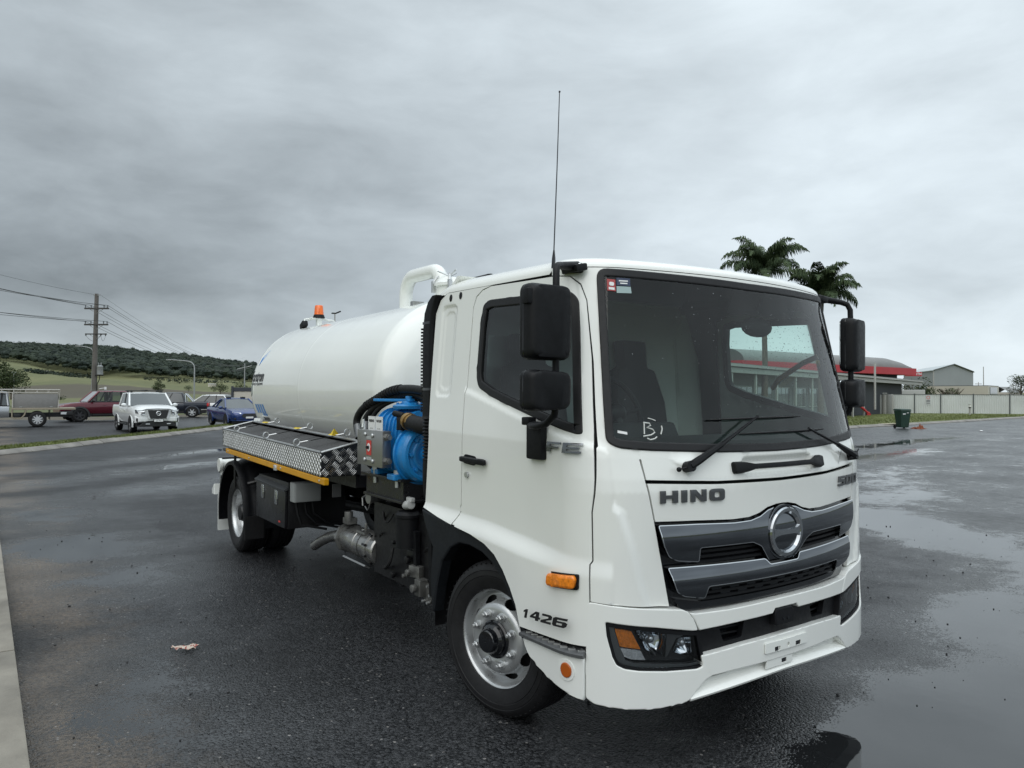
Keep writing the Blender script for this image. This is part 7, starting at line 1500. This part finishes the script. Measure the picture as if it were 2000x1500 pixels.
m0 = MB(); m0.prism([(-.42, 2.64, 1.02), (.42, 2.64, 1.02), (.31, 2.66, .66), (-.31, 2.66, .66)], (0, -.12, 0)); gr = m0.ob('grille', TRIM, v, smooth=0)
for s_ in (-1, 1):
    m0 = MB(); m0.prism([(s_ * .43, 2.645, 1.02), (s_ * .51, 2.62, 1.02), (s_ * .40, 2.65, .64), (s_ * .32, 2.665, .64)], (0, -.1, 0)); m0.ob('grille_bar', ALLOY, v, smooth=0)
    m0 = MB(); m0.prism([(s_ * .52, 2.625, 1.00), (s_ * .88, 2.47, 1.03), (s_ * .86, 2.49, .88), (s_ * .68, 2.59, .80), (s_ * .55, 2.63, .84)], (0, -.14, 0)); h_ = m0.ob('headlamp', mat('lamp_dark', (.06, .065, .07), .15, coat=.5), v, smooth=0)
    m0 = MB(); m0.prism([(s_ * .53, 2.632, .985), (s_ * .85, 2.495, 1.01), (s_ * .80, 2.52, .955), (s_ * .58, 2.625, .93)], (0, .012, 0)); m0.prism([(s_ * .55, 2.64, .86), (s_ * .68, 2.60, .83), (s_ * .57, 2.64, .81)], (0, .012, 0)); m0.ob('light_strip', HLAMP, h_, smooth=0)
    m0 = MB(); m0.ball((s_ * .78, 2.47, .60), .13, 10, 6, (.6, .5, 1.0)); m0.ob('fog_recess', TRIM, v)
    m0 = MB(); m0.box((s_ * .42, 2.63, .42), (.16, .05, .035)); m0.ob('fog_lamp', HLAMP, v, smooth=0)
m0 = MB(); m0.loft([[(x * k, y, z) for x, z in ((-.62, .50), (-.40, .56), (.40, .56), (.62, .50), (.80, .30), (-.80, .30))] for y, k in ((2.3, 1), (2.60, .95))]); m0.ob('lower_bumper', TRIM, v, smooth=0, bevel=.02)
m0 = MB(); m0.loft([[(x, y, z) for x, z in ((-hw * .95, .46), (hw * .95, .46), (hw * .97, .75), (-hw * .97, .75))] for y in (2.2, 2.44)] + [[(x * .80, 2.59, z) for x, z in ((-hw * .95, .52), (hw * .95, .52), (hw * .97, .70), (-hw * .97, .70))]]); m0.ob('front_bumper', PW, v, smooth=0, bevel=.04)
m0 = MB(); m0.tube([(.085 * math.cos(t), 2.662, .87 + .085 * math.sin(t)) for t in [2 * math.pi * k / 20 for k in range(21)]], .014, 6, cap=False); m0.box((0, 2.665, .87), (.22, .02, .028)); m0.ob('badge', CHROME, v)
m0 = MB(); m0.box((0, 2.675, .565), (.40, .02, .13)); pl_ = m0.ob('number_plate', TRIM, v, smooth=0); m0 = MB(); m0.box((0, 2.687, .565), (.36, .006, .10)); m0.ob('plate_face', WHITET, pl_, smooth=0)
text_ob('267 IR7', .085, lambda x, y: Vector((-x, 2.6915, .565 + y)), BLACKT, 'plate_letters', pl_, sx=.8)
for y_ in (1.58, -1.58): arch(v, hw, y_, .375, PW, .006, wd=.02)
for x_ in (-hw - .01, hw + .01):
    for y_ in (1.58, -1.58): car_wheel(v, x_, y_, .375, .25)
side_mirror(v, PW, .90, .95, 1.22); handles(v, hw, (.35, -.62), .98, PW)
for y_ in (.15, -.65): m0 = MB(); m0.tube([(-.72, y_, 1.86), (.72, y_, 1.86)], .022, 6); m0.box((-.62, y_, 1.82), (.08, .08, .09)); m0.box((.62, y_, 1.82), (.08, .08, .09)); m0.ob('roof_bar', TRIM, v, smooth=0)
m0 = MB(); m0.box((0, -.25, 1.885), (.1, .9, .03)); m0.ob('roof_crossbar', TRIM, v, smooth=0)
for s_ in (-1, 1): m0 = MB(); m0.box((s_ * .92, 0, .38), (.14, 1.9, .05)); m0.ob('side_step', TRIM, v, smooth=0, bevel=.015)
# silver tray truck with canopy at the left edge
SV = mat('silver_paint', (.38, .40, .42), .28, .6, coat=.5); TAN = mat('tray_tan', (.32, .28, .21), .5, .2, var=.1); CANO = mat('canopy_sheet', (.25, .245, .235), .5, .3, var=.08)
v = place_v('tray_truck', 'silver utility truck with tan tray and grey canopy at the left edge', 'pickup truck', (-3.36, 43.25), (-1.0, .02))
body(v, [(-.52, .90, .50, 1.08), (.9, .92, .48, 1.10), (1.9, .92, .48, 1.12), (2.7, .90, .48, 1.10), (3.3, .80, .52, .98)], SV); cabin(v, SV, CGLASS, -.48, -.40, .9, 2.0, .86, .70, 1.10, 1.75, (.12,))
chassis_under(v, -3.2, 3.0, .45, .62); side_mirror(v, SV, .88, 1.7, 1.15)
m0 = MB(); m0.box2((-.93, -3.38, .88), (.93, -.62, .98)); m0.ob('tray', TAN, v, bevel=.01)
m0 = MB(); m0.box2((-.86, -2.60, .98), (.86, -.70, 1.68)); m0.ob('canopy', CANO, v, bevel=.015)
for z_ in (1.03,):
    for y_ in (-2.3, -1.0): m0 = MB(); m0.box((-.87, y_, z_), (.03, .12, .04)); m0.box((.87, y_, z_), (.03, .12, .04)); m0.ob('canopy_latch', ALU, v, smooth=0)
m0 = MB()
for s_ in (-1, 1):
    m0.tube([(s_ * .9, -2.60, .98), (s_ * .9, -2.68, 1.90), (s_ * .9, .9, 1.90)], .028, 6)
    for y_ in (-2.2, -1.7, -1.2, -.7, -.2, .4, .85): m0.tube([(s_ * .9, y_, 1.74), (s_ * .9, y_, 1.90)], .018, 5)
    m0.tube([(s_ * .9, -2.60, 1.75), (s_ * .9, .9, 1.75)], .02, 5); m0.tube([(s_ * .9, -.66, 1.0), (s_ * .9, -.66, 1.74)], .03, 6)
for y_ in [-2.6 + .3 * k for k in range(12)]: m0.tube([(-.9, y_, 1.90), (.9, y_, 1.90)], .02, 5)
m0.ob('ladder_rack', mat('rack_pale', (.48, .46, .42), .5), v, smooth=60)
for s_ in (-1, 1):
    m0 = MB(); m0.tube([(s_ * .92, -.64, .93), (s_ * .92, -.64, .52), (s_ * .92, -.74, .46), (s_ * .92, -1.02, .46), (s_ * .92, -1.16, .62), (s_ * .92, -1.24, .88)], .035, 6); m0.ob('tray_guard', TAN, v)
    m0 = MB(); m0.box((s_ * .80, -3.1, .70), (.2, .3, .2)); m0.ob('tail_lamp_box', TRIM, v, bevel=.02)
    m0 = MB(); m0.box((s_ * .90, -2.85, .70), (.08, .25, .12)); m0.ob('plate_lamp', HLAMP, v, smooth=0)
    m0 = MB(); m0.box((s_ * .80, -.85, .60), (.22, .3, .2)); m0.ob('under_tray_box', TRIM, v, bevel=.02)
for x_ in (-.93, .93):
    car_wheel(v, x_, -1.72, .40, .26, 9, ALLOY, rr=.62); car_wheel(v, x_, 2.45, .40, .26, 9, ALLOY, rr=.62)
arch(v, .92, 2.45, .40, SV)
for s_ in (-1, 1): m0 = MB(); m0.box((s_ * .80, -2.25, .62), (.28, .03, .5)); m0.ob('mud_flap', RUBBER, v, smooth=0)
# red pickup, side on
RP = mat('pickup_red', (.105, .007, .018), .25, .2, coat=.7)
v = place_v('pickup_truck', 'dark red dual cab pickup seen side on behind the white pickup', 'pickup truck', (2.25, 50.3), (-.985, -.17))
body(v, [(-1.2, .95, .50, 1.21), (.4, .95, .50, 1.21), (1.3, .95, .50, 1.19), (2.0, .93, .52, 1.13), (2.5, .90, .55, 1.06), (2.74, .80, .58, .96)], RP)
ute_tub(v, RP, -2.75, -1.18, .95, .5, 1.26); chassis_under(v, -2.5, 2.5); cabin(v, RP, CGLASSL, -1.2, -1.04, .62, 1.25, .90, .74, 1.22, 1.84, (.54,), .06, gl_side=CGLASSL)
for y_ in (1.72, -1.6): arch(v, .95, y_, .41, TRIM, .05, wd=.10)
for x_ in (-.98, .98):
    for y_ in (1.72, -1.6): car_wheel(v, x_, y_, .41, .26, 6, ALLOYD)
side_mirror(v, TRIM, .92, 1.0, 1.27); handles(v, .95, (.35, -.75), 1.02, RP)
m0 = MB(); m0.tube([(-.7, -1.35, 1.2), (-.66, -1.25, 1.72), (.66, -1.25, 1.72), (.7, -1.35, 1.2)], .05, 8); m0.ob('sports_bar', TRIM, v)
for s_ in (-1, 1): m0 = MB(); m0.prism([(s_ * .55, 2.70, .98), (s_ * .85, 2.56, 1.02), (s_ * .84, 2.56, .90), (s_ * .6, 2.70, .88)], (0, -.1, 0)); m0.ob('headlamp', HLAMP, v, smooth=0); m0 = MB(); m0.box((s_ * .94, 0, .42), (.12, 2.0, .05)); m0.ob('side_step', TRIM, v, smooth=0)
# dark blue pickup facing away to the left
NB = mat('pickup_navy', (.010, .014, .026), .22, .2, coat=.7)
v = place_v('pickup_truck', 'dark navy dual cab pickup with chrome sports bar, tail to the right', 'pickup truck', (7.0, 56.2), (-.965, .26))
body(v, [(-.95, .92, .50, 1.08), (.5, .92, .50, 1.09), (1.3, .92, .50, 1.10), (2.0, .90, .52, 1.08), (2.55, .82, .55, .95)], NB)
ute_tub(v, NB, -2.55, -.93, .92, .5, 1.14); chassis_under(v, -2.4, 2.4); cabin(v, NB, CGLASS, -1.0, -.80, .45, 1.3, .88, .72, 1.08, 1.76, (.5,), .05)
for y_ in (1.5, -1.5): arch(v, .92, y_, .39, NB, .04, wd=.09)
for x_ in (-.95, .95):
    for y_ in (1.5, -1.5): car_wheel(v, x_, y_, .39, .25, 6, ALLOY)
side_mirror(v, NB, .88, 1.0, 1.16); handles(v, .92, (.3, -.55), 1.0, CHROME)
m0 = MB(); m0.tube([(-.78, -1.55, 1.14), (-.70, -1.05, 1.72), (.70, -1.05, 1.72), (.78, -1.55, 1.14)], .04, 8); m0.tube([(-.72, -1.08, 1.14), (-.68, -1.0, 1.70)], .03, 6); m0.tube([(.72, -1.08, 1.14), (.68, -1.0, 1.70)], .03, 6); m0.ob('sports_bar', CHROME, v)
for s_ in (-1, 1): m0 = MB(); m0.box((s_ * .86, -2.55, .93), (.16, .14, .26)); m0.ob('tail_lamp', REDL, v, bevel=.03)
m0 = MB(); m0.box((0, -2.66, .52), (1.7, .16, .16)); m0.ob('rear_bumper', CHROME, v, bevel=.03)
# white wagon beyond the navy pickup
v = place_v('station_wagon', 'white hatchback wagon half hidden behind the navy pickup', 'car', (11.3, 63.0), (-.75, .66))
body(v, [(-2.2, .80, .45, .95), (-1.9, .88, .40, 1.02), (0, .90, .38, 1.02), (1.4, .90, .38, 1.0), (2.2, .78, .42, .80)], PW); cabin(v, PW, CGLASS, -2.0, -1.45, .3, 1.2, .84, .64, 1.0, 1.60, (.35, .68), .05); chassis_under(v, -2, 2, .75, .35)
for x_ in (-.90, .90):
    for y_ in (1.38, -1.38): car_wheel(v, x_, y_, .34, .22)
for y_ in (1.38, -1.38): arch(v, .90, y_, .34, PW, .01, wd=.03)
for s_ in (-1, 1): m0 = MB(); m0.box((s_ * .80, -2.06, .98), (.20, .22, .16)); m0.ob('tail_lamp', REDL, v, bevel=.04)
m0 = MB(); m0.box((0, -2.2, .72), (.5, .06, .12)); m0.ob('number_plate', WHITET, v, smooth=0); side_mirror(v, PW, .86, .95, 1.05)
# blue car facing the camera
BP = mat('car_blue', (.010, .035, .15), .22, .25, coat=.8)
v = place_v('blue_utility_car', 'blue low utility car facing the camera beside the tank rear', 'car', (7.42, 39.9), (.04, -.999))
body(v, [(-2.45, .86, .42, 1.0), (-1.5, .92, .36, 1.02), (0, .93, .32, .95), (1.3, .92, .32, .96), (2.0, .88, .34, .86), (2.35, .76, .36, .74), (2.45, .62, .40, .66)], BP)
cabin(v, BP, CGLASS, -.75, -.35, .25, 1.15, .84, .62, .97, 1.46, (), .05); chassis_under(v, -2.2, 2.1, .78, .30)
m0 = MB(); m0.box2((-.84, -2.4, .98), (.84, -.7, 1.035)); m0.ob('tonneau_cover', TRIM, v, bevel=.015)
for s_ in (-1, 1):
    m0 = MB(); m0.tube([(s_ * .70, -.35, 1.42), (s_ * .84, -1.3, 1.03)], [.04, .05], 6); m0.ob('buttress', BP, v)
    m0 = MB(); m0.prism([(s_ * .40, 2.42, .74), (s_ * .80, 2.18, .80), (s_ * .78, 2.2, .71), (s_ * .45, 2.43, .66)], (0, -.1, 0)); m0.ob('headlamp', HLAMP, v, smooth=0)
    m0 = MB(); m0.box((s_ * .62, 2.36, .44), (.26, .08, .10)); m0.ob('fog_recess', TRIM, v, bevel=.02)
m0 = MB(); m0.prism([(-.30, 2.46, .71), (.30, 2.46, .71), (.40, 2.47, .60), (.30, 2.48, .50), (-.30, 2.48, .50), (-.40, 2.47, .60)], (0, -.1, 0)); m0.ob('grille', TRIM, v, smooth=0)
m0 = MB(); m0.box((0, 2.485, .50), (.38, .02, .09)); m0.ob('number_plate', WHITET, v, smooth=0)
m0 = MB(); m0.loft([[(x, y, z) for x, z in ((-.82, .30), (.82, .30), (.84, .36), (-.84, .36))] for y in (1.9, 2.2)] + [[(x * .8, 2.47, z) for x, z in ((-.82, .32), (.82, .32), (.84, .37), (-.84, .37))]]); m0.ob('lower_bumper', BP, v, smooth=0, bevel=.02)
for y_ in (1.45, -1.45): arch(v, .93, y_, .345, BP, .012, wd=.03)
for x_ in (-.935, .935):
    for y_ in (1.45, -1.45): car_wheel(v, x_, y_, .345, .23, 5, ALLOY, rr=.72)
side_mirror(v, BP, .86, .85, 1.0); handles(v, .93, (-.1,), .88, BP)
# pale container with dark corner posts behind the blue car
p = at(512, 56); e_ = empty('site_container', (*p, 0), R(-32), label='cream site box with dark frame behind the blue car and the tank', cat='container')
m0 = MB(); m0.box2((-1.8, -1.2, .3), (1.8, 1.2, 1.92)); m0.ob('body', CREAM, e_, smooth=0, bevel=.02); m0 = MB(); m0.box2((-1.85, -1.25, 1.92), (1.85, 1.25, 2.2)); m0.ob('top_band', mat('band_dark', (.03, .035, .045), .5), e_, smooth=0, bevel=.02)
for x_ in (-1.8, 1.8): m0 = MB(); m0.box2((x_ - .08, -1.28, 0), (x_ + .08, -1.18, 2.3)); m0.ob('frame_post', mat('band_dark', (.03, .035, .045), .5), e_, smooth=0)
# ------------------------------------------------------------------ power pole, street lamps, wires
TIMB = mat('pole_timber', (.13, .12, .11), .8, var=.35, vs=1.5, bump=.01, bs=20); GALV = mat('galvanised', (.34, .355, .36), .45, .6, var=.15); INSU = mat('insulator', (.09, .10, .11), .3); XARM = mat('crossarm_timber', (.06, .058, .056), .8)
PD = 62.0; px0, py0 = at(184, PD)
pz = lambda row: hz_(row, PD)
pp = empty('power_pole', (px0, py0, 0), label='tall timber power pole with three crossarms and a transformer', cat='power pole')
top = pz(577); m0 = MB(); m0.tube([(0, 0, -.2), (.03, -.02, top * .5), (.10, -.07, top)], [.21, .19, .155], 12); m0.ob('pole', TIMB, pp)
AX = Vector((math.cos(R(-36)), math.sin(R(-36)), 0))       # crossarm direction, square to the line
def at_pole(z): return Vector((.10 * z / top, -.07 * z / top, z))
ends = {}
for row, half, nm, dz in ((606, 1.02, 'hv', .05), (637.5, 1.0, 'mv', .04), (656, .90, 'lv', -.28)):
    c = at_pole(pz(row)); m0 = MB(); m0.box(c + Vector((0, -.16, 0)), (half * 2, .11, .13 if nm != 'lv' else .09), R(-36)); arm = m0.ob('crossarm', XARM, pp, smooth=0); pts = []
    for f in (-.92, -.45, .62, .92) if nm != 'lv' else (-.95, .45, .9):
        q = c + AX * half * f + Vector((0, -.16, .06)); m1 = MB(); s_ = 1 if nm != 'lv' else -1
        m1.cyl(q, q + Vector((0, 0, .10 * s_)), .03, n=8); m1.cyl(q + Vector((0, 0, .10 * s_)), q + Vector((0, 0, .22 * s_)), .055, .04, n=10); m1.ob('insulator', INSU, pp); pts.append(q + Vector((0, 0, .2 * s_)))
    ends[nm] = pts
    for s_ in (-1, 1): m1 = MB(); m1.tube([c + AX * half * .55 * s_ + Vector((0, -.12, -.05)), c + Vector((0, -.12, -.42))], .02, 5); m1.ob('arm_brace', GALV, pp)
c = at_pole(pz(578.5)); m0 = MB(); m0.box(c + Vector((0, -.1, -.05)), (.62, .06, .06), R(-36)); m0.ob('top_bracket', GALV, pp, smooth=0)
tz = pz(726); tc = at_pole(tz) + AX * .42; m0 = MB(); m0.lathe([(.20, tz - .42), (.24, tz - .38), (.24, tz + .28), (.25, tz + .30), (.20, tz + .36), (.001, tz + .38)], (tc.x, tc.y, 0), (0, 0, 1), 18, cap=True); tf = m0.ob('transformer', GALV, pp)
for dx in (-.1, .1): m0 = MB(); q = tc + AX * dx; m0.cyl((q.x, q.y, tz + .36), (q.x, q.y, tz + .52), .035, n=8); m0.ball((q.x, q.y, tz + .56), .05, 8, 5); m0.ob('bushing', GALV, tf)
m0 = MB(); m0.box((tc.x, tc.y - .0, tz - .45), (.65, .1, .08), R(-36)); m0.box((tc.x - AX.x * .3, tc.y - AX.y * .3, tz - .45), (.5, .3, .08), R(-36)); m0.ob('transformer_bracket', CHASSIS, pp, smooth=0)
m0 = MB(); m0.tube([tc + Vector((0, 0, -.3)), tc + Vector((-.03, -.0, -.8)), at_pole(2.5) + AX * .22, at_pole(.2) + AX * .24], .035, 6); m0.ob('down_cable', CHASSIS, pp)
m0 = MB(); m0.tube([at_pole(0) - AX * .26, at_pole(pz(690)) - AX * .20, at_pole(pz(684)) - AX * .35, at_pole(pz(681)) - AX * .8, at_pole(pz(680)) - AX * 1.3], [.05, .045, .04, .035, .03], 8); m0.ob('lamp_arm', GALV, pp)
m0 = MB(); m0.box(at_pole(pz(679.5)) - AX * 1.45, (.5, .16, .08), R(-36)); m0.ob('lamp_head', GALV, pp, bevel=.02)
for k, (a, b) in enumerate(((0, 1), (1, 2))): m0 = MB(); q0, q1 = ends['lv'][a], ends['lv'][b]; m0.tube([q0.lerp(q1, t) - Vector((0, 0, .45 * math.sin(math.pi * t))) for t in [i / 8 for i in range(9)]], .012, 4); m0.ob('jumper_wire', CHASSIS, pp)
# distant pole the line runs to
FD = 190.0; fx, fy = at(477.5, FD); f2 = empty('power_pole', (fx, fy, terr_z(477, FD) - .3), label='distant grey power pole just left of the tank end', cat='power pole'); z0_ = f2.location.z
ftop = hz_(712, FD) - z0_; m0 = MB(); m0.tube([(0, 0, 0), (0, 0, ftop)], [.2, .13], 8); m0.ob('pole', GALV, f2)
m0 = MB(); m0.tube([(-1.6, 1.0, ftop - 1.5), (1.5, -.9, ftop - .6)], .09, 5); m0.ob('crossarm', GALV, f2)
def wire(p, q, sag, lab, nm='power_line', r_=.016, n=18):
    p, q = Vector(p), Vector(q); m0 = MB(); m0.tube([p.lerp(q, i / n) - Vector((0, 0, sag * 4 * (i / n) * (1 - i / n))) for i in range(n + 1)], r_, 4); o = m0.ob(nm, CHASSIS, None); return tag(o, lab, 'power line', 'overhead power lines')
ORD = ('first', 'second', 'third', 'fourth')
base = Vector((px0, py0, 0)); far_ = Vector((fx, fy, z0_ + ftop))
for k, q in enumerate(ends['hv']):
    P_ = base + q; wire(P_, far_ + AX * (k - 1.5) * .7 + Vector((0, 0, -.3)), 2.0, ORD[k] + ' wire running right from the top crossarm towards the tank')
    q2 = Vector((*at(-260 + 12 * k, 44), hz_(500 + 9 * k, 44))); wire(P_, q2, .25, ORD[k] + ' wire running left from the top crossarm out of the picture')
for k, q in enumerate(ends['mv'][::3] + ends['mv'][1:2]):
    P_ = base + q; wire(P_, far_ + AX * (k - 1) * .7 + Vector((0, 0, -1.4)), 2.0, ORD[k] + ' wire running right from the middle crossarm towards the tank')
    q2 = Vector((*at(-260, 44), hz_(578 + 6 * k, 44))); wire(P_, q2, .15, ORD[k] + ' wire running left from the middle crossarm out of the picture')
P_ = base + at_pole(pz(578)) + AX * .25; wire(P_, far_ + Vector((0, 0, 1.5)), 2.4, 'thin top wire running right from the tip of the timber pole', r_=.010); wire(base + at_pole(pz(578)) - AX * .25, Vector((*at(-260, 44), hz_(468, 44))), .3, 'thin top wire running left from the tip of the timber pole', r_=.010)
# curved street lamp
SD = 75.0; x, y = at(379.5, SD); zt = hz_(721, SD); sl = empty('street_lamp', (x, y, 0), label='pale curved arm street lamp standing above the navy pickup', cat='street lamp')
dv = Vector((-_r.x, -_r.y, 0)); m0 = MB(); pts = [(0, 0, 0), (0, 0, zt * .6), (0, 0, zt)] + [tuple(dv * (.75 - .75 * math.cos(R(a))) + Vector((0, 0, zt + .68 * math.sin(R(a))))) for a in (25, 50, 75)]; pts += [tuple(dv * 1.6 + Vector((0, 0, zt + .76))), tuple(dv * 2.3 + Vector((0, 0, zt + .80)))]
m0.tube(pts, [.09, .075, .06] + [.05] * 3 + [.045, .04], 8); m0.ob('pole', GALV, sl); m0 = MB(); m0.box(dv * 2.55 + Vector((0, 0, zt + .80)), (.6, .2, .09), math.atan2(dv.y, dv.x)); m0.ob('lamp_head', GALV, sl, bevel=.02)
x, y = at(27, 100); e_ = empty('street_post', (x, y, 0), label='thin pale post at the left edge above the tray truck', cat='post'); m0 = MB(); m0.tube([(0, 0, 0), (0, 0, hz_(731, 100))], .07, 6); m0.box((0, 0, hz_(731, 100)), (.5, .15, .1)); m0.ob('pole', GALV, e_, smooth=0)
x, y = at(206, 54); e_ = empty('camera_post', (x, y, 0), label='small white camera on a post above the red pickup roof', cat='post'); zt = hz_(763, 54); m0 = MB(); m0.tube([(0, 0, 0), (0, 0, zt)], .035, 6); m0.ob('pole', GALV, e_); m0 = MB(); m0.box((0, 0, zt + .05), (.12, .2, .2)); m0.tube([(-.4, 0, zt), (0, 0, zt + .08)], .02, 5); m0.ob('camera_head', WHITET, e_, smooth=0)
# small ground things between the road and the paddock
def far_shed(label, px, d, py, ln, hh, roof=CREAM):
    x, y = at(px, d); z = terr_z(px, d); e_ = empty('distant_shed', (x, y, z - .3), R(-30), label=label, cat='shed'); m0 = MB(); m0.box((0, 0, hh * .5), (ln, ln * .45, hh)); m0.ob('wall', CREAM, e_, smooth=0); m0 = MB(); m0.prism([(-ln * .53, -ln * .26, hh), (ln * .53, -ln * .26, hh), (ln * .53, 0, hh * 1.3), (-ln * .53, 0, hh * 1.3)], (0, .1, .06)); m0.prism([(-ln * .53, ln * .26, hh), (ln * .53, ln * .26, hh), (ln * .53, 0, hh * 1.3), (-ln * .53, 0, hh * 1.3)], (0, -.1, .06)); m0.ob('roof', mat('distant_roof', (.34, .34, .32), .6), e_, smooth=0)
far_shed('long pale shed low on the hillside left of the tall pole', 43, 400, 721, 4.5, .9); far_shed('tiny pale shed on the hillside, second from the left', 57, 402, 721, 2.2, .8); far_shed('faint grey shed roof on the hillside nearest the tall pole', 86, 395, 725, 4.2, .7); far_shed('pale flat shed by the paddock right of the curved street lamp', 415, 330, 755, 3.4, 1.1)
x, y = at(119, 120); m0 = MB()
for _ in range(5): crown(m0, (random.uniform(-.5, .5), random.uniform(-.3, .3), .5), .5, 60, .10, .8)
o = m0.ob('shrub', LEAF, None, smooth=0, recalc=False); o.location = (x, y, terr_z(119, 120)); tag(o, 'small dark shrub in the grass right of the tray truck canopy', 'bush')
